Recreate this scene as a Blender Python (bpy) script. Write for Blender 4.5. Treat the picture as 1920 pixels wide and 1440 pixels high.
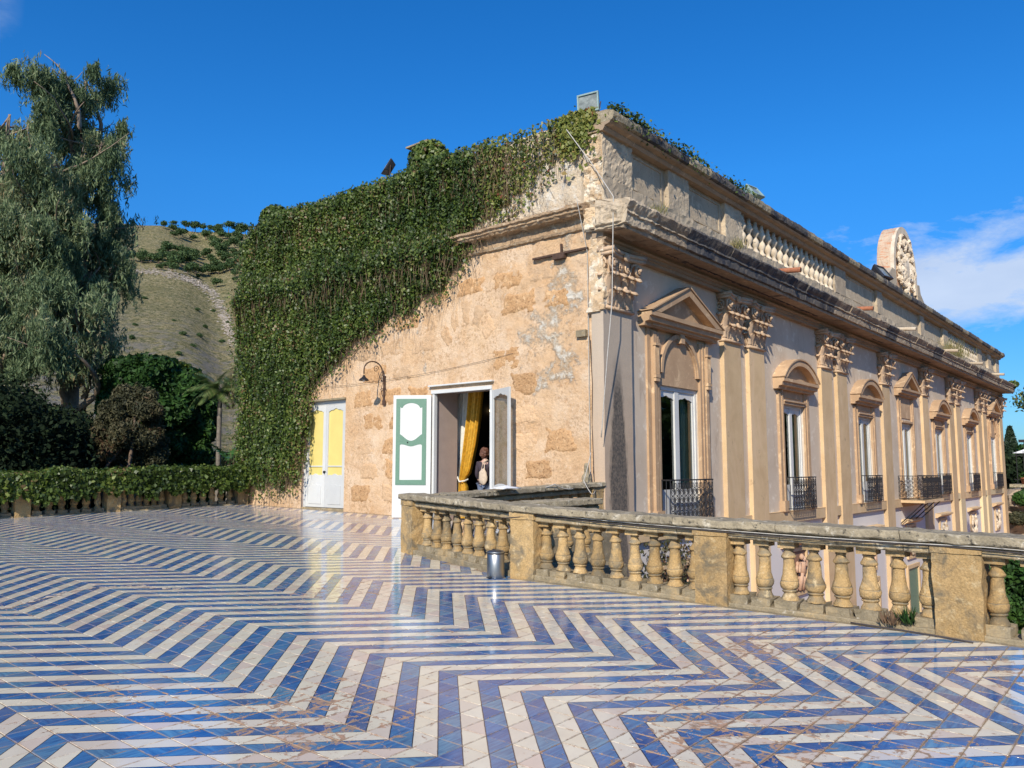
import bpy, bmesh, math, random
import numpy as np
from mathutils import Vector, Matrix, noise
random.seed(7); RNG = np.random.default_rng(11)
for o in list(bpy.data.objects): bpy.data.objects.remove(o)
SC = bpy.context.scene
COL = SC.collection
R = math.radians
# ------------------------------------------------------------------ camera
CAMZ = 1.69
cd = bpy.data.cameras.new('camera'); cam = bpy.data.objects.new('camera', cd); COL.objects.link(cam)
cam.location = (0, 0, CAMZ)
cam.rotation_euler = Vector((-0.63907, 0.76198, 0.10475)).to_track_quat('-Z', 'Y').to_euler()
cd.sensor_width = 36; cd.lens = 36 * 1500 / 1920; cd.clip_end = 6000; cd.clip_start = 0.05
SC.camera = cam
# ------------------------------------------------------------------ sun, sky, exposure
SUN = Vector((0.43, -1.0, 0.68)).normalized()
sl = bpy.data.lights.new('sun', 'SUN'); so = bpy.data.objects.new('sun', sl); COL.objects.link(so)
so.rotation_euler = (-SUN).to_track_quat('-Z', 'Y').to_euler()
sl.energy = 5.0; sl.angle = R(0.5); sl.color = (1.0, 0.91, 0.775)
world = bpy.data.worlds.new('World'); SC.world = world; world.use_nodes = True
SKY_STRENGTH = 0.13
SC.view_settings.view_transform = 'Standard'; SC.view_settings.look = 'None'
SC.view_settings.exposure = 0.08; SC.view_settings.gamma = 1.0
SC.view_settings.use_curve_mapping = False

# ------------------------------------------------------------------ node helper
class N:
    def __init__(s, tree):
        s.t = tree; s.n = tree.nodes; s.l = tree.links
    def node(s, typ, ins=None, **props):
        nd = s.n.new(typ)
        for k, v in props.items(): setattr(nd, k, v)
        if ins:
            for k, v in ins.items():
                if hasattr(v, 'links') or isinstance(v, bpy.types.NodeSocket): s.l.new(v, nd.inputs[k])
                else: nd.inputs[k].default_value = v
        return nd
    def m(s, op, a, b=0.0, c=None, clamp=False):
        nd = s.n.new('ShaderNodeMath'); nd.operation = op; nd.use_clamp = clamp
        for i, v in enumerate((a, b) if c is None else (a, b, c)):
            if isinstance(v, bpy.types.NodeSocket): s.l.new(v, nd.inputs[i])
            else: nd.inputs[i].default_value = v
        return nd.outputs[0]
    def mix(s, f, a, b, blend='MIX'):
        nd = s.n.new('ShaderNodeMix'); nd.data_type = 'RGBA'; nd.blend_type = blend
        for i, v in ((0, f), (6, a), (7, b)):
            if isinstance(v, bpy.types.NodeSocket): s.l.new(v, nd.inputs[i])
            else: nd.inputs[i].default_value = (v if i == 0 else (*v, 1) if len(v) == 3 else v)
        return nd.outputs[2]
    def noise(s, vec, scale, detail=4, rough=0.55, dist=0.0):
        nd = s.n.new('ShaderNodeTexNoise'); nd.inputs['Scale'].default_value = scale
        nd.inputs['Detail'].default_value = detail; nd.inputs['Roughness'].default_value = rough
        nd.inputs['Distortion'].default_value = dist
        if vec is not None: s.l.new(vec, nd.inputs['Vector'])
        return nd.outputs['Fac']
    def ramp(s, v, a, b, lo=0.0, hi=1.0):
        nd = s.n.new('ShaderNodeMapRange'); nd.clamp = True
        s.l.new(v, nd.inputs[0])
        for i, x in ((1, a), (2, b), (3, lo), (4, hi)): nd.inputs[i].default_value = x
        return nd.outputs[0]
    def stretch(s, vec, sc):
        nd = s.n.new('ShaderNodeMapping'); nd.inputs['Scale'].default_value = sc
        s.l.new(vec, nd.inputs['Vector']); return nd.outputs[0]

def newmat(name):
    m = bpy.data.materials.new(name); m.use_nodes = True
    t = N(m.node_tree); b = m.node_tree.nodes['Principled BSDF']
    pos = t.node('ShaderNodeNewGeometry')
    return m, t, b, pos

def stone(name, c1, c2, s1=2.0, c3=None, s3=5.0, th3=(0.55, 0.65), st3=(1, 1, 1), c4=None, s4=14.0, th4=(0.6, 0.68),
          up=None, upth=(0.4, 0.9), rough=0.9, bump=0.4, bs=18.0, bd=0.01, fine=0.25, spec=0.3, ovar=0.12):
    m, t, b, g = newmat(name)
    P = g.outputs['Position']
    f = t.ramp(t.noise(P, s1, 6, 0.6), 0.3, 0.7)
    c = t.mix(f, c1, c2)
    # grain that multiplies
    gr = t.ramp(t.noise(P, 60, 5, 0.7), 0.25, 0.75, 1 - fine, 1 + fine * 0.6)
    c = t.mix(1.0, c, t.node('ShaderNodeCombineColor', {0: gr, 1: gr, 2: gr}).outputs[0], 'MULTIPLY')
    if c3: c = t.mix(t.ramp(t.noise(t.stretch(P, st3), s3, 7, 0.65, 0.6), *th3), c, c3)
    if up:
        sp = t.node('ShaderNodeSeparateXYZ', {0: g.outputs['Normal']}).outputs[2]
        jf = t.m('ADD', sp, t.ramp(t.noise(P, 9, 5), 0.3, 0.7, -0.25, 0.25))
        c = t.mix(t.ramp(jf, *upth), c, up)
    if c4: c = t.mix(t.ramp(t.noise(P, s4, 5, 0.7), *th4), c, c4)
    if ovar:
        oc = t.mix(t.node('ShaderNodeObjectInfo').outputs['Random'], (1-ovar, 1-ovar*1.15, 1-ovar*1.4), (1.08, 1.05, 1.0)); c = t.mix(1.0, c, oc, 'MULTIPLY')
    t.l.new(c, b.inputs['Base Color']); b.inputs['Roughness'].default_value = rough
    b.inputs['Specular IOR Level'].default_value = spec
    if bump:
        bn = t.node('ShaderNodeBump', {'Strength': bump, 'Distance': bd, 'Height': t.noise(P, bs, 8, 0.7)})
        t.l.new(bn.outputs[0], b.inputs['Normal'])
    return m

def simple(name, c, rough=0.5, metal=0.0, var=0.15, vs=20, bump=0.0, spec=0.5, c2=None):
    m, t, b, g = newmat(name)
    f = t.noise(g.outputs['Position'], vs, 5, 0.65)
    c2 = c2 or tuple(x * (1 - var * 2) for x in c)
    t.l.new(t.mix(t.ramp(f, 0.35, 0.7), c, c2), b.inputs['Base Color'])
    b.inputs['Roughness'].default_value = rough; b.inputs['Metallic'].default_value = metal
    b.inputs['Specular IOR Level'].default_value = spec
    if bump:
        bn = t.node('ShaderNodeBump', {'Strength': bump, 'Distance': 0.01, 'Height': f}); t.l.new(bn.outputs[0], b.inputs['Normal'])
    return m

def leafmat(name, cols, rough=0.5, trans=0.25, big=0.0, spec=0.4):
    """cols: list of (pos, colour) along the per-leaf random attribute"""
    m, t, b, g = newmat(name)
    a = t.node('ShaderNodeAttribute', attribute_name='rnd')
    v = a.outputs['Fac']
    if big:
        v = t.m('ADD', v, t.ramp(t.noise(g.outputs['Position'], big, 3), 0.3, 0.7, -0.3, 0.3), clamp=True)
    cr = t.n.new('ShaderNodeValToRGB'); t.l.new(v, cr.inputs[0])
    el = cr.color_ramp.elements
    el[0].position, el[0].color = cols[0][0], (*cols[0][1], 1)
    el[1].position, el[1].color = cols[-1][0], (*cols[-1][1], 1)
    for p, c in cols[1:-1]:
        e = el.new(p); e.color = (*c, 1)
    t.l.new(cr.outputs[0], b.inputs['Base Color']); b.inputs['Roughness'].default_value = rough
    b.inputs['Specular IOR Level'].default_value = spec
    tr = t.node('ShaderNodeBsdfTranslucent', {'Color': cr.outputs[0]})
    mx = t.node('ShaderNodeMixShader', {0: trans, 1: b.outputs[0], 2: tr.outputs[0]})
    t.l.new(mx.outputs[0], m.node_tree.nodes['Material Output'].inputs[0])
    return m

# ------------------------------------------------------------------ sky with clouds (direction space)
def make_world():
    t = N(world.node_tree); n = world.node_tree.nodes
    bg = n['Background']; bg.inputs['Strength'].default_value = SKY_STRENGTH
    sky = t.node('ShaderNodeTexSky', sky_type='NISHITA', sun_disc=False)
    sky.sun_elevation = math.asin(SUN.z); sky.sun_rotation = math.atan2(SUN.x, SUN.y)
    sky.air_density = 1.0; sky.dust_density = 0.15; sky.ozone_density = 4.0
    hs = t.node('ShaderNodeHueSaturation', {'Saturation': 1.3, 'Value': 1.0, 'Color': sky.outputs[0]})
    base = t.mix(1.0, hs.outputs[0], (0.56, 1.0, 1.25), 'MULTIPLY')
    base = t.mix(t.ramp(t.node('ShaderNodeSeparateXYZ', {0: t.node('ShaderNodeTexCoord').outputs['Generated']}).outputs[2], 0.0, 0.34), t.mix(1.0, base, (0.50, 0.50, 0.62), 'MULTIPLY'), base)
    tc = t.node('ShaderNodeTexCoord').outputs['Generated']
    xyz = t.node('ShaderNodeSeparateXYZ', {0: tc})
    x, y, z = xyz.outputs
    st = t.stretch(tc, (1, 1, 2.4))
    cl = t.noise(st, 8.5, 9, 0.62, 0.2)
    cl2 = t.noise(st, 1.7, 4, 0.5)
    az = t.m('ARCTAN2', x, y)
    # a bank of cloud low in the sky north of the villa, and on round behind it
    elm = t.m('MULTIPLY', t.ramp(z, 0.10, 0.19), t.ramp(z, 0.20, 0.30, 1, 0))
    azm = t.m('MULTIPLY', t.ramp(az, -0.42, -0.29), t.ramp(az, 2.0, 2.6, 1, 0))
    reg = t.m('MULTIPLY', elm, azm)
    fac = t.m('ADD', t.m('ADD', t.m('MULTIPLY', cl, 1.15), t.m('MULTIPLY', cl2, 0.25)), t.m('MULTIPLY', reg, 0.57))
    dens = t.ramp(fac, 1.0, 1.27)
    # thin wisps elsewhere
    wn = t.noise(t.stretch(tc, (2.2, 5, 7)), 2.6, 6, 0.6, 0.5)
    wis = t.m('MULTIPLY', t.ramp(wn, 0.50, 0.75), 0.5)
    wr = t.m('MULTIPLY', t.ramp(az, -1.27, -1.31, 0, 1), t.ramp(z, 0.38, 0.42))
    dens = t.m('MAXIMUM', dens, t.m('MULTIPLY', wis, wr))
    dens = t.m('MULTIPLY', dens, t.ramp(z, 0.03, 0.09))
    shade = t.ramp(t.noise(st, 9, 5), 0.35, 0.7, 0.72, 1.0)
    wht = t.mix(shade, (2.3, 3.3, 5.2), (4.9, 5.6, 6.8))
    col = t.mix(t.m('MULTIPLY', dens, 0.85), base, wht)
    t.l.new(col, bg.inputs['Color'])
make_world()

# ------------------------------------------------------------------ mesh helpers
BASE = {}
def W(o): return BASE.get(o.name, Vector((0, 0, 0))) if o is not None else Vector((0, 0, 0))
class MB:
    def __init__(s): s.v = []; s.f = []; s.m = []
    def add(s, vs, fs, mi=0):
        k = len(s.v); s.v += [tuple(p) for p in vs]; s.f += [tuple(i + k for i in f) for f in fs]; s.m += [mi] * len(fs)
    def box(s, x0, x1, y0, y1, z0, z1, mi=0):
        s.add([(x0,y0,z0),(x1,y0,z0),(x1,y1,z0),(x0,y1,z0),(x0,y0,z1),(x1,y0,z1),(x1,y1,z1),(x0,y1,z1)],
              [(0,3,2,1),(4,5,6,7),(0,1,5,4),(1,2,6,5),(2,3,7,6),(3,0,4,7)], mi)
    def ext(s, prof, ax, a, b, n=1, mi=0, cap=True, taper=None):
        """extrude a closed profile; ax 'x': prof=(y,z); 'y': prof=(x,z); 'z': prof=(x,y)"""
        k = len(prof); vs = []
        for i in range(n + 1):
            q = a + (b - a) * i / n
            for p in prof:
                vs.append({'x': (q, p[0], p[1]), 'y': (p[0], q, p[1]), 'z': (p[0], p[1], q)}[ax])
        fs = []
        for i in range(n):
            for j in range(k):
                j2 = (j + 1) % k
                fs.append((i*k+j, i*k+j2, (i+1)*k+j2, (i+1)*k+j))
        if cap: fs.append(tuple(range(k))[::-1]); fs.append(tuple(n*k + j for j in range(k)))
        s.add(vs, fs, mi)
    def lathe(s, prof, cx=0, cy=0, cz=0, seg=12, mi=0, ax='z'):
        vs = []; k = len(prof)
        for r, z in prof:
            for j in range(seg):
                a = 2 * math.pi * j / seg
                c, d = r * math.cos(a), r * math.sin(a)
                vs.append((cx + c, cy + d, cz + z) if ax == 'z' else ((cx + z, cy + c, cz + d) if ax == 'x' else (cx + c, cy + z, cz + d)))
        fs = [(i*seg+j, i*seg+(j+1)%seg, (i+1)*seg+(j+1)%seg, (i+1)*seg+j) for i in range(k-1) for j in range(seg)]
        fs.append(tuple(range(seg))[::-1]); fs.append(tuple((k-1)*seg + j for j in range(seg)))
        s.add(vs, fs, mi)
    def tube(s, pts, r, seg=6, mi=0):
        pts = [Vector(p) for p in pts]; n = len(pts); vs = []
        rs = r if isinstance(r, (list, tuple)) else [r] * n
        for i, p in enumerate(pts):
            d = (pts[min(i+1, n-1)] - pts[max(i-1, 0)]).normalized()
            u = d.cross(Vector((0, 0, 1)) if abs(d.z) < 0.9 else Vector((1, 0, 0))).normalized(); w = d.cross(u)
            for j in range(seg):
                a = 2 * math.pi * j / seg
                vs.append(p + (u * math.cos(a) + w * math.sin(a)) * rs[i])
        fs = [(i*seg+j, i*seg+(j+1)%seg, (i+1)*seg+(j+1)%seg, (i+1)*seg+j) for i in range(n-1) for j in range(seg)]
        fs.append(tuple(range(seg))[::-1]); fs.append(tuple((n-1)*seg + j for j in range(seg)))
        s.add(vs, fs, mi)
    def sphere(s, c, r, seg=8, rings=6, mi=0):
        rr = r if isinstance(r, (tuple, list)) else (r, r, r); vs = []; fs = []
        for i in range(rings + 1):
            th = math.pi * i / rings
            for j in range(seg):
                a = 2 * math.pi * j / seg
                vs.append((c[0]+rr[0]*math.sin(th)*math.cos(a), c[1]+rr[1]*math.sin(th)*math.sin(a), c[2]-rr[2]*math.cos(th)))
        fs = [(i*seg+j, i*seg+(j+1)%seg, (i+1)*seg+(j+1)%seg, (i+1)*seg+j) for i in range(rings) for j in range(seg)]
        s.add(vs, fs, mi)
    def rough(s, amp, freq, seed=0, k0=0, ax=(1, 1, 1)):
        for i in range(k0, len(s.v)):
            p = Vector(s.v[i]); q = p * freq + Vector((seed * 7.3, seed * 3.1, seed))
            d = noise.noise_vector(q) + 0.5 * noise.noise_vector(q * 2.7)
            s.v[i] = (p.x + d.x*amp*ax[0], p.y + d.y*amp*ax[1], p.z + d.z*amp*ax[2])
        return s
    def shift(s, d, k0=0):
        for i in range(k0, len(s.v)): s.v[i] = (s.v[i][0]+d[0], s.v[i][1]+d[1], s.v[i][2]+d[2])
        return s
    def mesh(s, name, mats, smooth=False, off=Vector((0, 0, 0))):
        me = bpy.data.meshes.new(name)
        me.from_pydata([(a-off.x, b-off.y, c-off.z) for a, b, c in s.v], [], s.f)
        for m in (mats if isinstance(mats, (list, tuple)) else [mats]): me.materials.append(m)
        if isinstance(mats, (list, tuple)) and len(mats) > 1: me.polygons.foreach_set('material_index', s.m)
        bm = bmesh.new(); bm.from_mesh(me); bmesh.ops.recalc_face_normals(bm, faces=bm.faces[:]); bm.to_mesh(me); bm.free()
        if smooth: me.polygons.foreach_set('use_smooth', [True] * len(me.polygons))
        me.update(); return me
    def build(s, name, mats, parent=None, smooth=False, bevel=0, **kw):
        me = s.mesh(name, mats, smooth, W(parent)); return link(name, me, parent, bevel=bevel, **kw)
def dens(prof, d):
    out = []
    for a in range(len(prof)):
        p, q = prof[a], prof[(a+1) % len(prof)]; n = max(1, int(math.hypot(q[0]-p[0], q[1]-p[1]) / d))
        out += [(p[0]+(q[0]-p[0])*k/n, p[1]+(q[1]-p[1])*k/n) for k in range(n)]
    return out
def grid_face(fn, nu, nv):
    vs = [fn(i/nu, j/nv) for j in range(nv+1) for i in range(nu+1)]
    return vs, [(j*(nu+1)+i, j*(nu+1)+i+1, (j+1)*(nu+1)+i+1, (j+1)*(nu+1)+i) for j in range(nv) for i in range(nu)]
def link(name, me, parent=None, loc=None, rotz=0, scale=None, bevel=0, rot=None, **kw):
    o = bpy.data.objects.new(name, me); COL.objects.link(o)
    wl = Vector((0, 0, 0))
    if parent is not None: o.parent = parent
    if loc is not None:
        wl = Vector(loc); o.location = wl - W(parent)
    else: wl = W(parent)
    if rotz: o.rotation_euler[2] = rotz
    if rot: o.rotation_euler = rot
    if scale is not None: o.scale = scale if isinstance(scale, (tuple, list)) else (scale,) * 3
    BASE[o.name] = W(parent) if loc is None else wl
    if bevel:
        b = o.modifiers.new('bevel', 'BEVEL'); b.width = bevel; b.segments = 2; b.limit_method = 'ANGLE'
    tag(o, **kw); return o
def tag(o, label=None, cat=None, group=None, kind=None):
    if label: o['label'] = label
    if cat: o['category'] = cat
    if group: o['group'] = group
    if kind: o['kind'] = kind
    return o
def thing(name, loc, label, cat, group=None):
    o = bpy.data.objects.new(name, None); COL.objects.link(o); o.location = loc; o.empty_display_size = 0.2
    BASE[o.name] = Vector(loc); return tag(o, label, cat, group)
def floor_z(x, y): return -0.01436 * x + 0.02164 * y
FW, RT = Vector((-0.6426, 0.7662)), Vector((0.7662, 0.6426))
def ray(u, v):
    x = (u - 960) / 1500; y = -(v - 720) / 1500; p = math.atan(158 / 1500)
    f = math.cos(p) - y * math.sin(p); z = math.sin(p) + y * math.cos(p)
    return Vector((RT.x * x + FW.x * f, RT.y * x + FW.y * f, z))
def at(u, v, d):
    """the point d metres away (on the level) in the direction of a pixel of the photograph"""
    r = ray(u, v); r = r / math.hypot(r.x, r.y); return Vector((0, 0, CAMZ)) + r * d
def sn(p, seed=0, n=6):
    """cheap smooth numpy noise, about -1..1; p is (N,k)"""
    rg = np.random.default_rng(seed); out = np.zeros(len(p))
    for _ in range(n):
        k = rg.normal(size=p.shape[1]); k /= np.linalg.norm(k); k *= rg.uniform(0.5, 1.8)
        out += np.sin(p @ k * 3.0 + rg.uniform(0, 6.28))
    return out / n * 1.6
def quads(name, C, A, B, mat, parent=None, rnd=None, tri=False, **kw):
    """leaf mesh: centres C, half axes A (length) and B (width)"""
    n = len(C); off = np.array(W(parent))
    if tri: V = np.stack([C - A - B * .6, C - A * .2 + B, C + A, C - A * .2 - B * 1.0], 1)
    else: V = np.stack([C - A, C + B, C + A, C - B], 1)
    V = (V - off).reshape(-1, 3)
    me = bpy.data.meshes.new(name); me.vertices.add(4 * n); me.vertices.foreach_set('co', V.astype(np.float32).ravel())
    me.loops.add(4 * n); me.loops.foreach_set('vertex_index', np.arange(4 * n, dtype=np.int32))
    me.polygons.add(n); me.polygons.foreach_set('loop_start', np.arange(0, 4 * n, 4, dtype=np.int32))
    me.polygons.foreach_set('loop_total', np.full(n, 4, dtype=np.int32))
    at_ = me.attributes.new('rnd', 'FLOAT', 'FACE')
    at_.data.foreach_set('value', (RNG.random(n) if rnd is None else np.clip(rnd, 0, 1)).astype(np.float32))
    me.materials.append(mat); me.update(); me.validate()
    return link(name, me, parent, **kw)
def unit(v): return v / np.maximum(np.linalg.norm(v, axis=1, keepdims=True), 1e-9)
def leaf_axes(n, size, aspect, up=(0, 0, 0), upw=0.0, face=None, fw=0.0):
    a = unit(RNG.normal(size=(n, 3)) + np.array(up) * upw)
    nn = RNG.normal(size=(n, 3))
    if face is not None: nn = nn + np.array(face) * fw
    b = unit(np.cross(a, nn))
    s = size * RNG.uniform(0.6, 1.3, (n, 1))
    return a * s, b * s * aspect
# ------------------------------------------------------------------ materials
M = {}
M['bal'] = stone('balustrade_stone', (0.62,0.435,0.215), (0.48,0.33,0.15), 3.0, c3=(0.24,0.20,0.135), s3=3.6, th3=(0.47,0.62),
                 c4=(0.66,0.53,0.32), s4=11, th4=(0.56,0.7), up=(0.24,0.22,0.17), upth=(0.35,0.8), bump=1.0, bs=28, bd=0.02, fine=.4, ovar=.28)
M['coping'] = stone('coping_stone', (0.42,0.36,0.25), (0.25,0.215,0.15), 5.0, c3=(0.56,0.51,0.40), s3=7, th3=(0.55,0.66),
                    c4=(0.055,0.052,0.045), s4=15, th4=(0.56,0.66), bump=0.8, bs=22, bd=0.015, fine=0.35)
M['rail'] = stone('rail_stone', (0.50,0.38,0.21), (0.27,0.23,0.16), 6.0, c3=(0.10,0.09,0.07), s3=7, th3=(0.55,0.66),
                  c4=(0.58,0.52,0.40), s4=18, th4=(0.57,0.66), bump=0.7, bs=24, bd=0.012, fine=0.3)
M['plinth'] = stone('plinth_stone', (0.36,0.30,0.20), (0.23,0.195,0.13), 6.0, c3=(0.52,0.48,0.40), s3=16, th3=(0.6,0.68),
                    c4=(0.42,0.32,0.18), s4=4, th4=(0.52,0.66), bump=0.9, bs=30, bd=0.014, fine=0.35)
M['grout'] = stone('grout', (0.38,0.30,0.21), (0.20,0.16,0.12), 5.0, c3=(0.5,0.45,0.37), s3=20, th3=(0.55,0.65), bump=0.5, bs=60, bd=0.003)
M['ochre'] = stone('ochre_plaster', (0.72,0.465,0.255), (0.62,0.36,0.17), 1.1, c3=(0.75,0.52,0.32), s3=1.3, th3=(0.40,0.75),
                   c4=(0.50,0.29,0.14), s4=5, th4=(0.62,0.74), bump=0.55, bs=16, bd=0.03, fine=0.2)
M['ashlar'] = stone('rough_ashlar', (0.66,0.415,0.22), (0.54,0.32,0.155), 1.3, c3=(0.72,0.49,0.28), s3=7, th3=(0.52,0.66),
                    c4=(0.34,0.19,0.09), s4=17, th4=(0.54,0.62), bump=1.0, bs=13, bd=0.05, fine=0.3)
M['ashlar2'] = stone('pale_ashlar', (0.74,0.53,0.34), (0.63,0.42,0.245), 1.8, c3=(0.50,0.31,0.17), s3=5, th3=(0.56,0.7), bump=1.0, bs=13, bd=0.05, fine=0.3)
M['bare'] = stone('bare_tufa', (0.74,0.60,0.42), (0.62,0.44,0.26), 1.6, c3=(0.80,0.72,0.58), s3=3.5, th3=(0.48,0.6),
                  c4=(0.30,0.22,0.14), s4=8, th4=(0.62,0.7), bump=1.0, bs=9, bd=0.06, fine=0.3)
M['tan'] = stone('tan_plaster', (0.67,0.50,0.30), (0.56,0.40,0.23), 1.6, c3=(0.68,0.51,0.33), s3=1.3, th3=(0.5,0.7), st3=(1,1,0.35),
                 c4=(0.38,0.28,0.18), s4=3.5, th4=(0.62,0.74), bump=0.45, bs=25, bd=0.01, fine=0.12)
M['lilac'] = stone('lilac_plaster', (0.66,0.565,0.455), (0.56,0.46,0.355), 0.9, c3=(0.44,0.35,0.27), s3=1.5, th3=(0.57,0.70), st3=(1,1.5,0.35),
                   c4=(0.74,0.67,0.57), s4=2.6, th4=(0.56,0.68), bump=0.2, bs=25, bd=0.01, fine=0.1)
M['trim'] = stone('ochre_trim', (0.55,0.385,0.24), (0.43,0.29,0.18), 1.6, c3=(0.70,0.52,0.33), s3=3.0, th3=(0.55,0.68),
                  c4=(0.30,0.20,0.13), s4=7, th4=(0.64,0.72), bump=0.35, bs=25, bd=0.01, fine=0.18)
M['capital'] = stone('capital_stone', (0.66,0.50,0.35), (0.50,0.35,0.23), 3, c3=(0.30,0.22,0.16), s3=5, th3=(0.58,0.7), bump=0.5, bs=30, bd=0.01)
M['parapet'] = stone('parapet_stone', (0.57,0.475,0.35), (0.43,0.355,0.265), 1.3, c3=(0.60,0.51,0.38), s3=2.6, th3=(0.52,0.64),
                     c4=(0.17,0.15,0.13), s4=5, th4=(0.62,0.72), bump=0.8, bs=12, bd=0.03, fine=0.28)
M['black'] = stone('weathered_cornice', (0.085,0.085,0.09), (0.16,0.14,0.12), 1.0, c3=(0.34,0.28,0.21), s3=1.3, th3=(0.56,0.66), st3=(1,2.5,0.3),
                   c4=(0.045,0.05,0.065), s4=2.2, th4=(0.5,0.6), bump=0.8, bs=14, bd=0.03, fine=0.3)
M['brownblock'] = stone('brown_cornice', (0.44,0.35,0.25), (0.30,0.245,0.185), 1.5, c3=(0.12,0.11,0.10), s3=1.6, th3=(0.53,0.66), st3=(1,2.5,0.4), c4=(0.50,0.41,0.29), s4=5, th4=(0.58,0.68), bump=1.0, bs=14, bd=0.04, fine=0.3)
M['cornice2'] = stone('worn_string_cornice', (0.60,0.44,0.28), (0.42,0.29,0.18), 2.0, c3=(0.70,0.60,0.44), s3=3.5, th3=(0.54,0.64), c4=(0.22,0.16,0.11), s4=6, th4=(0.56,0.66), bump=1.0, bs=12, bd=0.05, fine=0.3)
M['entab'] = stone('entablature', (0.44,0.32,0.21), (0.34,0.26,0.185), 1.4, c3=(0.26,0.21,0.16), s3=2.0, th3=(0.52,0.66), st3=(1,0.4,2),
                   c4=(0.60,0.45,0.30), s4=4, th4=(0.6,0.7), bump=0.5, bs=20, bd=0.012, fine=0.2)
M['lower'] = stone('pale_lilac_render', (0.78,0.75,0.74), (0.72,0.69,0.68), 0.8, bump=0.15, bs=25, bd=0.01, fine=0.08)
M['yellow'] = stone('pale_yellow_render', (0.70,0.58,0.36), (0.63,0.52,0.33), 0.8, bump=0.2, bs=25, bd=0.01, fine=0.1)
M['brownp'] = simple('brown_panel', (0.30,0.17,0.11), 0.8, var=0.1)
M['white'] = stone('white_paint', (0.64,0.66,0.66), (0.57,0.59,0.59), 2.0, c3=(0.50,0.47,0.42), s3=9, th3=(0.67,0.72), st3=(1,1,0.4),
                   rough=0.45, bump=0.15, bs=30, bd=0.004, fine=0.05, spec=0.5)
M['green'] = simple('green_paint', (0.125,0.245,0.17), 0.45, var=0.08)
M['yellowpane'] = simple('yellow_pane', (0.74,0.60,0.20), 0.35, var=0.05, vs=3)
M['iron'] = simple('wrought_iron', (0.035,0.033,0.035), 0.55, metal=0.3, var=0.3, vs=30)
M['rust'] = simple('rusty_iron', (0.10,0.055,0.035), 0.8, var=0.3, vs=30)
M['steel'] = simple('brushed_steel', (0.40,0.40,0.39), 0.42, metal=1.0, var=0.06, vs=4)
M['darkplastic'] = simple('dark_plastic', (0.03,0.03,0.035), 0.4)
M['lampbody'] = simple('grey_green_metal', (0.30,0.42,0.40), 0.45, var=0.15, vs=8)
M['terracotta'] = simple('terracotta', (0.42,0.16,0.08), 0.85, var=0.2, vs=12)
M['gold'] = simple('gold_damask', (0.72,0.40,0.035), 0.55, var=0.22, vs=14)
M['sheer'] = simple('cream_curtain', (0.72,0.70,0.62), 0.8, var=0.08, vs=8)
M['greencurtain'] = simple('pale_green_curtain', (0.42,0.50,0.43), 0.8, var=0.08, vs=3)
M['jamb'] = simple('grey_brown_jamb', (0.42,0.33,0.28), 0.8, var=0.06, vs=4)
M['inside'] = simple('interior_shade', (0.035,0.028,0.022), 0.9, var=0.2, vs=3)  # near-black colour stands in for the shade of unlit rooms and hollows
M['skin'] = simple('skin', (0.55,0.33,0.24), 0.5, var=0.05)
M['hair'] = simple('auburn_hair', (0.16,0.06,0.03), 0.6, var=0.35, vs=60)
M['top'] = simple('dark_plum_top', (0.045,0.03,0.04), 0.85)
M['jeans'] = simple('blue_denim', (0.16,0.20,0.29), 0.85, var=0.2, vs=40)
M['canvas'] = simple('beige_canvas', (0.60,0.47,0.34), 0.85, var=0.12, vs=20)
M['cable'] = simple('pale_cable', (0.55,0.52,0.46), 0.7)
M['darkcable'] = simple('dark_cable', (0.06,0.05,0.05), 0.7)
M['bark'] = simple('bark', (0.16,0.11,0.075), 0.9, var=0.3, vs=5, bump=0.6)
M['palebark'] = simple('pale_bark', (0.33,0.25,0.18), 0.9, var=0.25, vs=4, bump=0.6)
M['palmbark'] = simple('palm_bark', (0.22,0.19,0.15), 0.9, var=0.25, vs=12, bump=0.8)
M['roof'] = simple('roof_screed', (0.24,0.20,0.16), 0.9, var=0.2, vs=4)
M['cloth'] = simple('white_cloth', (0.8,0.8,0.78), 0.8, var=0.05)
M['path'] = simple('cream_path', (0.62,0.54,0.42), 0.9, var=0.12, vs=2)
M['pink'] = simple('pink_paving', (0.44,0.22,0.16), 0.9, var=0.12, vs=6)
M['rock'] = stone('quarried_rock', (0.50,0.42,0.32), (0.34,0.26,0.19), 1.2, c3=(0.20,0.16,0.12), s3=2.5, th3=(0.55,0.66), bump=1.0, bs=5, bd=0.1)
M['brick'] = stone('brick_and_lime', (0.58,0.48,0.36), (0.50,0.36,0.26), 1.5, c3=(0.48,0.24,0.14), s3=3.0, th3=(0.52,0.6), st3=(1,1,3.5), bump=0.8, bs=10, bd=0.03)
M['relief'] = stone('white_stucco_relief', (0.74,0.66,0.54), (0.56,0.46,0.34), 3, bump=0.4, bs=20, bd=0.01)
M['pinkrelief'] = stone('pink_stucco_relief', (0.66,0.46,0.33), (0.50,0.31,0.21), 3, bump=0.4, bs=20, bd=0.01)

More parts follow.
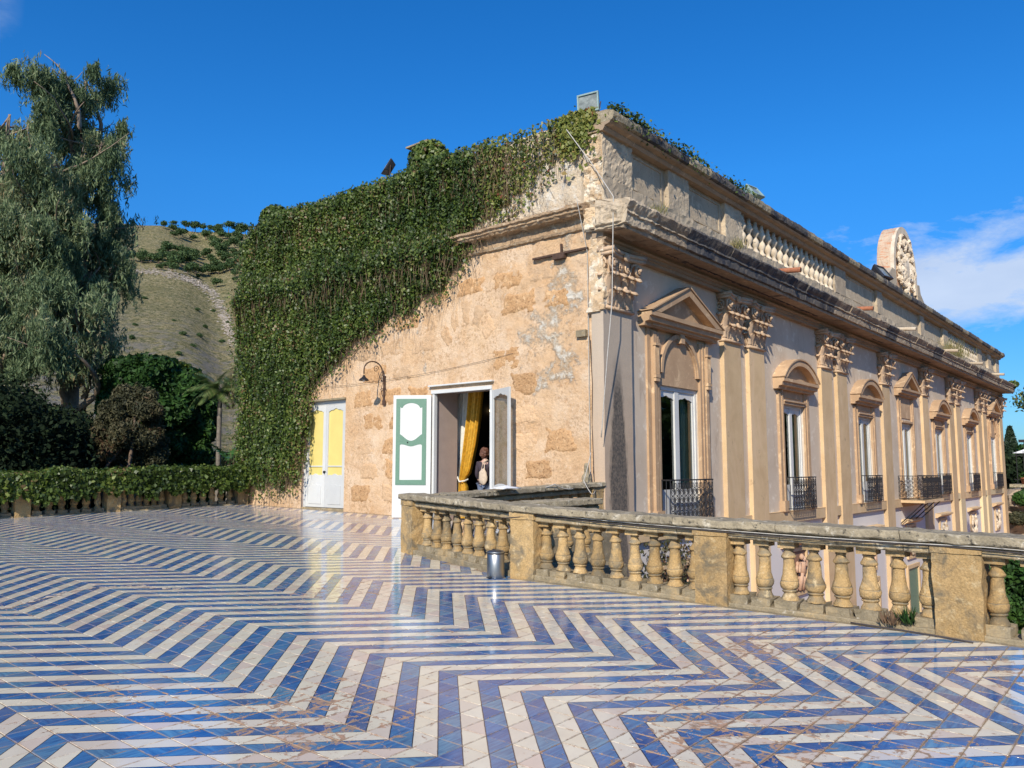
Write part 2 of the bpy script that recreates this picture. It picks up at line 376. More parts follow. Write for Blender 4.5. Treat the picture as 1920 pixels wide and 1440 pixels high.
def glass_mat():
    m, t, b, g = newmat('window_glass')
    gl = t.node('ShaderNodeBsdfGlossy', {'Roughness': 0.03, 'Color': (0.9,0.95,0.95,1)})
    tr = t.node('ShaderNodeBsdfTransparent', {'Color': (0.62,0.70,0.68,1)})
    bn = t.node('ShaderNodeBump', {'Strength': 0.12, 'Distance': 0.01, 'Height': t.noise(g.outputs['Position'], 2.2, 2)})
    t.l.new(bn.outputs[0], gl.inputs['Normal'])
    fr = t.node('ShaderNodeFresnel', {'IOR': 1.5}).outputs[0]
    mx = t.node('ShaderNodeMixShader', {0: t.m('ADD', t.m('MULTIPLY', fr, 0.9), 0.03), 1: tr.outputs[0], 2: gl.outputs[0]})
    t.l.new(mx.outputs[0], m.node_tree.nodes['Material Output'].inputs[0]); return m
M['glass'] = glass_mat()
def clear_mat():
    m, t, b, g = newmat('clear_glass')
    gl = t.node('ShaderNodeBsdfGlossy', {'Roughness': 0.03}); tr = t.node('ShaderNodeBsdfTransparent', {'Color': (0.93,0.95,0.94,1)})
    mx = t.node('ShaderNodeMixShader', {0: t.m('MULTIPLY', t.node('ShaderNodeFresnel', {'IOR': 1.45}).outputs[0], 0.7), 1: tr.outputs[0], 2: gl.outputs[0]})
    t.l.new(mx.outputs[0], m.node_tree.nodes['Material Output'].inputs[0]); return m
M['clear'] = clear_mat()
def wall_mix():
    '''ochre plaster with the bare white tufa showing where the attribute 'bare' is high'''
    m, t, b, g = newmat('end_wall_plaster'); P = g.outputs['Position']
    a = t.node('ShaderNodeAttribute', attribute_name='bare').outputs['Fac']
    c = t.mix(t.ramp(t.noise(P, 1.0, 6, .6), .3, .7), (0.72,0.50,0.30), (0.63,0.40,0.215))
    c = t.mix(t.ramp(t.noise(P, 1.5, 7, .6), .42, .75), c, (0.78,0.60,0.42))
    c = t.mix(t.ramp(t.noise(P, 4, 7, .75), .56, .68), c, (0.54,0.34,0.19))
    c = t.mix(t.ramp(t.noise(t.stretch(P, (6, 6, 0.5)), 1.2, 5, .6), .58, .74, 0, .45), c, (0.45,0.30,0.19))
    pm = t.m('MULTIPLY', t.ramp(t.noise(P, 1.1, 4, .6), .42, .56), t.ramp(t.noise(P, 15, 6, .72, .4), .50, .60))
    c = t.mix(t.m('MULTIPLY', pm, .75), c, (0.42,0.255,0.135))
    hl = t.m('MULTIPLY', t.ramp(t.noise(P, 1.7, 4, .6), .45, .6), t.ramp(t.noise(P, 9, 6, .75), .55, .64)); c = t.mix(t.m('MULTIPLY', hl, .55), c, (0.84,0.70,0.53))
    w = t.mix(t.ramp(t.noise(P, 1.8, 6, .6), .35, .65), (0.86,0.74,0.56), (0.76,0.60,0.42))
    w = t.mix(t.ramp(t.noise(P, 3.6, 7, .65), .50, .62), w, (0.88,0.81,0.68))
    w = t.mix(t.ramp(t.noise(P, 8, 6, .7), .66, .74), w, (0.48,0.36,0.24))
    f = t.ramp(t.m('ADD', a, t.m('MULTIPLY', t.m('SUBTRACT', t.noise(P, 3.6, 9, .74), .5), 1.7)), .46, .66)
    c = t.mix(f, c, w)
    gr = t.ramp(t.noise(P, 55, 5, .7), .25, .75, .80, 1.12); c = t.mix(1.0, c, t.node('ShaderNodeCombineColor', {0: gr, 1: gr, 2: gr}).outputs[0], 'MULTIPLY')
    t.l.new(c, b.inputs['Base Color']); b.inputs['Roughness'].default_value = .92; b.inputs['Specular IOR Level'].default_value = .25
    bn = t.node('ShaderNodeBump', {'Strength': 1.0, 'Distance': .075, 'Height': t.m('MULTIPLY', t.noise(P, 11, 9, .75), t.m('ADD', t.m('MULTIPLY', f, .7), .6))}); t.l.new(bn.outputs[0], b.inputs['Normal'])
    return m
M['wallmix'] = wall_mix()
def stained():
    '''corner pilaster: tan plaster with a long sooty run down the middle of the front'''
    m, t, b, g = newmat('stained_pilaster'); P = g.outputs['Position']; xyz = t.node('ShaderNodeSeparateXYZ', {0: P})
    c = t.mix(t.ramp(t.noise(P, .9, 6, .6), .3, .7), (0.56,0.42,0.29), (0.46,0.35,0.25))
    c = t.mix(t.ramp(xyz.outputs[2], 2.2, 4.2, 0, .6), c, (0.46,0.40,0.32))
    n = t.m('MULTIPLY', t.m('SUBTRACT', t.noise(t.stretch(P, (1, 4, 1.0)), 3, 7, .7), .5), .34)
    dy = t.m('ABSOLUTE', t.m('SUBTRACT', xyz.outputs[1], 14.10)); w = t.ramp(xyz.outputs[2], 3.6, 1.6, .14, .33)
    edge = t.m('SUBTRACT', t.m('ADD', w, n), dy)
    f = t.m('MULTIPLY', t.ramp(edge, -.05, .06), t.ramp(t.m('ADD', xyz.outputs[2], n), 4.1, 3.2))
    fx = t.ramp(xyz.outputs[0], -9.0, -8.965); f = t.m('MULTIPLY', f, fx)
    c = t.mix(t.m('MULTIPLY', f, t.ramp(t.noise(P, 16, 6, .75), .30, .60, .55, .95)), c, (0.055,0.052,0.048))
    gr = t.ramp(t.noise(P, 50, 5, .7), .25, .75, .88, 1.1); c = t.mix(1.0, c, t.node('ShaderNodeCombineColor', {0: gr, 1: gr, 2: gr}).outputs[0], 'MULTIPLY')
    t.l.new(c, b.inputs['Base Color']); b.inputs['Roughness'].default_value = .9
    bn = t.node('ShaderNodeBump', {'Strength': .4, 'Distance': .015, 'Height': t.noise(P, 20, 7, .7)}); t.l.new(bn.outputs[0], b.inputs['Normal'])
    return m
M['stained'] = stained()
def bulb_mat():
    m, t, b, g = newmat('lit_bulb'); e = t.node('ShaderNodeEmission', {'Color': (1,0.75,0.4,1), 'Strength': 6})
    t.l.new(e.outputs[0], m.node_tree.nodes['Material Output'].inputs[0]); return m
M['bulb'] = bulb_mat()

def tile_mat():
    m, t, b, g = newmat('painted_maiolica')
    P = g.outputs['Position']
    rnd = t.node('ShaderNodeAttribute', attribute_name='rnd').outputs['Fac']
    orn = t.node('ShaderNodeObjectInfo').outputs['Random']
    rnd = t.m('FRACT', t.m('ADD', rnd, orn))
    uvn = t.node('ShaderNodeUVMap', uv_map='UVMap').outputs[0]
    xyz = t.node('ShaderNodeSeparateXYZ', {0: uvn}); u, v = xyz.outputs[0], xyz.outputs[1]
    d = t.m('SUBTRACT', u, v)                                   # >0: blue half
    wob = t.m('MULTIPLY', t.m('SUBTRACT', t.noise(P, 14, 3), 0.5), 0.035)
    dd = t.m('ADD', d, wob)
    blue_f = t.ramp(dd, -0.012, 0.012)
    # brush strokes, laid obliquely over the blue half
    off = t.node('ShaderNodeCombineXYZ', {0: t.m('MULTIPLY', rnd, 57.0), 1: t.m('MULTIPLY', rnd, 23.0), 2: rnd}).outputs[0]
    mp = t.node('ShaderNodeMapping', {'Vector': uvn, 'Scale': (1.1, 9, 1), 'Rotation': (0, 0, R(28))}).outputs[0]
    st = t.n.new('ShaderNodeVectorMath'); st.operation = 'ADD'; t.l.new(mp, st.inputs[0]); t.l.new(off, st.inputs[1])
    strokes = t.ramp(t.noise(st.outputs[0], 1.0, 4, 0.6, 0.4), 0.33, 0.68)
    r2 = t.m('FRACT', t.m('MULTIPLY', rnd, 7.31))
    hueb = t.n.new('ShaderNodeValToRGB'); t.l.new(r2, hueb.inputs[0])
    e = hueb.color_ramp.elements; e[0].position = 0; e[0].color = (0.042,0.14,0.36,1); e[1].position = 1; e[1].color = (0.11,0.18,0.34,1)
    for p_, c_ in ((0.35,(0.062,0.205,0.44,1)), (0.6,(0.085,0.25,0.45,1)), (0.8,(0.13,0.30,0.43,1))):
        q = e.new(p_); q.color = c_
    dark = t.mix(1.0, hueb.outputs[0], (0.42,0.46,0.62), 'MULTIPLY')
    blue = t.mix(strokes, hueb.outputs[0], dark)
    r3 = t.m('FRACT', t.m('MULTIPLY', rnd, 13.7))
    wh = t.n.new('ShaderNodeValToRGB'); t.l.new(r3, wh.inputs[0])
    e = wh.color_ramp.elements; e[0].position = 0; e[0].color = (0.80,0.74,0.59,1); e[1].position = 1; e[1].color = (0.70,0.56,0.46,1)
    for p_, c_ in ((0.3,(0.75,0.67,0.50,1)), (0.55,(0.78,0.71,0.56,1)), (0.8,(0.67,0.58,0.47,1))):
        q = e.new(p_); q.color = c_
    white = t.mix(t.ramp(t.noise(P, 9, 4), 0.4, 0.8, 0, 0.35), wh.outputs[0], (0.62,0.53,0.42))
    c = t.mix(blue_f, white, blue)
    ln = t.ramp(t.m('ABSOLUTE', t.m('SUBTRACT', dd, 0.012)), 0.016, 0.034, 1, 0)
    c = t.mix(t.m('MULTIPLY', ln, 0.92), c, (0.008,0.010,0.03))
    # wear: flaked glaze shows the biscuit; more of it towards the right-hand side and in drifts
    big = t.noise(P, 0.55, 3, 0.5); px = t.node('ShaderNodeSeparateXYZ', {0: P})
    bias = t.m('ADD', t.ramp(big, 0.35, 0.75, -0.10, 0.11), t.ramp(px.outputs[0], -7, -1, -0.012, 0.055))
    flake = t.m('ADD', t.noise(P, 11, 7, 0.74, 0.7), bias)
    # edge distance
    eu = t.m('MINIMUM', u, t.m('SUBTRACT', 1.0, u)); ev = t.m('MINIMUM', v, t.m('SUBTRACT', 1.0, v))
    ed = t.ramp(t.m('MINIMUM', eu, ev), 0.0, 0.06, 0.075, 0)
    chip = t.ramp(t.m('ADD', flake, ed), 0.628, 0.645)
    bis = t.mix(t.ramp(t.noise(P, 26, 4), 0.35, 0.65), (0.50,0.29,0.17), (0.27,0.19,0.13))
    c = t.mix(chip, c, bis)
    # dirt and wear along the joints
    ew = t.ramp(t.m('MINIMUM', eu, ev), 0.008, 0.030, 1, 0); ew = t.m('MULTIPLY', ew, t.ramp(t.noise(P, 17, 5, .7), .40, .60, .10, .70))
    c = t.mix(ew, c, t.mix(t.noise(P, 6, 3), (0.42,0.28,0.17), (0.22,0.16,0.11)))
    pit = t.ramp(t.m('ADD', t.noise(P, 55, 3, .6), t.m('MULTIPLY', bias, .6)), .735, .755); c = t.mix(pit, c, (0.25,0.15,0.10))
    # dull dirt film
    c = t.mix(t.ramp(t.noise(P, 2.1, 5, 0.6), 0.45, 0.8, 0, 0.22), c, (0.42,0.33,0.25))
    t.l.new(c, b.inputs['Base Color'])
    rg = t.m('ADD', t.ramp(t.noise(P, 5, 4), 0.3, 0.8, 0.05, 0.2), t.m('MULTIPLY', chip, 0.6))
    t.l.new(rg, b.inputs['Roughness']); b.inputs['Specular IOR Level'].default_value = 0.5
    ht = t.m('SUBTRACT', t.m('MULTIPLY', t.noise(P, 7, 2), 0.35), t.m('MULTIPLY', chip, 0.8))
    bn = t.node('ShaderNodeBump', {'Strength': 0.35, 'Distance': 0.004, 'Height': ht}); t.l.new(bn.outputs[0], b.inputs['Normal'])
    return m
M['tile'] = tile_mat()

# ------------------------------------------------------------------ ground and terrace floor
GZ = -5.6
def ground():
    m, t, b, g = newmat('garden_ground'); P = g.outputs['Position']
    c = t.mix(t.ramp(t.noise(P, 0.12, 6), 0.35, 0.65), (0.10,0.105,0.045), (0.17,0.14,0.08))
    t.l.new(c, b.inputs['Base Color']); b.inputs['Roughness'].default_value = 1
    n = 48; vs = [(0,0,GZ)]; fs = []
    for k, r in enumerate((60, 200, 700, 2500)):
        for j in range(n):
            a = 2*math.pi*j/n; vs.append((r*math.cos(a), r*math.sin(a), GZ))
        for j in range(n):
            j2 = (j+1) % n
            if k == 0: fs.append((0, 1+j, 1+j2))
            else: fs.append((1+(k-1)*n+j, 1+k*n+j, 1+k*n+j2, 1+(k-1)*n+j2))
    mb = MB(); mb.add(vs, fs); mb.build('ground', m, kind='structure')
ground()

S = 0.2; TX, TY = -3.252, 3.241
def terrace():
    mb = MB()
    def slab(x0, x1, y0, y1):
        k = len(mb.v); mb.box(x0, x1, y0, y1, GZ, 0)
        for i in range(k + 4, k + 8):
            x, y, z = mb.v[i]; mb.v[i] = (x, y, floor_z(x, y) - 0.004)
    slab(-22.4, 8.0, -12, 8.06); slab(-22.4, -9.45, 8.06, 13.64)
    k = len(mb.v); mb.ext([(-9.45, 8.0605), (-6.5, 8.0605), (-6.5, 8.3), (-9.0, 9.1), (-9.45, 9.2)], 'z', -1.0, 0)
    for i in range(k, len(mb.v)):
        x, y, z = mb.v[i]
        if z > -.5: mb.v[i] = (x, y, floor_z(x, y) - 0.004)
    fl = mb.build('terrace_floor', M['grout'], kind='structure')
    def tile_uv(i, j):
        """corner order (0,0)(1,0)(1,1)(0,1) in tile space -> uv with the blue half at u>v"""
        band = math.floor(j / 6)
        if band % 2 == 0:      # stripes run along x+y = const: diagonal from (1,0) to (0,1)
            k = i + j          # half with x+y in [k,k+1): corner (0,0); other half: corner (1,1)
            low_blue = (k % 2 == 0)
            # corner (0,0) must be pure: uv (1,0) blue or (0,1) white
            return ((1,0),(1,1),(0,1),(0,0)) if low_blue else ((0,1),(0,0),(1,0),(1,1))
        k = i - j              # stripes along x-y = const: diagonal (0,0)-(1,1); corner (1,0) has x-y in [k,k+1)
        right_blue = (k % 2 == 0)
        return ((0,0),(1,0),(1,1),(0,1)) if right_blue else ((0,0),(0,1),(1,1),(1,0))
    # near the left the pavement was relaid along a crack, out of step with the rest
    cells = []
    i0 = int((-22.35 - TX) / S); i1 = int((7.5 - TX) / S); j0 = int((-9 - TY) / S); j1 = int((13.62 - TY) / S)
    for i in range(i0, i1):
        for j in range(j0, j1):
            x, y = TX + S * (i + .5), TY + S * (j + .5)
            if y > 8.04 and x > -9.6 and (x > -6.7 or y > 8.12 + (-6.8 - x) * 0.267): continue
            cells.append((i, j, x, y))
    def vis(x, y):
        dx, dy = x, y; f = dx*FW.x + dy*FW.y; r = dx*RT.x + dy*RT.y
        return f > 2.9 and abs(r) < f * 0.66 + 0.1
    near = sorted((c for c in cells if vis(c[2], c[3])), key=lambda c: c[2]**2 + c[3]**2)[:300]
    ns = {(c[0], c[1]) for c in near}
    HG, BV, TH = 0.0026, 0.0025, 0.0035
    def corners(cx, cy, h): return [(cx-h, cy-h), (cx+h, cy-h), (cx+h, cy+h), (cx-h, cy+h)]
    # shared meshes for the separate tiles
    protos = {}
    def proto(uv, kk):
        key = (uv, kk)
        if key in protos: return protos[key]
        h = S/2 - HG; top = corners(0, 0, h - BV); bot = corners(0, 0, h)
        me = bpy.data.meshes.new('tile')
        vs = [(x, y, floor_z(x, y) + TH) for x, y in top] + [(x, y, floor_z(x, y)) for x, y in bot]
        fs = [(0,1,2,3)] + [(4+a, 4+(a+1)%4, (a+1)%4, a) for a in range(4)]
        me.from_pydata(vs, [], fs); ul = me.uv_layers.new(name='UVMap')
        for p in me.polygons:
            for li in p.loop_indices: ul.data[li].uv = uv[me.loops[li].vertex_index % 4]
        a_ = me.attributes.new('rnd', 'FLOAT', 'FACE'); a_.data.foreach_set('value', [0.0]*5)
        me.materials.append(M['tile']); protos[key] = me; return me
    for i, j, x, y in near:
        o = link('tile', proto(tile_uv(i, j), 0), fl, loc=(x, y, floor_z(x, y)))
        o.rotation_euler = (random.gauss(0, 0.0013), random.gauss(0, 0.0013), random.gauss(0, 0.002))
    rest = [c for c in cells if (c[0], c[1]) not in ns]
    n = len(rest); V = np.zeros((n, 8, 3)); UV = np.zeros((n, 5, 4, 2)); rn = RNG.random(n)
    h = S/2 - HG
    for q, (i, j, x, y) in enumerate(rest):
        tx, ty = random.gauss(0, 0.0013), random.gauss(0, 0.0013); dz = random.gauss(0, 0.0006)
        uv = tile_uv(i, j)
        for a, (px, py) in enumerate(corners(x, y, h - BV)): V[q, a] = (px, py, floor_z(px, py) + TH + dz + (px-x)*tx + (py-y)*ty)
        for a, (px, py) in enumerate(corners(x, y, h)): V[q, 4+a] = (px, py, floor_z(px, py))
        UV[q, 0] = uv
        for a in range(4): UV[q, 1+a] = (uv[a], uv[(a+1)%4], uv[(a+1)%4], uv[a])
    fs = np.array([(0,1,2,3)] + [(4+a, 4+(a+1)%4, (a+1)%4, a) for a in range(4)])
    L = (fs[None] + (np.arange(n) * 8)[:, None, None]).reshape(-1)
    me = bpy.data.meshes.new('tile'); me.vertices.add(8*n); me.vertices.foreach_set('co', V.astype(np.float32).ravel())
    me.loops.add(20*n); me.loops.foreach_set('vertex_index', L.astype(np.int32))
    me.polygons.add(5*n); me.polygons.foreach_set('loop_start', np.arange(0, 20*n, 4, dtype=np.int32))
    me.polygons.foreach_set('loop_total', np.full(5*n, 4, dtype=np.int32))
    ul = me.uv_layers.new(name='UVMap'); ul.data.foreach_set('uv', UV.astype(np.float32).ravel())
    a_ = me.attributes.new('rnd', 'FLOAT', 'FACE'); a_.data.foreach_set('value', np.repeat(rn, 5).astype(np.float32))
    me.materials.append(M['tile']); me.polygons.foreach_set('use_smooth', [False]*len(me.polygons)); me.update(); me.validate()
    link('tile', me, fl, kind='stuff')
terrace()
def crack():
    '''an old repair: a ragged line of pale mortar across the tiles at the left'''
    fl = bpy.data.objects['terrace_floor']; r_ = random.Random(4)
    def fp(u, v):
        r = ray(u, v); t = -CAMZ / (r.z + .01436*r.x - .02164*r.y); return Vector((r.x*t, r.y*t))
    pts = [fp(u, v) for u, v in ((-260,1190),(0,1142),(45,1133),(70,1126),(120,1112),(170,1104),(215,1101),(262,1100),(300,1104),(345,1106))]
    mb = MB()
    for a, b in zip(pts[:-1], pts[1:]):
        L = (b-a).length; n = int(L/.035)
        for k in range(n):
            p = a.lerp(b, (k+r_.random())/n) + Vector((r_.gauss(0,.02), r_.gauss(0,.02))); s_ = r_.uniform(.012, .045); m_ = 6; ph = r_.uniform(0, 6)
            vs = [(p.x+math.cos(ph+q)*s_*r_.uniform(.5,1.3), p.y+math.sin(ph+q)*s_*r_.uniform(.5,1.3), 0) for q in np.linspace(0, 5.2, m_)]
            mb.add([(x, y, floor_z(x, y)+.0068+.0004*(k % 5)) for x, y, z in vs], [tuple(range(m_))])
    mb.build('mortar', M['mortar'], fl, kind='stuff')
M['mortar'] = stone('pale_mortar', (0.66,0.58,0.48), (0.50,0.38,0.27), 12, bump=.6, bs=60, bd=.003)
crack()

# ------------------------------------------------------------------ balustrades
BP = [(0.001,0.0),(0.100,0.0),(0.096,0.018),(0.074,0.052),(0.066,0.072),(0.078,0.080),(0.083,0.090),(0.078,0.099),(0.070,0.103),(0.086,0.112),(0.099,0.132),
      (0.104,0.160),(0.102,0.182),(0.099,0.188),(0.095,0.190),(0.098,0.196),(0.090,0.222),(0.076,0.255),(0.068,0.30),(0.063,0.36),(0.059,0.405),(0.059,0.412),(0.078,0.422),
      (0.082,0.432),(0.078,0.444),(0.062,0.464),(0.050,0.484),(0.047,0.50),(0.052,0.503),(0.058,0.512),(0.052,0.52),(0.047,0.523),(0.047,0.53),(0.001,0.53)]
BH = 0.595
bal_meshes = []
for k in range(4):
    mb = MB(); mb.lathe([(r*.93, z) for r, z in BP], seg=18); mb.rough(0.007, 8, k); mb.rough(.003, 24, k)
    k0 = len(mb.v); mb.box(-0.088, 0.088, -0.088, 0.088, 0.528, BH + 0.01); mb.rough(0.006, 12, k + 9, k0)
    me = mb.mesh('baluster', M['bal'], smooth=True); me.set_sharp_from_angle(angle=R(38)); bal_meshes.append(me)
PLH, RLH, GAP, SLH = 0.12, 0.075, 0.03, 0.085
def rails(root, A, B, zf, dep=0.40, rnd=0, over=0.0, nst=None, seg=20):
    """coping slab, rail and plinth of one bay from A to B (front line, level coordinates); zf gives the floor under it"""
    A, B = Vector(A), Vector(B); d = (B - A); L = d.length; d.normalize(); nrm = Vector((-d.y, d.x))
    def piece(name, mat, s0, s1, o0, o1, z0, z1, amp, cham=0.012):
        n = max(2, int((s1 - s0) * seg)); prof = [(o0+cham, z0), (o1-cham, z0), (o1, z0+cham), (o1, (z0+z1)/2), (o1, z1-cham), (o1-cham, z1), ((o0+o1)*.67, z1+.004),
                ((o0+o1)*.33, z1+.004), (o0+cham, z1), (o0, z1-cham), (o0, (z0+z1)/2), (o0, z0+cham)]
        mb = MB(); vs = []; k = len(prof)
        for i in range(n + 1):
            s_ = s0 + (s1 - s0) * i / n; P = A + d * s_
            for o, z in prof:
                q = P + nrm * o; vs.append((q.x, q.y, zf(P.x, P.y) + z))
        fs = [(i*k+j, i*k+(j+1)%k, (i+1)*k+(j+1)%k, (i+1)*k+j) for i in range(n) for j in range(k)]
        fs += [tuple(range(k)), tuple(n*k+j for j in range(k))[::-1]]
        mb.add(vs, fs); mb.rough(amp*1.5, 6, rnd); mb.rough(amp*.8, 20, rnd+3)
        return mb.build(name, mat, root, smooth=False)
    z = 0
    piece('plinth', M['plinth'], 0, L, 0.03, dep-0.03, -0.05, PLH*.35, 0.006)
    z = PLH + BH
    nst = nst or max(1, round(L / 1.15)); e = L / nst
    for k in range(nst):
        g = 0.004
        piece('rail', M['rail'], k*e+g, (k+1)*e-g, 0.045, dep-0.045, z, z+RLH, 0.004)
        piece('coping', M['coping'], k*e+g-(over if k == 0 else 0), (k+1)*e-g+(over if k == nst-1 else 0), -0.045, dep+0.045, z+RLH+GAP, z+RLH+GAP+SLH, 0.008)
        piece('coping_bed', M['rail'], k*e, (k+1)*e, 0.07, dep-0.07, z+RLH-0.002, z+RLH+GAP+0.012, 0.003)
    return z + RLH + GAP + SLH
def bay(root, A, B, zf, n, dep=0.40, rnd=0):
    A, B = Vector(A), Vector(B); d = (B - A); L = d.length; d.normalize(); nrm = Vector((-d.y, d.x)); ang = math.atan2(d.y, d.x)
    for k in range(n):
        P = A + d * (L * (k + .5) / n) + nrm * (dep / 2); z = zf(P.x, P.y)
        link('baluster', bal_meshes[(k + rnd) % 4], root, loc=(P.x, P.y, z + PLH), rotz=ang + random.choice((0, 1, 2, 3)) * math.pi/2 + random.gauss(0, .03), scale=(random.uniform(.94,1.05),)*2 + (1,)).rotation_euler[0] = random.gauss(0, .008)
        mb = MB(); e = 0.112
        mb.box(-e, e, -e-0.02, e+0.02, -0.03, PLH); bmv = MB()
        # a subdivided block so that its edges can crumble
        g = 4
        for ax_ in range(1): pass
        pts = []; 
        blk = MB(); blk.ext([(-e,-e-.02),(0,-e-.02),(e,-e-.02),(e,0),(e,e+.02),(0,e+.02),(-e,e+.02),(-e,0)], 'z', -0.03, PLH, 3)
        blk.rough(0.024, 8, k + rnd * 5)
        o = link('base_block', blk.mesh('base_block', M['plinth']), root, loc=(P.x, P.y, z), rotz=ang)
def pier(root, c, w, dep, zf, ang=0, rnd=0, h=None):
    """square pier; c is the middle of its front face"""
    h = h or PLH + BH + RLH * .2
    d = Vector((math.cos(ang), math.sin(ang))); nrm = Vector((-d.y, d.x)); z = zf(c[0], c[1])
    mb = MB(); nz = 14; nw = 8
    prof = []
    def lp(a, b, n): return [(a[0]+(b[0]-a[0])*i/n, a[1]+(b[1]-a[1])*i/n) for i in range(n)]
    P4 = [(-w/2, 0), (w/2, 0), (w/2, dep), (-w/2, dep)]
    for a in range(4): prof += lp(P4[a], P4[(a+1)%4], nw)
    mb.ext([(x, y) for x, y in prof], 'z', -0.06, h, nz)
    mb.rough(0.014, 4, rnd); mb.rough(0.006, 14, rnd + 2)
    k0 = len(mb.v)
    prof2 = [(x*1.06, (y-dep/2)*1.06+dep/2) for x, y in prof]
    mb.ext(prof2, 'z', h + 0.002, PLH + BH + RLH + GAP, 3); mb.rough(0.004, 14, rnd, k0)
    v = []
    for x, y, zz in mb.v:
        q = Vector((c[0], c[1])) + d * x + nrm * y; v.append((q.x, q.y, z + zz))
    mb.v = v
    return mb.build('pier', M['bal'], root)
def zf1(x, y): return floor_z(x, y) + (0.035 * max(0, min(1, (-4.5 - x) / 2.5)))
def front_balustrade():
    root = thing('balustrade', (-4, 8.2, floor_z(-4, 8.2)), 'weathered ochre stone balustrade in front of the villa, along the near terrace edge', 'balustrade')
    Y0 = 8.1
    P1 = (-6.83, -6.45); P2 = (-4.2, -3.82); P3 = (-1.83, -1.44); P4 = (0.75, 1.13); P5 = (3.4, 3.8)
    for k, (a, b) in enumerate((P1, P2, P3, P4, P5)): pier(root, ((a+b)/2, Y0 + .01), b - a, 0.38, zf1, 0, k * 3)
    for k, (a, b) in enumerate(((P1, P2), (P2, P3), (P3, P4), (P4, P5))):
        bay(root, (a[1] - .06, Y0), (b[0] + .06, Y0), zf1, 9 if k < 1 else 8, rnd=k)
    rails(root, (P1[0] + .05, Y0), (3.8, Y0), zf1, nst=9, rnd=1)
    # the short bay that turns away towards the doorway
    A = Vector((-9.83, 8.93)); B = Vector((-6.72, 8.10)); d = (B - A).normalized(); ang = math.atan2(d.y, d.x)
    q = A + d * 0.17
    pier(root, (q.x, q.y), 0.36, 0.38, zf1, ang, 20)
    A2 = A + d * 0.36; B2 = B - d * 0.14
    bay(root, A2, B2, zf1, 9, rnd=2); rails(root, A - d * .05, B - d * .02, zf1, nst=3, rnd=5)
    # the return that runs back to the corner of the villa
    C0 = Vector((-9.12, 9.15)); C1 = Vector((-8.98, 13.58)); d2 = (C1 - C0).normalized()
    zf2 = lambda x, y: zf1(x, y) + 0.05 * max(0, (y - 9) / 4.6)
    q = C1 - d2 * .2; pier(root, (q.x, q.y), 0.34, 0.34, zf2, math.atan2(d2.y, d2.x), 31)
    bay(root, C0 + d2 * .1, C1 - d2 * .4, zf2, 14, dep=0.40, rnd=1); rails(root, C0, C1, zf2, nst=4, rnd=8)
    # a spur behind the corner pier
    D0 = Vector((-6.95, 8.62)); D1 = Vector((-6.66, 10.0)); rails(root, D0, D1, zf1, nst=1, rnd=12, dep=0.36); bay(root, D0, D1, zf1, 4, dep=.36)
    # masonry that carries the balustrade above the garden
    mb = MB(); mb.ext([(-6.5, 8.062), (8.0, 8.062), (8.0, 8.56), (-6.3, 8.56), (-6.3, 10.1), (-7.05, 10.1), (-7.05, 8.6), (-9.0, 9.2), (-8.86, 13.63), (-9.44, 13.63), (-9.44, 9.2), (-9.1, 8.95)], 'z', GZ, -0.2)
    for i, (x, y, z) in enumerate(mb.v):
        if z > -1: mb.v[i] = (x, y, zf1(x, y) - 0.02)
    mb.build('retaining_wall', M['plinth'], root)
front_balustrade()
def left_balustrade():
    root = thing('balustrade', (-22.0, 9, floor_z(-22, 9)), 'low stone balustrade half buried in ivy at the far left edge of the terrace', 'balustrade')
    X = lambda y: -22.25 + (y - 5) * 0.055
    ys = [13.4, 11.35, 9.7, 7.55, 5.4, 3.2, 1.0, -1.2]; ang = math.atan2(1, 0.055) - math.pi
    for k, y in enumerate(ys): pier(root, (X(y), y), 0.34, 0.34, floor_z, math.atan2(1, .055), 40 + k)
    for k in range(len(ys) - 1):
        a, b = ys[k+1] + .2, ys[k] - .2
        bay(root, (X(a), a), (X(b), b), floor_z, 6, rnd=k)
    rails(root, (X(-1.4), -1.4), (X(13.55), 13.55), floor_z, nst=11, rnd=30, seg=5)
left_balustrade()
# ------------------------------------------------------------------ the villa
WY = 13.65            # end wall face
XP = -8.95            # pilaster faces of the long front
XF = -9.07            # wall field of the long front
YE = 60.25            # far end
villa = thing('villa', (-9, 37, GZ), 'long ochre baroque villa with tall pilasters, pedimented windows and an ivy covered end wall', 'villa')
YM = 36.94
PIL = [14.18, 19.70, 21.27, 26.92, 28.50, 33.80]; PIL += [2*YM - y for y in PIL[::-1]]
WIN = [(16.94, 'arch'), (24.09, 'seg'), (31.15, 'seg'), (YM, 'tri'), (2*YM-31.15, 'seg'), (2*YM-24.09, 'seg'), (2*YM-16.94, 'arch')]
DOORL = (-19.22, -17.32, 0.50, 3.60); DOORM = (-13.95, -12.05, 0.42, 3.56)

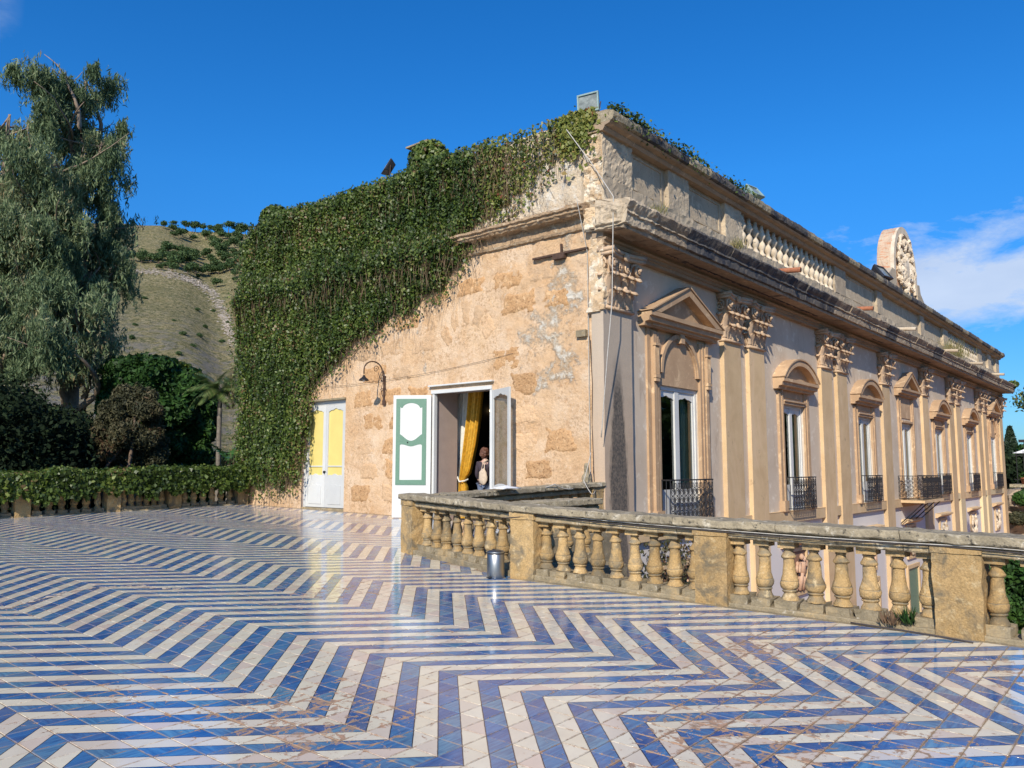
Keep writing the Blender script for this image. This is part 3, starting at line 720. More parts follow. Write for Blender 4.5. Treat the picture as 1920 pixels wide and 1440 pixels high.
def end_wall():
    xs = list(np.arange(-22.15, -9.0, 0.085)) + [-9.0]; zs = list(np.arange(GZ, 9.15, 0.45)); zs = [z for z in zs if z < 0.1] + list(np.arange(0.2, 9.2, 0.085)) + [9.2]
    for a, b, c, d in (DOORL, DOORM):
        xs = [x for x in xs if abs(x - a) > .04 and abs(x - b) > .04] + [a, b]
        zs = [z for z in zs if abs(z - c) > .04 and abs(z - d) > .04] + [c, d]
    xs = sorted(xs); zs = sorted(set(round(z, 4) for z in zs)); nx, nz = len(xs), len(zs)
    def edge(x, z):
        e = 1.0
        for a, b, c, d in (DOORL, DOORM):
            dx = max(a - x, x - b, 0); dz = max(c - z, z - d, 0); e = min(e, math.hypot(dx, dz) / 0.2)
        return e
    mb = MB(); vs = []
    for z in zs:
        for x in xs:
            p = Vector((x, 0, z))
            bare = max(0, min(1, (x + 12.2 + 0.35 * (z - 5)) / 1.2)) * max(0, min(1, (z - 3.0) / 2)) if z < 6.9 else max(0, min(1, (x + 11.6) / 1.0))
            a = 0.012 * noise.noise(p * 1.1) + (0.010 + .022 * bare) * noise.noise(p * 4.0) + (0.007 + .014 * bare) * noise.noise(p * 9)
            a += (.015*noise.noise(p*7)*bare)
            if z > 7.2: a += (0.055 * noise.noise(p * 2.6) + .04 * noise.noise(p * 6.5) + .02 * abs(noise.noise(p*13))) * max(0, min(1, (x + 13) / 1.5))
            vs.append((x, WY - max(-0.02, a * edge(x, z) * 1.3), z))
    def bareness(cx, cz):
        q = cx + 11.2 - 0.28 * (cz - 4.2) + 0.9 * noise.noise(Vector((cx*1.3, 3, cz*0.9)))
        a_ = max(0, 1 - abs(q - .75) / 1.35) * max(0, min(1, (cz - 2.6) / 1.0)) if cz < 6.8 else 0
        b_ = max(0, min(1, (cx + 13.6) / 1.2)) * max(0, min(1, (cz - 7.2) / .15))
        c_ = .45 * max(0, 1 - abs(cx + 13.9 + .3*(cz-3)) / .25) * (1 if 4.0 < cz < 5.2 else 0)
        return max(a_ * .62, b_ * .8, c_)
    bare_v = [bareness(x, z) for z in zs for x in xs]
    fs = []; mi = []
    for j in range(nz - 1):
        for i in range(nx - 1):
            cx, cz = (xs[i] + xs[i+1]) / 2, (zs[j] + zs[j+1]) / 2
            if any(a < cx < b and c < cz < d for a, b, c, d in (DOORL, DOORM)): continue
            fs.append((j*nx+i, j*nx+i+1, (j+1)*nx+i+1, (j+1)*nx+i))
            mi.append(0)
    k = len(mb.v); mb.v += vs; mb.f += fs; mb.m += mi
    # reveals and the thickness behind
    for a, b, c, d in (DOORL, DOORM):
        for (p, q) in (((a, c), (a, d)), ((b, d), (b, c)), ((a, d), (b, d)), ((b, c), (a, c))):
            dp = 0.85
            mb.add([(p[0], WY+.012, p[1]), (q[0], WY+.012, q[1]), (q[0], WY+dp, q[1]), (p[0], WY+dp, p[1])], [(0,1,2,3)], 2)
    mb.add([(-22.15, WY+.02, GZ), (-22.15, WY+.02, 9.2), (-22.15, 26, 9.2), (-22.15, 26, GZ)], [(0,1,2,3)], 0)
    mb.add([(-22.15, WY, 9.2), (-9.0, WY, 9.2), (-9.0, WY+.5, 9.2), (-22.15, WY+.5, 9.2)], [(0,1,2,3)], 1)
    mb.add([(-22.15, WY+.5, 9.2), (-9.0, WY+.5, 9.2), (-9.0, WY+.5, 8.4), (-22.15, WY+.5, 8.4)], [(0,1,2,3)], 1)
    ew = mb.build('end_wall', [M['wallmix'], M['bare'], M['jamb']], villa, smooth=True)
    at_ = ew.data.attributes.new('bare', 'FLOAT', 'POINT'); at_.data.foreach_set('value', bare_v + [0.0]*(len(ew.data.vertices)-len(bare_v)))
    # roughly dressed blocks that show through the plaster
    st = []
    rs = random.Random(5)
    for r in range(9):
        z0 = 0.78 + r * 0.62; x = -17.1 + (0.45 if r % 2 else 0)
        while x < -9.5:
            w = rs.uniform(0.76, 1.18); z1 = z0 + rs.uniform(.46, .57)
            cx, cz = x + w/2, z0 + .25
            ok = not any(a - .12 < cx + w/2 - .02 and cx - w/2 + .02 < b + .12 and c - .3 < cz + .25 and cz - .25 < d + .16 for a, b, c, d in (DOORL, DOORM))
            ivy = cz > 4.3 + 0.52 * (cx + 18.3) and cx < -12.9
            bare = cx > -11.4 + .3 * (cz - 4.2) and cz > 3.4
            ok = ok and not (abs(cx+12.85) < 1.15 and 4.0 < cz < 5.7)
            if cx + w/2 < -9.35 and ok and not ivy and cz < 6.2 and rs.random() < (0.5 if bare else 0.95): st.append((x, x + w, z0, z1))
            x += w + rs.uniform(.08, .2)
    # voussoirs of a blocked opening above the doorway
    def stone_mesh(pts_fn, nx, nz, seed, proud):
        vs = []; fs = []
        for j in range(nz + 1):
            for i in range(nx + 1):
                u, v = i / nx, j / nz; x, z = pts_fn(u, v)
                e = min(u, 1-u, (v), (1-v)) * 2
                n1 = noise.noise(Vector((x*3.1, seed, z*3.1))); n2 = noise.noise(Vector((x*10, seed+4, z*10)))
                hgt = -0.04 + (proud + 0.04) * max(0, min(1, (e + .34*n1 + .16*n2 - 0.08) * 5)) + 0.018 * n2 + .008*noise.noise(Vector((x*22, seed, z*22)))
                vs.append((x, WY - hgt, z))
        for j in range(nz):
            for i in range(nx): fs.append((j*(nx+1)+i, j*(nx+1)+i+1, (j+1)*(nx+1)+i+1, (j+1)*(nx+1)+i))
        m_ = MB(); m_.add(vs, fs); return m_
    for k, (a, b, c, d) in enumerate(st):
        stone_mesh(lambda u, v: (a + (b-a)*u, c + (d-c)*v), 16, 11, k, rs.uniform(.006, .024)).build('stone', M['ashlar' if rs.random() < .5 else 'ashlar2'], ew, smooth=True)
    cx, cz = -12.85, 3.9
    for k in range(5):
        a0, a1 = R(150 - k*24.5), R(150 - (k+1)*24.5 + 4)
        stone_mesh(lambda u, v: (cx + math.cos(a0+(a1-a0)*u)*(1.05+.75*v)*.62, cz + 0.1+ math.sin(a0+(a1-a0)*u)*(1.05+.75*v)*.95), 10, 10, 80+k, .018).build('stone', M['ashlar2'], ew, smooth=True)
    # string cornice of the end wall: three crumbling mouldings
    mb = MB(); prof = [(WY+.02, 6.70), (WY-.07, 6.71), (WY-.09, 6.76), (WY-.03, 6.79), (WY-.03, 6.99), (WY-.24, 7.0), (WY-.27, 7.04), (WY-.30, 7.05), (WY-.30, 7.10), (WY-.36, 7.12), (WY-.36, 7.17), (WY-.1, 7.25), (WY+.02, 7.30)]
    mb.ext(dens(prof, .045), 'x', -22.1, -9.28, 260); mb.rough(0.012, 3.0, 3); mb.rough(.014, 9, 5); mb.rough(.012, 22, 7)
    mb.build('string_cornice', M['cornice2'], villa)
    # iron beam on the wall with its bracket
    mb = MB(); mb.box(-10.78, -9.32, WY-.10, WY-.03, 6.27, 6.31); mb.box(-10.2, -9.9, WY-.13, WY-.02, 6.17, 6.265); mb.box(-10.02, -9.98, WY-.09, WY-.05, 6.31, 6.5)
    mb.build('iron_bar', M['rust'], villa)
    mb = MB(); mb.box(-9.62, -9.38, WY-.10, WY+.05, 4.42, 4.56); mb.rough(.006, 9); mb.build('beam_end', M['plinth'], villa)
    mb = MB(); mb.box(-9.33, -9.21, WY-.05, WY+.1, 8.18, 8.56); mb.build('vent', M['inside'], villa)
    mb = MB(); mb.box(-9.38, -9.345, WY-.07, WY+.05, 8.1, 8.62); mb.box(-9.20, -9.165, WY-.07, WY+.05, 8.1, 8.62); mb.build('vent_frame', M['parapet'], villa)
    return ew
EW = end_wall()

def corner():
    mb = MB(); n = 60
    prof = [(-9.24, WY-.07), (-9.1, WY-.075), (XP, WY-.07), (XP, WY+.4), (XP, 14.67), (XF-.05, 14.67), (XF-.05, WY+.1), (-9.24, WY+.1)]
    mb.ext(prof, 'z', GZ, 4.97, n); mb.rough(0.006, 2.2, 4, ax=(1,1,0)); 
    p = mb.build('pilaster', M['stained'], villa)
    # the entablature block over it, badly eroded
    mb = MB(); prof = [(-9.26, WY-.09), (-9.1, WY-.11), (XP+.03, WY-.09), (XP+.03, 14.7), (-9.2, 14.7), (-9.24, WY+.1)]
    prof2 = []
    for a in range(6):
        p0, p1 = prof[a], prof[(a+1) % 6]
        for k in range(4): prof2.append((p0[0]+(p1[0]-p0[0])*k/4, p0[1]+(p1[1]-p0[1])*k/4))
    mb.ext(dens(prof, .06), 'z', 4.99, 6.5, 30); mb.rough(0.034, 4.2, 6); mb.rough(.020, 11, 2)
    mb.build('eroded_corner', M['bare'], p)
    mb = MB(); mb.ext([(-9.34, 4.90), (-9.32, 4.95), (-9.30, 5.0), (-9.0, 5.0), (-9.0, 4.9)], 'y', WY-.13, WY, 2)
    mb.box(-9.32, XP+.05, WY-.12, WY-.06, 4.93, 5.0); mb.build('neck_moulding', M['bare'], p)
    return p
CP = corner()

# ---- capital
def capital_mesh():
    mb = MB(); w = 1.0
    # bell
    vs = []; fs = []
    for j in range(7):
        t_ = j / 6; hw = .46 + .07*t_*t_; o = .02 + .10*t_*t_; z = .06 + t_*1.04
        vs += [(-.2, -hw, z), (o, -hw, z), (o, hw, z), (-.2, hw, z)]
    for j in range(6):
        for k in range(4): fs.append((j*4+k, j*4+(k+1)%4, (j+1)*4+(k+1)%4, (j+1)*4+k))
    mb.add(vs, fs)
    # astragal
    for zz, r_, o in ((.025, .030, .05), (.065, .016, .03)):
        prof = [(-.15, zz - r_), (o, zz-r_), (o+r_, zz), (o, zz+r_), (-.15, zz+r_)]
        mb.ext(prof, 'y', -.5-r_-.02, .5+r_+.02, 1)
    def leaf(u0, z0, h, wd, outm, side=0, curl=1.0):
        nu, nv = 6, 10; g = []
        for j in range(nv + 1):
            t_ = j / nv
            # centre line: up the bell, then rolling outwards and over
            if t_ < .72: o = .03 + .07*(t_/.72)**2*outm; z = z0 + h * (t_/.72) * .93
            else:
                a = (t_ - .72)/.28 * math.pi * 0.95 * curl; rr = .085*outm
                o = .03 + .07*outm + rr*(1-math.cos(a)); z = z0 + h*.93 + rr*math.sin(a)
            ww = wd * (0.55 + .62*math.sin(min(1, t_*1.15)*math.pi*.62)) * (1 - .55*max(0, t_-.72)/.28)
            ww *= 1 + .22*math.cos(t_*math.pi*9)
            row = []
            for i in range(nu + 1):
                s_ = (i/nu - .5)*2; bow = -.035*s_*s_ + .02*(1-abs(s_))*(1) - .012*math.cos(s_*9)
                row.append((o + bow, u0 + s_*ww, z))
            g.append(row)
        vs = []; fs = []
        for row in g: vs += row
        off = len(vs)
        for row in g: vs += [(x-.035, y, z-.012) for x, y, z in row]
        c_ = nu + 1
        for j in range(nv):
            for i in range(nu):
                a = j*c_+i; fs.append((a, a+1, a+c_+1, a+c_)); fs.append((off+a, off+a+c_, off+a+c_+1, off+a+1))
            a, b = j*c_, (j+1)*c_; fs.append((a, b, off+b, off+a)); a, b = j*c_+nu, (j+1)*c_+nu; fs.append((a, off+a, off+b, b))
        fs.append(tuple([nv*c_+i for i in range(c_)] + [off+nv*c_+i for i in range(c_)][::-1]))
        if side:
            vs = [(-.06 + (y-u0)*side*-1 if False else -.05+ (y-u0), side*(.46 + x), z) for x, y, z in vs]
        mb.add(vs, fs)
    for u in (-.33, 0, .33): leaf(u, .08, .30, .135, 1.0)
    for u in (-.46, -.165, .165, .46): leaf(u, .10, .60, .12, 1.15)
    for s_ in (-1, 1): leaf(0, .08, .30, .09, .9, side=s_); leaf(0, .10, .6, .09, 1.0, side=s_)
    # volutes and helices
    def spiral(cy, cz, r0, turns, side, tr, ox0, ox1):
        pts = []; rs = []
        for k in range(34):
            t_ = k / 33; a = turns*2*math.pi*t_; r_ = r0*(1-.82*t_)
            pts.append((ox0+(ox1-ox0)*t_, cy + side*math.sin(a)*r_ , cz + math.cos(a)*r_)); rs.append(tr*(1-.45*t_))
        return pts, rs
    for s_ in (-1, 1):
        pts, rs = spiral(s_*.50, .93, .15, 2.0, s_, .036, .16, .25)
        stem = [(.08, s_*.20, .55), (.10, s_*.22, .72), (.12, s_*.28, .9), (.14, s_*.36, 1.03)]
        mb.tube(stem + pts, [.03,.034,.036,.036] + rs, 6)
        mb.sphere((.24, s_*.50, .93), (.05,.045,.045), 6, 5)
        pts, rs = spiral(s_*.15, .90, .085, 1.6, -s_, .022, .12, .17)
        mb.tube([(.08, s_*.2, .6), (.10, s_*.2, .8)] + pts, [.022,.024] + rs, 5)
        # side volute
        pts, rs = spiral(0, .93, .13, 1.7, 1, .03, .0, .0)
        mb.tube([(-.05 + y_, s_*(.60), z_) for x_, y_, z_ in pts], rs, 5)
    # abacus, hollow-fronted
    pr = []
    for k in range(9):
        s_ = (k/8 - .5)*2; pr.append((.30 - .14*(1-s_*s_), s_*.66))
    prof = pr + [(-.12, .64), (-.12, -.64)]
    mb.ext([(x, y) for x, y in prof], 'z', 1.10, 1.17); mb.ext([(x+(.02 if x > 0 else 0), y*1.03) for x, y in prof], 'z', 1.171, 1.25)
    mb.sphere((.22, 0, 1.13), (.07,.09,.10), 7, 5)
    mb.sphere((.17, 0, .45), (.05,.05,.07), 6, 5)
    return mb.rough(.008, 7).mesh('capital', M['capital'], smooth=True)
capme = capital_mesh()
for k, y in enumerate(PIL):
    if k == 0: p = CP
    else:
        w = 1.02; mb = MB(); xo = XP
        mb.ext([(XF-.03, y-w/2), (xo, y-w/2), (xo, y), (xo, y+w/2), (XF-.03, y+w/2)], 'z', GZ, 4.97, 40)
        mb.rough(.0035, 1.7, k, ax=(1, 1, 0)); p = mb.build('pilaster', M['tan'], villa)
    c = link('capital', capme, p, loc=(XP, y, 4.97), scale=(1, .96 + .04*((k*7) % 3)/2, 1))
    if k == len(PIL) - 1:
        pass

# ---- long front wall with openings
def front_wall():
    mb = MB(); X0, X1 = XF - .55, XF
    y = WY + .1
    OW = .86
    def piece(a, b, c, d):
        n = max(1, int((d-c)/1.2)); m_ = max(1, int((b-a)/1.0))
        mb.box(X0, X1, a, b, c, d)
    for yc, kind in WIN:
        ow = .98 if kind == 'arch' else .86
        piece(y, yc-ow, .13, 6.5); piece(yc-ow, yc+ow, 3.58, 6.5); piece(yc-ow, yc+ow, .13, .45); y = yc + ow
    piece(y, YE-.1, .13, 6.5)
    w = mb.build('front_wall', M['lilac'], villa)
    # lower storey
    mb = MB(); mb.box(X0, X1-.03, WY+.1, YE-.1, GZ, .13); mb.build('lower_wall', M['lower'], villa)
    mb = MB(); mb.box(-22.1, X0, YE-.6, YE-.1, GZ, 9.0); mb.box(-22.1, -21.7, 26, YE-.1, GZ, 9.0); mb.build('rear_wall', M['ochre'], villa)
    # sill course between the pilasters
    for a, b in zip(PIL[:-1], PIL[1:]):
        if b - a < 2: 
            mb = MB(); mb.box(XF-.02, XP-.05, a+.52, b-.52, .13, .44); mb.build('string_course', M['tan'], villa); continue
        mb = MB(); mb.ext([(XF-.02, .12), (XP-.035, .12), (XP-.03, .42), (XP-.02, .44), (XF-.02, .45)], 'y', a+.52, b-.52, 4); mb.build('string_course', M['tan'], villa)
    # roof and interior, its darkness put into the colour
    mb = MB(); mb.box(-22.0, XF-.3, WY+.52, YE-.4, 8.3, 8.45); mb.build('roof', M['roof'], villa)
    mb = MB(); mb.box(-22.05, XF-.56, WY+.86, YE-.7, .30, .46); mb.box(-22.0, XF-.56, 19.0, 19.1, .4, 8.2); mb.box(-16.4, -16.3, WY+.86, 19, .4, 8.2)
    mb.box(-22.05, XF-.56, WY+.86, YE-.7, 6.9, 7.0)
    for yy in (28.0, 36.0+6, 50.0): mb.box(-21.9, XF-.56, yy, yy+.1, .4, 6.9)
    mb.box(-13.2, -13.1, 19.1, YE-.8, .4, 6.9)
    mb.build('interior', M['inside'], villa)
front_wall()

# ---- entablature and great cornice
def ent_profile(y0, y1, n, name, prof, mat, amp=0.01, fr=3, seed=0, amp2=.004):
    mb = MB(); mb.ext(prof, 'y', y0, y1, n); mb.rough(amp, fr, seed); mb.rough(amp2, 12, seed+1)
    return mb.build(name, mat, villa)
YC0, YC1 = WY-.20, YE+.55
ent_profile(WY-.10, YE+.12, 160, 'architrave', [(XF-.1, 6.225), (XP+.03, 6.225), (XP+.03, 6.31), (XP+.06, 6.315), (XP+.06, 6.39), (XP+.10, 6.40), (XP+.12, 6.44), (XF-.1, 6.445)], M['entab'], .004)
ent_profile(WY-.12, YE+.15, 160, 'frieze', [(XF-.1, 6.446), (XP+.05, 6.446), (XP+.05, 6.53), (XP+.13, 6.56), (XP+.17, 6.60), (XF-.1, 6.62)], M['entab'], .004, seed=3)
ent_profile(WY-.22, YC1, 200, 'cornice_soffit', [(XF-.1, 6.621), (XP+.20, 6.60), (XP+.24, 6.54), (-8.42, 6.54), (-8.40, 6.52), (-8.34, 6.51), (-8.33, 6.55), (-8.34, 6.60), (XF-.1, 6.66)], M['brownblock'], .006, seed=5)
# corona and cyma in separate weathered blocks
y = WY-.26; rs = random.Random(3); k = 0
while y < YC1:
    L = min(rs.uniform(1.0, 1.7), YC1 + .05 - y); dz = rs.uniform(-.025, .02); dx = rs.uniform(-.03, .03)
    mb = MB(); prof = [(-9.0, 6.55), (-8.32, 6.585), (-8.27, 6.60), (-8.26+dx*.4, 6.72), (-8.26, 6.78), (-8.22, 6.80), (-8.24+dx, 6.86), (-8.17+dx, 6.95+dz), (-8.13+dx, 7.02+dz), (-8.15+dx, 7.07+dz), (-8.4, 7.12+dz), (-8.7, 7.17), (-9.0, 7.20)]
    mb.ext(dens(prof, .05) if k < 3 else prof, 'y', y+.003, y+L-.003, max(3, int(L*(22 if k < 3 else 10)))); mb.rough(.034 if k == 0 else .018, 3, k); mb.rough(.022 if k == 0 else .012, 10, k+1)
    mb.build('cornice_block', M['parapet' if k == 0 else ('black' if (1 < k < 10 or k in (14, 19, 26)) else 'brownblock')], villa); y += L; k += 1

# ---- parapet
def eroded_faces():
    for k, (x0, x1, z0, z1, yb, mat) in enumerate(((-9.42, -8.96, 7.22, 8.08, WY-.05, 'bare'), (-9.40, -8.97, 8.12, 8.74, WY-.04, 'bare'), (-9.0, -8.32, 6.60, 7.08, WY-.275, 'parapet'), (-9.36, -9.0, 6.60, 7.12, WY-.16, 'bare'))):
        def fn(u, v):
            x, z = x0+(x1-x0)*u, z0+(z1-z0)*v; e = min(u, 1-u, v, 1-v)*2; p = Vector((x*5, k, z*5))
            return (x, yb + .05 - .09*min(1, e*6+.1) - .05*noise.noise(p) - .035*noise.noise(p*2.6) - .015*noise.noise(p*6), z)
        vs, fs = grid_face(fn, 26, 30); mb = MB(); mb.add(vs, fs)
        mb.build('quoin', M[mat], villa, smooth=False)
eroded_faces()
def parapet():
    base = MB(); base.ext([(-9.5, 7.1), (-8.98, 7.1), (-8.9, 7.12), (-8.90, 7.22), (-8.91, 7.32), (-8.91, 7.42), (-8.92, 7.5), (-8.95, 7.52), (-8.95, 7.62), (-8.95, 7.72), (-8.95, 7.80), (-9.5, 7.8)], 'y', WY-.02, YE, 460)
    base.rough(.028, 2.6, 8); base.rough(.020, 8, 9); pb = base.build('parapet', M['parapet'], villa)
    segs = [('pier', 13.63, 14.80), ('panel', 14.80, 16.45), ('pier', 16.45, 17.45), ('panel', 17.45, 19.50), ('pier', 19.50, 20.55), ('bal', 20.55, 28.2), ('pier', 28.2, 29.35),
            ('panel', 29.35, 33.2), ('pier', 33.2, 33.9)]
    allsegs = segs + [('panel', 33.9, 2*YM-33.9)] + [(t_, 2*YM-b, 2*YM-a) for t_, a, b in segs[::-1]]
    # a baluster of the roof parapet: engaged in front of the backing wall
    bp = [(0,0),(.12,0),(.12,.05),(.07,.10),(.055,.16),(.075,.20),(.105,.27),(.11,.33),(.085,.40),(.058,.44),(.05,.47),(.075,.50),(.11,.55),(.12,.60),(.10,.67),(.07,.71),(.085,.74),(.085,.76),(.06,.78),(.06,.95),(0,.95)]
    m_ = MB(); m_.lathe(bp, seg=10); bme = m_.mesh('baluster', M['relief'], smooth=True)
    for k, (t_, a, b) in enumerate(allsegs):
        mb = MB()
        if t_ == 'pier':
            n = max(4, int((b-a)*(16 if k < 5 else 6))); mb.ext(dens([(-9.5, 7.80), (XP, 7.80), (XP, 8.80), (-9.5, 8.80)], .07 if k < 5 else .3), 'y', a, b, n)
            mb.rough(.026 if k == 0 else .014, 4, k); mb.rough(.026 if k == 0 else .009, 11, k); mb.build('pier', M['parapet'], pb)
        elif t_ == 'panel':
            n = max(4, int((b-a)*4)); mb.ext([(-9.5, 7.80), (-9.07, 7.80), (-9.07, 8.80), (-9.5, 8.8)], 'y', a, b, n); mb.rough(.006, 3, k); q = mb.build('panel', M['parapet'], pb)
            if b - a < 4.5:
                mb = MB(); i = .14
                for (y0, y1, z0, z1) in ((a+i, b-i, 7.88, 7.93), (a+i, b-i, 8.62, 8.67), (a+i, a+i+.05, 7.93, 8.62), (b-i-.05, b-i, 7.93, 8.62)): mb.box(-9.08, -9.045, y0, y1, z0, z1)
                mb.build('panel_moulding', M['parapet'], q)
        else:
            mb.ext([(-9.5, 7.80), (-9.20, 7.80), (-9.20, 8.80), (-9.5, 8.80)], 'y', a, b, 10); mb.rough(.008, 3, k); q = mb.build('backing', M['parapet'], pb)
            n = 17
            for j in range(n): link('baluster', bme, pb, loc=(-9.06, a + (b-a)*(j+.5)/n, 7.80 + rs.uniform(-.01, .01)), scale=(1, 1, 1.02), rotz=rs.uniform(0, 6))
    # moulded coping in weathered lengths
    y = WY-.10; k = 0
    while y < YE + .1:
        L = min(rs.uniform(.9, 1.6), YE + .15 - y); dz = rs.uniform(-.02, .02)
        mb = MB(); mb.ext([(-9.55, 8.74), (-8.88, 8.74), (-8.84, 8.80), (-8.84, 8.83), (-8.72, 8.86), (-8.69, 8.90), (-9.55, 8.91)], 'y', y, y+L, max(3, int(L*8)))
        mb.rough(.008, 5, k); mb.build('coping_moulding', M['entab'], pb)
        mb = MB(); mb.ext([(-9.6, 8.915), (-8.68, 8.905), (-8.62, 8.93), (-8.60, 9.03), (-8.62, 9.12+dz), (-8.8, 9.16+dz), (-9.1, 9.18), (-9.6, 9.17)], 'y', y+.003, y+L-.003, max(3, int(L*10)))
        mb.rough(.018, 4, k+40); mb.rough(.010, 12, k+50); mb.build('coping', M['black'] if k % 3 else M['coping'], pb); y += L; k += 1
parapet()

# ---- crest over the middle
def crest():
    cy, w, h, z0 = 37.3, 2.0, 3.05, 9.15; X0, X1 = -9.50, -8.92
    prof = [(-w, 0), (w, 0), (w, .55)]
    out = [(-w, 0), (w, 0)]
    for k in range(21):
        a = math.pi * k / 20; out.append((math.cos(a)*w*.93, .95 + math.sin(a)*(h-.95)))
    mb = MB(); mb.ext([(cy + y, z0 + z) for y, z in out], 'x', X0, X1, 8); mb.rough(.03, 3, 3); mb.rough(.012, 10, 3)
    c = mb.build('crest', M['brick'], villa)
    mb = MB()
    # stucco frame round the front
    for k in range(24):
        a0, a1 = math.pi*k/24, math.pi*(k+1)/24
        f = lambda a, s_: (cy + math.cos(a)*w*.93*s_, z0 + .95 + math.sin(a)*(h-.95)*s_)
        mb.ext([f(a0, 1.0), f(a1, 1.0), f(a1, .86), f(a0, .86)], 'x', X1-.05, X1+.10)
    mb.box(X1-.05, X1+.10, cy-w*.93, cy-w*.80, z0+.3, z0+.95); mb.box(X1-.05, X1+.10, cy+w*.80, cy+w*.93, z0+.3, z0+.95)
    mb.build('crest_frame', M['relief'], c)
    mb = MB(); r_ = random.Random(9)
    mb.sphere((X1+.05, cy, z0+1.25), (.16, .55, .62), 14, 10)
    for s_ in (-1, 1):
        for j in range(5):
            pts = []; a0 = r_.uniform(-.4, .4)
            for q in range(12):
                t_ = q/11; aa = a0 + t_*4.5; rr = .34*(1-.6*t_)
                pts.append((X1+.12+.06*t_, cy + s_*(.75+.2*math.sin(j)) + s_*math.sin(aa)*rr, z0 + .55 + j*.42 + math.cos(aa)*rr))
            mb.tube(pts, [.09*(1-.5*q/11) for q in range(12)], 6)
    for j in range(46):
        a = r_.uniform(0, 2*math.pi); rr = r_.uniform(.5, 1.35)
        mb.sphere((X1+.08, cy+math.cos(a)*rr, z0+1.15+math.sin(a)*rr*.85), (r_.uniform(.08,.2), r_.uniform(.08,.2), r_.uniform(.10,.26)), 7, 5)
    for q in range(7):
        a = math.pi*(q+.5)/7; mb.sphere((X1+.14, cy+math.cos(a)*.5, z0+2.1+math.sin(a)*.28), (.1,.1,.14), 6, 5)
    mb.rough(.05, 4, 2); mb.build('relief', M['relief'], c)
    for s_, ya in ((-1, cy-2.5), (1, cy+2.5)):
        mb = MB(); mb.ext([(ya-.75, 9.15), (ya+.75, 9.15), (ya+.75*(1 if s_ < 0 else -.2), 9.95 if s_ < 0 else 9.6), (ya+.3*s_*-1, 10.0), (ya-.75*(1 if s_ > 0 else .6), 9.55 if s_ < 0 else 9.95)], 'x', -9.3, -8.8)
        mb.rough(.012, 5); mb.build('crest_block', M['parapet'], c)
crest()

# ---- water spouts
for k, (y, mat, L) in enumerate(((21.9, 'terracotta', .48), (28.9, 'terracotta', .34), (34.3, 'relief', .5), (42.0, 'parapet', .5), (48.0, 'parapet', .5), (54.5, 'parapet', .5))):
    mb = MB(); mb.tube([(-8.75, y, 7.27), (-8.1 + L*.5, y-.02, 7.19)], .075, 12); 
    o = mb.build('water_spout', M[mat], villa, smooth=True)
    mb = MB(); mb.tube([(-8.1+L*.5+.002, y-.02, 7.19), (-8.1+L*.5+.004, y-.02, 7.19)], .055, 10); mb.build('bore_shade', M['inside'], o)  # flat dark disc painted as the shaded hollow of the spout

# ---- windows of the long front
def ring(mb, y0, y1, z0, z1, t_, x0, x1, bottom=True):
    mb.box(x0, x1, y0, y0+t_, z0, z1); mb.box(x0, x1, y1-t_, y1, z0, z1); mb.box(x0, x1, y0+t_, y1-t_, z1-t_, z1)
    if bottom: mb.box(x0, x1, y0+t_, y1-t_, z0, z0+t_)
def pediment(kind, yc, zb, w, h, d):
    """base cornice zb..zb+.2, then a gable or a segment; w half width, d projection from the wall"""
    mb = MB(); x0 = XF - .02
    mb.ext([(x0, zb-.10), (XF+d*.45, zb-.10), (XF+d*.5, zb-.02), (XF+d*.8, zb+.0), (XF+d*.85, zb+.09), (XF+d, zb+.11), (XF+d, zb+.20), (x0, zb+.21)], 'y', yc-w, yc+w, 6)
    t_ = .17; z1 = zb + .212; k0 = len(mb.v)
    if kind == 'tri':
        L = math.hypot(w, h)
        for s_ in (-1, 1):
            o0 = (yc + s_*w*1.0, z1 - .0); ap = (yc, z1 + h); nn = (0, 0)
            v_ = t_ * L / w
            mb.ext([o0, ap, (yc, z1 + h - v_), (yc + s_*(w - t_*L/h), z1)], 'x', x0, XF+d, 1)
            mb.ext([(yc + s_*(w+.04), z1+.002), (yc, z1+h+.045), (yc, z1+h+.002), (yc+s_*(w-.02), z1+.002)], 'x', x0, XF+d+.035, 1)
        tp = [(yc-w*.9, z1-.03), (yc+w*.9, z1-.03), (yc, z1+h*.9)]
        mb.ext(tp, 'x', x0, XF+d*.35)
    else:
        n = 16; R_ = (w*w + h*h) / (2*h); cz = z1 + h - R_; a1 = math.asin(min(1, w/R_))
        for k in range(n):
            a, b = -a1 + 2*a1*k/n, -a1 + 2*a1*(k+1)/n
            f = lambda a_, r_: (yc + math.sin(a_)*r_, max(z1+.001, cz + math.cos(a_)*r_))
            mb.ext([f(a, R_), f(b, R_), f(b, R_-t_), f(a, R_-t_)], 'x', x0, XF+d, 1)
            mb.ext([f(a, R_+.045), f(b, R_+.045), f(b, R_+.002), f(a, R_+.002)], 'x', x0, XF+d+.035, 1)
        tp = [(yc-w*.9, z1-.03), (yc+w*.9, z1-.03)] + [(yc+math.sin(a1*(1-2*k/10))*(R_-t_*.5), max(z1-.02, cz+math.cos(a1*(1-2*k/10))*(R_-t_*.5))) for k in range(11)]
        mb.ext(tp, 'x', x0, XF+d*.35)
    mb.rough(.006, 4, int(yc)); return mb
def scallop(y0, y1, zt, dip, n=16):
    """lower edge of a top rail: flat shoulders and a wavy dip"""
    out = []
    for k in range(n + 1):
        s_ = k / n; out.append((y0 + (y1-y0)*s_, zt - dip*(.35 + .65*abs(math.cos(s_*math.pi))**2 - .25*math.sin(s_*math.pi*3)**2)))
    return out
rail_meshes = {}
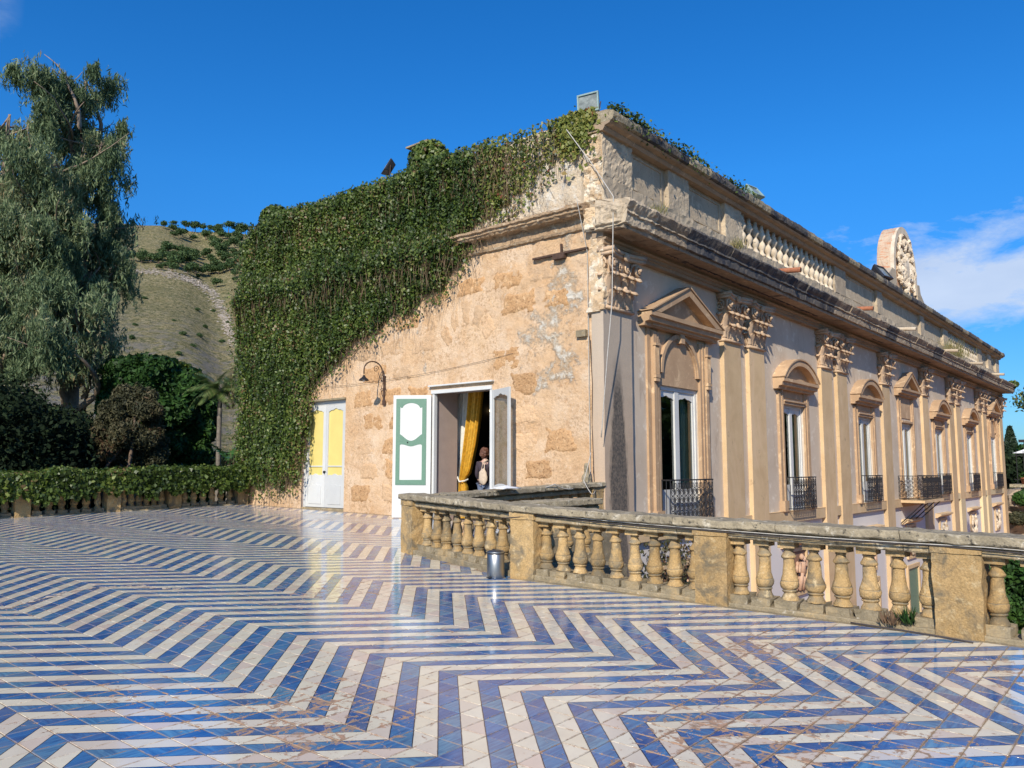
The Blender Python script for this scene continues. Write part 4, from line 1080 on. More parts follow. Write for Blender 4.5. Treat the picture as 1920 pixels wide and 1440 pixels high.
def railing(w, h=.98):
    key = round(w, 2)
    if key in rail_meshes: return rail_meshes[key]
    mb = MB(); n = max(5, int(w / .19)); mb.box(-.02, .02, -w/2, w/2, h-.03, h); mb.box(-.012, .012, -w/2, w/2, .05, .075)
    for k in range(n + 1):
        y = -w/2 + w*k/n; mb.tube([(0, y, .0), (0, y, h-.02)], .009, 4)
    for k in range(n):
        y = -w/2 + w*(k+.5)/n; r_ = w/n*.40
        for z, s_ in ((.2, 1), (.36, -1), (.52, 1), (.70, -1)):
            pts = [(0, y + math.cos(a)*r_*(1-.1*q), z + math.sin(a)*r_*1.05) for q, a in enumerate(np.linspace(0, 2*math.pi, 9))]
            pts = [(0, y + math.cos(a)*r_, z + math.sin(a)*r_*1.05) for a in np.linspace(0, 2*math.pi, 10)]
            mb.tube(pts, .010, 4)
            mb.tube([(0.0, y + s_*math.cos(a)*r_*.5, z + math.sin(a)*r_*.5) for a in np.linspace(-1, 3.4, 7)], .009, 4)
        for s_ in (-1, 1):
            mb.tube([(0, y + s_*r_*(1-.55*(q/7)) - s_*0.0 + s_*.02*math.sin(q), .80 + .1*math.sin(q/7*math.pi*1.2)) for q in range(8)], .009, 4)
    me = mb.mesh('railing', M['iron']); rail_meshes[key] = me; return me
def window(yc, kind):
    big = kind == 'arch'; ow = .98 if big else .86; zb, zt = .45, 3.58
    mb = MB(); x0 = XF - .02
    # architrave strips
    for s_ in (-1, 1):
        a = yc + s_*ow
        def bx(o0, o1, pr, z0, z1):
            y0, y1 = sorted((a + s_*o0, a + s_*o1)); mb.box(x0, XF + pr, y0, y1, z0, z1)
        ztop = 4.75 if (big or kind == 'tri') else 4.02
        bx(.0, .10, .07, zb+.3, ztop); bx(.10, .17, .10, zb+.3, ztop); bx(.22 if big else .20, .36, .12 if big else .075, zb+.3, ztop - (0 if big else .1))
        bx(-.01, .19, .13, zb, zb+.3); bx(.21, .40, .17, zb, zb+.3)
        if big:
            bx(.38, .52, .05, zb, ztop+.1)
    if big:
        # blind arch over the window
        zc, r_ = 3.86, ow*.98; n = 14
        mb.box(x0-.01, XF+.012, yc-ow, yc+ow, 3.585, 4.9)
        for k in range(n):
            a, b = math.pi*k/n, math.pi*(k+1)/n
            f = lambda a_, s_: (yc+math.cos(a_)*r_*s_, zc+math.sin(a_)*.98*s_)
            mb.ext([f(a, 1), f(b, 1), f(b, .9), f(a, .9)], 'x', x0, XF+.09)
            mb.ext([f(a, .897), f(b, .897), f(b, .86), f(a, .86)], 'x', x0, XF+.055)
        mb.box(x0, XF+.15, yc-.09, yc+.09, 4.62, 4.92)
        for s_ in (-1, 1):
            ya = yc + s_*(ow+.29)
            for q in (-.075, -.025, .025, .075): mb.box(XF+.12, XF+.175, ya+q-.015, ya+q+.015, 3.78, 4.42)
            mb.box(XF+.119, XF+.19, ya-.10, ya+.10, 3.70, 3.775); mb.box(XF+.119, XF+.18, ya-.085, ya+.085, 3.62, 3.695); mb.box(XF+.119, XF+.2, ya-.11, ya+.11, 4.425, 4.48)
        mb.box(x0, XF+.20, yc-ow-.5, yc+ow+.5, 4.86, 4.93)
    elif kind == 'tri':
        mb.box(x0, XF+.11, yc-ow, yc+ow, 3.60, 3.68); mb.box(x0, XF+.03, yc-ow+.08, yc+ow-.08, 3.8, 4.62); mb.box(x0, XF+.12, yc-ow-.3, yc+ow+.3, 4.68, 4.76)
    else:
        mb.box(x0, XF+.09, yc-ow, yc+ow, 3.585, 3.66); mb.box(x0, XF+.13, yc-ow, yc+ow, 3.661, 3.71); mb.box(x0, XF+.035, yc-ow+.12, yc+ow-.12, 3.78, 4.0)
    mb.rough(.003, 3, int(yc)); wd = mb.build('window', M['trim'], villa)
    if big: ped = pediment('tri', yc, 4.93, 1.78, .78, .34)
    elif kind == 'tri': ped = pediment('tri', yc, 4.80, 1.52, .72, .34)
    else: ped = pediment('seg', yc, 4.10, 1.45, .62, .34)
    ped.build('pediment', M['trim'], wd)
    # white joinery
    mb = MB(); f0, f1 = XF-.16, XF-.05
    ring(mb, yc-ow+.002, yc+ow-.002, zb, zt-.002, .09, f0, f1, False)
    mb.box(f0+.01, f1-.012, yc-.10, yc+.10, zb, zt-.092)
    mb.box(f0+.02, f1-.03, yc-ow+.092, yc-ow+.17, zb, zt-.092); mb.box(f0+.02, f1-.03, yc+ow-.17, yc+ow-.092, zb, zt-.092)
    for s_ in (-1, 1):
        a, b = sorted((yc + s_*.10, yc + s_*(ow-.17)))
        mb.ext([(a, zt-.093), (b, zt-.093)] + scallop(a, b, zt-.20, .09)[::-1], 'x', f0+.02, f1-.035)
        mb.box(f0+.02, f1-.03, a, b, zb, zb+.75)
    mb.build('frame', M['white'], wd)
    for s_ in (-1, 1):
        a, b = sorted((yc + s_*.10, yc + s_*(ow-.17)))
        mb = MB(); mb.add([(f0+.05, a, zb+.75), (f0+.05, b, zb+.75), (f0+.05, b, zt-.15), (f0+.05, a, zt-.15)], [(0,1,2,3)]); mb.build('pane', M['glass'], wd)
    # curtains drawn aside behind the glass
    for s_ in (-1, 1):
        mb = MB(); vs = []; fs = []; nn = 14
        for j in range(6):
            t_ = j/5
            for i in range(nn):
                q = i/(nn-1); sp = .30 + (.22*t_ if s_ > 0 else .10*t_)
                vs.append((f0-.14+.035*math.sin(q*18+s_), yc + s_*(ow-.05 - q*sp), zt - .1 - t_*2.9))
        for j in range(5):
            for i in range(nn-1): fs.append((j*nn+i, j*nn+i+1, (j+1)*nn+i+1, (j+1)*nn+i))
        mb.add(vs, fs); mb.build('curtain', M['greencurtain'], wd, smooth=True)
    # railing
    if kind != 'tri':
        w = 2*ow + .12; r_ = link('railing', railing(w), wd, loc=(XF+.30, yc, .46))
        mb = MB()
        for s_ in (-1, 1):
            mb.box(XF, XF+.30, yc+s_*w/2-.012, yc+s_*w/2+.012, 1.41, 1.44); mb.box(XF, XF+.30, yc+s_*w/2-.01, yc+s_*w/2+.01, .51, .53)
            for q in (.1, .2): mb.tube([(XF+q, yc+s_*w/2, .5), (XF+q, yc+s_*w/2, 1.42)], .009, 4)
        mb.build('railing_return', M['iron'], wd)
    else:
        y0, y1, xf = yc-1.55, yc+1.55, XF+.92
        mb = MB(); mb.box(XF+.0, xf+.06, y0-.08, y1+.08, .30, .40); mb.rough(.006, 4); mb.build('balcony_slab', M['tan'], wd)
        link('railing', railing(3.1), wd, loc=(xf, yc, .41))
        for yy in (y0, y1): link('railing', railing(.92), wd, loc=((XF+xf)/2, yy, .41), rotz=math.pi/2)
        mb = MB()
        for yy in (y0+.1, y0+.9, yc+.4, y1-.1): mb.tube([(XF, yy, -.55), (xf-.05, yy, .29)], .022, 5)
        mb.build('bracket', M['iron'], wd)
for yc, kind in WIN: window(yc, kind)

# ---- lower storey: stucco reliefs under hood mouldings, with brown doors below
def lower(yc, k):
    mb = MB(); x0 = XF-.05
    mb.ext([(x0, -.62), (XF+.06, -.60), (XF+.14, -.54), (XF+.22, -.50), (XF+.22, -.43), (x0, -.40)], 'y', yc-1.25, yc+1.25, 2)
    w = .62 if k else .9
    ring(mb, yc-w-.1, yc+w+.1, -2.05, -.66, .1, x0, XF+.05)
    b = mb.build('niche', M['tan'], villa)
    mb = MB(); mb.box(x0, XF-.01, yc-w+.001, yc+w-.001, -1.94, -.77); mb.build('panel', M['brownp'] if k < 4 else M['lower'], b)
    rs_ = random.Random(k+3); mb = MB()
    # a small stucco figure: legs, draped body, arms, head
    mb.tube([(XF+.06, yc-.10, -1.9), (XF+.10, yc-.08, -1.62), (XF+.10, yc-.05, -1.40)], [.06,.075,.10], 7)
    mb.tube([(XF+.06, yc+.13, -1.9), (XF+.12, yc+.12, -1.64), (XF+.10, yc+.06, -1.40)], [.06,.075,.10], 7)
    mb.tube([(XF+.10, yc, -1.45), (XF+.11, yc+.01, -1.25), (XF+.10, yc, -1.08)], [.12,.11,.13], 8)
    mb.sphere((XF+.12, yc, -.93), (.075,.07,.09), 8, 6)
    for s_ in (-1, 1): mb.tube([(XF+.10, yc+s_*.12, -1.10), (XF+.14, yc+s_*.25, -1.22), (XF+.16, yc+s_*(.34), -1.05 if s_ > 0 else -1.35)], [.045,.04,.03], 6)
    for q in range(16): mb.sphere((XF+.04, yc+rs_.uniform(-w*.8, w*.8), rs_.uniform(-1.9, -.9)), (.06, rs_.uniform(.05,.12), rs_.uniform(.06,.14)), 6, 4)
    mb.rough(.015, 8, k); mb.build('relief', M['pinkrelief'] if k < 3 else M['relief'], b, smooth=True)
    mb = MB(); ring(mb, yc-.95, yc+.95, GZ+.2, -2.3, .14, x0, XF+.06, False); d = mb.build('garden_door', M['tan'], villa)
    mb = MB(); mb.box(x0, XF-.012, yc-.81, yc+.81, GZ+.2, -2.44); mb.build('door_leaf', M['green'] if k in (2, 3) else M['brownp'], d)
for k, (yc, kind) in enumerate(WIN): lower(yc, k)
# yellow painted pilaster skirts on the two far bays
for y in PIL[-4:-1]:
    mb = MB(); mb.box(XF-.02, XP+.004, y-.512, y+.512, GZ, .125); mb.build('painted_skirt', M['yellow'], villa)
for a, b in ((PIL[-5]+.52, PIL[-4]-.52), (PIL[-3]+.52, PIL[-2]-.52), (PIL[-2]+.52, PIL[-1]-.52)):
    mb = MB(); mb.box(XF-.02, XP-.012, a, b, .135, .425); mb.build('painted_band', M['yellow'], villa)

# ------------------------------------------------------------------ doors in the end wall
def panel_outline(x0, x1, z0, z1, top, bot, n=24):
    """closed outline with shaped (ogee) top and bottom edges; top/bot are heights of the shaping"""
    f = lambda s_: (1 - abs(2*s_-1)**2.2) if True else 0
    sh = lambda s_: 0.0 if s_ < .12 or s_ > .88 else (math.sin((s_-.12)/.76*math.pi)**.7)*(1) 
    tp = [(x0+(x1-x0)*k/n, z1 - top + top*sh(k/n) + (0.25*top if .10 < k/n < .14 or .86 < k/n < .90 else 0)) for k in range(n+1)]
    bt = [(x0+(x1-x0)*k/n, z0 + bot - bot*sh(k/n)) for k in range(n+1)]
    return bt + tp[::-1]
def door_left():
    a, b, c, d = DOORL; c = floor_z(-18.3, WY)
    mb = MB(); y0, y1 = WY+.07, WY+.16
    mb.box(a, a+.09, y0, y1, c, d-.15); mb.box(b-.09, b, y0, y1, c, d-.15); mb.box(a, b, y0, y1, d-.149, d-.002)
    fr = mb.build('door', M['white'], villa)
    mb = MB(); mb.box(a-.06, b+.02, WY-.06, WY+.06, d-.05, d+.0); mb.build('lintel', M['plinth'], fr)
    m_ = (a+b)/2
    for s_ in (-1, 1):
        x0, x1 = (a+.092, m_-.003) if s_ < 0 else (m_+.003, b-.092)
        zt = d-.152; mb = MB(); sw = .11; ya, yb = WY+.075, WY+.125
        mb.box(x0, x0+sw, ya, yb, c+.06, zt); mb.box(x1-sw, x1, ya, yb, c+.06, zt)
        mb.ext([(x0+sw, zt), (x1-sw, zt)] + [(x, z) for x, z in scallop(x0+sw, x1-sw, zt-.10, .10)[::-1]], 'y', ya+.003, yb-.003)
        lo = [(x0+sw + (x1-x0-2*sw)*k/16, c+.92+.05*math.sin(k/16*math.pi)+.015*math.sin(k/16*math.pi*5)) for k in range(17)]
        mb.ext([(x0+sw, c+.06), (x1-sw, c+.06)] + lo[::-1], 'y', ya+.003, yb-.003)
        mb.box(x0+sw, x1-sw, ya+.005, yb-.005, c+1.17, c+1.205)
        pl = [(x0+sw+.04, c+.15), (x1-sw-.04, c+.15)] + [(x1-sw-.04-(x1-x0-2*sw-.08)*k/14, c+.66+.03*math.sin(k/14*math.pi)*(1)+.01*math.sin(k/14*math.pi*6)) for k in range(15)]
        mb.ext(pl, 'y', ya-.012, ya+.002)
        lf = mb.build('door_leaf', M['white'], fr, bevel=.004)
        mb = MB(); mb.add([(x0+sw-.01, ya+.03, c+.9), (x1-sw+.01, ya+.03, c+.9), (x1-sw+.01, ya+.03, zt-.05), (x0+sw-.01, ya+.03, zt-.05)], [(0,1,2,3)])
        mb.build('pane', M['yellowpane'], lf)
    mb = MB(); mb.box(a, b, WY+.01, WY+.07, c-.02, c+.05); mb.rough(.004, 6); mb.build('threshold', M['plinth'], fr)
    mb = MB(); mb.box(m_-.02, m_+.02, WY+.03, WY+.075, 1.55, 1.62); mb.tube([(m_, WY+.05, 1.6), (m_+.09, WY+.04, 1.6)], .008, 5); mb.build('handle', M['iron'], fr)
door_left()
def door_main():
    a, b, c, d = DOORM; c = floor_z(-13, WY)
    mb = MB(); y0, y1 = WY-.015, WY+.09
    mb.box(a-.02, a+.05, y0, y1, c, d-.07); mb.box(b-.05, b+.02, y0, y1, c, d-.07); mb.box(a-.05, b+.02, y0-.02, y1, d-.069, d+.02); mb.box(a-.1, b+.08, WY-.10, WY+.02, d+.10, d+.135)
    fr = mb.build('doorway', M['white'], villa, bevel=.003)
    LW = .93; z0 = c + .03; H = d - .10 - z0
    def shutter(hx, ang, painted, name, label):
        """leaf in local coordinates: x along the leaf from the hinge, y thickness"""
        mb = MB(); T = .045; st = .095
        if painted:
            mb.box(0, LW, 0, T, 0, H)
            mb.ext([(st, .12), (LW-st, .12), (LW-st, .62), (st, .62)], 'y', -.012, .0)
        else:
            mb.box(0, st*.8, 0, T, 0, H); mb.box(LW-st, LW, 0, T, 0, H); mb.box(st*.8, LW-st, 0, T, 0, .72)
            mb.ext([(st*.8, H), (LW-st, H)] + [(x, z) for x, z in scallop(st*.8, LW-st, H-.10, .10)[::-1]], 'y', .003, T-.003)
            mb.ext([(st*.8, .72), (LW-st, .72)] + [(LW-st-(LW-st*1.8)*k/14, .78+.06*math.sin(k/14*math.pi)) for k in range(15)], 'y', .003, T-.003)
        me = mb.mesh(name, M['white'])
        o = link(name, me, fr, loc=(hx, WY-.03, z0), rotz=ang, bevel=.004, label=label)
        def sub(nm, mb2, mat):
            if painted: mb2.v = [(x, T - y, z) for x, y, z in mb2.v]
            q = bpy.data.objects.new(nm, mb2.mesh(nm, mat)); COL.objects.link(q); q.parent = o; return q
        if painted:
            g = MB(); gx0, gx1, g0, g1 = st+.02, LW-st+.02, .78, H-.09
            out = [(gx0, g0), (gx1, g0), (gx1, g1), (gx0, g1)]
            # green field made of a frame round two shaped white panels
            def sh(s_): return math.sin(s_*math.pi)
            pn = []
            xa, xb = gx0+.10, gx1-.10; n = 20
            up0, up1 = g0+1.06, g1-.10; lo0, lo1 = g0+.12, g0+.92
            bt = [(xa+(xb-xa)*k/n, up0+.16-.16*sh(k/n)**1.3) for k in range(n+1)]
            tp = [(xa+(xb-xa)*k/n, up1-.10+(.10*sh((k/n-.12)/.76)**.6 if .12 < k/n < .88 else -.02*(1 if k not in (0, n) else 0))) for k in range(n+1)]
            ltp = [(xa+(xb-xa)*k/n, lo1+.03+(.025 if 0 < k < n else 0)-.05*sh(k/n)**3) for k in range(n+1)]
            # cross section by columns: fill between pieces
            y_0, y_1 = -.016, -.002
            g.box(gx0, xa, y_0, y_1, g0, g1); g.box(xb, gx1, y_0, y_1, g0, g1); g.box(xa, xb, y_0, y_1, g0, lo0)
            for k in range(n):
                g.ext([ltp[k], ltp[k+1], bt[k+1], bt[k]], 'y', y_0, y_1); g.ext([tp[k], tp[k+1], (tp[k+1][0], g1), (tp[k][0], g1)], 'y', y_0, y_1)
            sub('green_panel', g, M['green'])
            g = MB()
            for k in range(n): g.ext([bt[k], bt[k+1], tp[k+1], tp[k]], 'y', -.009, -.001)
            g.ext([(xa, lo0), (xb, lo0)] + ltp[::-1], 'y', -.009, -.001)
            sub('white_panel', g, M['white'])
            g = MB(); g.sphere((LW*.5+.1, -.02, 1.38+.42), .018, 8, 6); sub('knob', g, M['iron'])
        else:
            g = MB(); g.add([(st*.7, .02, .75), (LW-st, .02, .75), (LW-st, .02, H-.1), (st*.7, .02, H-.1)], [(0,1,2,3)]); sub('pane', g, M['clear'])
        return o
    shutter(a-.03, math.pi + R(36), True, 'shutter', 'white door leaf with green shaped panels')
    shutter(b+.03, -R(25), False, 'glazed_leaf', 'white glazed door leaf opened against the wall')
    # left hinge of the painted leaf: its face must look outwards
door_main()
# ------------------------------------------------------------------ hill
def hill_params():
    us = [-900, -300, 0, 240, 300, 350, 410, 460, 560, 700, 960, 1300, 1700, 2400]
    vr = [470, 425, 412, 414, 415, 419, 423, 431, 450, 480, 570, 700, 850, 872]
    az = []; el = []
    for u, v in zip(us, vr):
        r = ray(u, v); az.append(math.atan2(r.x, r.y)); el.append(math.degrees(math.atan2(r.z, math.hypot(r.x, r.y))))
    az = [az[0]-.9] + az; el = [6] + el
    return az, el
HAZ, HEL = hill_params()
D0, D1 = 170.0, 640.0
def hill_z(x, y):
    d = math.hypot(x, y); a = math.atan2(x, y)
    e = np.interp(a, HAZ, HEL, left=0.3, right=0.3)
    H = D1 * math.tan(R(float(e))) + 6
    s = max(0.0, min(1.0, (d - D0) / (D1 - D0)))
    prof = s ** 1.12
    if d > D1: prof = 1 - 0.25 * min(1, (d - D1) / 500)
    n = noise.noise(Vector((x * .008, y * .008, 1))) * 4 + noise.noise(Vector((x * .03, y * .03, 2))) * 2.4 + noise.noise(Vector((x * .11, y * .11, 2))) * 1.1
    gully = -7 * math.exp(-((math.degrees(a) + 60.5 + (d-400)*.006) / 1.5) ** 2)
    return GZ - 0.6 + H * prof + (n * .8 + gully) * min(1, s * 4) * (1 if d < D1 else .4)
def hill():
    m, t, b, g = newmat('hillside'); P = g.outputs['Position']
    c = t.mix(t.ramp(t.noise(P, 0.02, 6, .6), .35, .65), (0.42,0.34,0.175), (0.33,0.28,0.135))
    c = t.mix(t.ramp(t.noise(P, 0.18, 6, .7), .42, .66), c, (0.44,0.38,0.22))
    c = t.mix(t.ramp(t.noise(t.stretch(P, (1,1,1.6)), 0.55, 8, .82), .47, .56), c, (0.135,0.14,0.06))
    c = t.mix(t.ramp(t.noise(P, 0.30, 6, .75), .56, .64), c, (0.12,0.14,0.055))
    c = t.mix(t.m('MULTIPLY', t.ramp(t.noise(P, 0.035, 5, .7), .52, .64), .6), c, (0.20,0.19,0.085))
    z = t.node('ShaderNodeSeparateXYZ', {0: P}).outputs[2]
    lowr = t.m('MULTIPLY', t.ramp(z, 75, 40), t.ramp(t.noise(P, 0.13, 6, .75), .47, .56))
    c = t.mix(t.m('MULTIPLY', lowr, .8), c, (0.27,0.25,0.22))
    t.l.new(c, b.inputs['Base Color']); b.inputs['Roughness'].default_value = 1; b.inputs['Specular IOR Level'].default_value = 0.1
    bn = t.node('ShaderNodeBump', {'Strength': 1.0, 'Distance': 3.0, 'Height': t.noise(P, 0.35, 8, .78)}); t.l.new(bn.outputs[0], b.inputs['Normal'])
    A = np.linspace(HAZ[0] - .3, HAZ[-1] + .5, 420); D = np.concatenate([np.linspace(150, 700, 190), [800, 1000, 1300]])
    vs = [(math.sin(a) * d, math.cos(a) * d, hill_z(math.sin(a) * d, math.cos(a) * d)) for d in D for a in A]
    nA = len(A); fs = [(j*nA+i, j*nA+i+1, (j+1)*nA+i+1, (j+1)*nA+i) for j in range(len(D)-1) for i in range(nA-1)]
    mb = MB(); mb.add(vs, fs); mb.build('hill', m, smooth=True, kind='structure')
hill()
def hill_hit(u, v):
    r = ray(u, v); r = r / math.hypot(r.x, r.y); d = 180.0
    while d < 1000:
        p = r * d
        if CAMZ + p.z < hill_z(p.x, p.y): return Vector((p.x, p.y, hill_z(p.x, p.y)))
        d += 2.0
    return None
# foliage materials
L_ = {}
L_['pine'] = leafmat('pine_needles', [(0, (0.03,0.065,0.02)), (.6, (0.06,0.11,0.03)), (1, (0.10,0.15,0.045))], .7, .1)
L_['ivy'] = leafmat('ivy_leaves', [(0, (0.026,0.048,0.010)), (.45, (0.060,0.100,0.016)), (.8, (0.115,0.165,0.028)), (.97, (0.20,0.24,0.05)), (1, (0.20,0.13,0.06))], .45, .25, big=0.7)
L_['stem'] = leafmat('dry_stems', [(0, (0.10,0.06,0.035)), (.6, (0.19,0.12,0.07)), (1, (0.26,0.19,0.11))], .9, .0)
L_['yivy'] = leafmat('young_ivy', [(0, (0.10,0.13,0.025)), (.6, (0.22,0.25,0.05)), (.9, (0.33,0.30,0.08)), (1, (0.25,0.08,0.04))], .5, .3)
L_['euc'] = leafmat('eucalyptus_leaves', [(0, (0.065,0.105,0.05)), (.35, (0.14,0.20,0.095)), (.7, (0.25,0.31,0.16)), (.92, (0.38,0.40,0.23)), (1, (0.34,0.25,0.14))], .6, .3, big=.25, spec=.15)
L_['carob'] = leafmat('carob_leaves', [(0, (0.018,0.045,0.012)), (.6, (0.034,0.085,0.018)), (1, (0.07,0.145,0.028))], .55, .15, big=.5, spec=.2)
L_['yel'] = leafmat('yellow_green_leaves', [(0, (0.07,0.11,0.015)), (1, (0.20,0.25,0.03))], .5, .25)
L_['dark'] = leafmat('shade_dark_leaves', [(0, (0.010,0.017,0.009)), (.7, (0.018,0.032,0.014)), (1, (0.035,0.055,0.022))], .75, .1, big=.8, spec=.1)  # shade of the garden trees, put into the leaf colour
L_['brush'] = leafmat('dry_bush_leaves', [(0, (0.025,0.03,0.012)), (.5, (0.065,0.065,0.028)), (.85, (0.12,0.105,0.05)), (1, (0.12,0.065,0.035))], .7, .15, big=.5)
L_['palm'] = leafmat('palm_fronds', [(0, (0.045,0.085,0.02)), (.6, (0.09,0.14,0.035)), (1, (0.18,0.19,0.07))], .45, .2)
L_['bana'] = leafmat('banana_leaves', [(0, (0.03,0.09,0.025)), (1, (0.07,0.17,0.04))], .35, .25)
L_['grass'] = leafmat('dry_grass', [(0, (0.12,0.14,0.04)), (.6, (0.28,0.25,0.10)), (1, (0.38,0.30,0.15))], .8, .2)
L_['cyp'] = leafmat('cypress_leaves', [(0, (0.012,0.028,0.014)), (1, (0.03,0.055,0.022))], .6, .1)

def blob_points(c, r, n, shell=.55):
    d = unit(RNG.normal(size=(n, 3))); k = RNG.random(n) ** shell
    k = np.where(RNG.random(n) < .75, .72 + .36 * RNG.random(n), k)
    p = d * k[:, None]; return np.array(c) + p * np.array(r), d
# pines on the hillside: three shared crowns
pine_me = []
for q in range(3):
    C = []; 
    for j in range(9):
        a = RNG.uniform(0, 6.28); rr = RNG.uniform(0, 2.2) if j else 0
        p, d = blob_points((math.cos(a)*rr, math.sin(a)*rr, 3.6 + RNG.uniform(-.7, .9)), (1.7, 1.7, 1.15), 70); C.append(p)
    C = np.concatenate(C); A, B = leaf_axes(len(C), .42, .6); o = quads('crown', C, A, B, L_['pine']); pine_me.append(o.data); bpy.data.objects.remove(o)
trm = MB(); trm.tube([(0, 0, -1.5), (0.1, 0, 1.5), (0, .1, 3.4)], [.22, .18, .12], 6); trunk_me = trm.mesh('trunk', M['bark'])
hp = []
rs = random.Random(21)
def inpoly(x, y, P):
    c = False; j = len(P) - 1
    for i in range(len(P)):
        if (P[i][1] > y) != (P[j][1] > y) and x < (P[j][0]-P[i][0])*(y-P[i][1])/(P[j][1]-P[i][1])+P[i][0]: c = not c
        j = i
    return c
def scatter(poly, n, mind):
    out = []; xs = [p[0] for p in poly]; ys = [p[1] for p in poly]; tries = 0
    while len(out) < n and tries < n * 60:
        tries += 1; x, y = rs.uniform(min(xs), max(xs)), rs.uniform(min(ys), max(ys))
        if inpoly(x, y, poly) and all((x-a)**2 + ((y-b)*1.6)**2 > mind**2 for a, b in out): out.append((x, y))
    return out
hp += [(p, 1.0) for p in scatter([(318,424),(345,418),(400,423),(470,434),(560,446),(560,505),(470,500),(420,492),(392,470),(365,455),(318,450)], 95, 7)]
hp += [(p, .85) for p in scatter([(246,486),(300,484),(316,470),(345,474),(400,478),(470,490),(560,500),(560,540),(470,528),(420,520),(335,519),(290,502),(246,500)], 90, 7)]
hp += [((p), .8) for p in [(405,540),(438,530),(372,524),(300,508),(333,424),(306,430)]]
hp += [(p, .42) for p in scatter([(250,560),(430,560),(440,720),(240,700)], 15, 10)]
hp += [(p, .9) for p in scatter([(-260,430),(200,420),(240,470),(0,520),(-260,520)], 30, 12)]
for k, ((u, v), s_) in enumerate(hp):
    h = hill_hit(u, v)
    if h is None: continue
    zone = ('left' if u < 236 else ('ridge' if s_ == 1.0 else ('single' if s_ == .8 else 'band')))
    lab = {'left': 'dark pine on the hill slope behind the eucalyptus crown', 'ridge': 'round crowned pine in the open grove along the hill ridge beside the ivy', 'single': 'round crowned pine standing apart from the groves on the dry hillside', 'band': 'round crowned pine in the lower band of trees above the pale scree'}[zone]
    t_ = thing('pine_tree', h, lab if s_ > .5 else 'low green shrub alone on the dry grass slope', 'tree' if s_ > .5 else 'shrub', {'left': 'pines behind the eucalyptus', 'ridge': 'pines on the ridge', 'single': 'lone pines on the slope', 'band': 'pines in the band above the scree'}[zone] if s_ > .5 else 'shrubs on the grass slope')
    if s_ < .5: t_.name = 'hillside_shrub'; BASE[t_.name] = Vector(h)
    sc = s_ * rs.uniform(.75, 1.35) * (1.0 if h.length < 500 else 1.15)
    if s_ > .5:
        link('trunk', trunk_me, t_, loc=h, scale=sc); o = link('crown', pine_me[k % 3], t_, loc=h, scale=(sc, sc, sc), rotz=rs.uniform(0, 6))
    else: o = link('crown', pine_me[k % 3], t_, loc=(h.x, h.y, h.z - 2.6*sc), scale=(sc, sc, sc), rotz=rs.uniform(0, 6))
# pale scree that runs down the gully
rk = MB(); ico = [(0,0,1),(.9,0,.1),(0,.8,0),(-.85,.1,.1),(.1,-.9,0),(0,0,-1)]
icf = [(0,1,2),(0,2,3),(0,3,4),(0,4,1),(5,2,1),(5,3,2),(5,4,3),(5,1,4)]
path = [(200,502),(250,508),(300,512),(340,520),(375,534),(398,552),(412,578),(424,602),(436,640)]
for k in range(1500):
    q = rs.uniform(0, len(path)-1.001); i = int(q); f = q - i
    u = path[i][0]*(1-f)+path[i+1][0]*f + rs.gauss(0, 4.5); v = path[i][1]*(1-f)+path[i+1][1]*f + rs.gauss(0, 3.2 + (4 if i > 4 else 0))
    h = hill_hit(u, v)
    if h is None: continue
    s_ = rs.uniform(.25, 1.0); a = rs.uniform(0, 6)
    rk.add([(h.x+(x*math.cos(a)-y*math.sin(a))*s_*1.3, h.y+(x*math.sin(a)+y*math.cos(a))*s_*1.3, h.z+z*s_*.6) for x, y, z in ico], icf)
tag(rk.build('scree', simple('scree', (0.50,0.43,0.35), .95, var=.2, vs=.6)), 'strip of pale loose stones running across and down the dry hillside', 'rocks', kind='stuff')

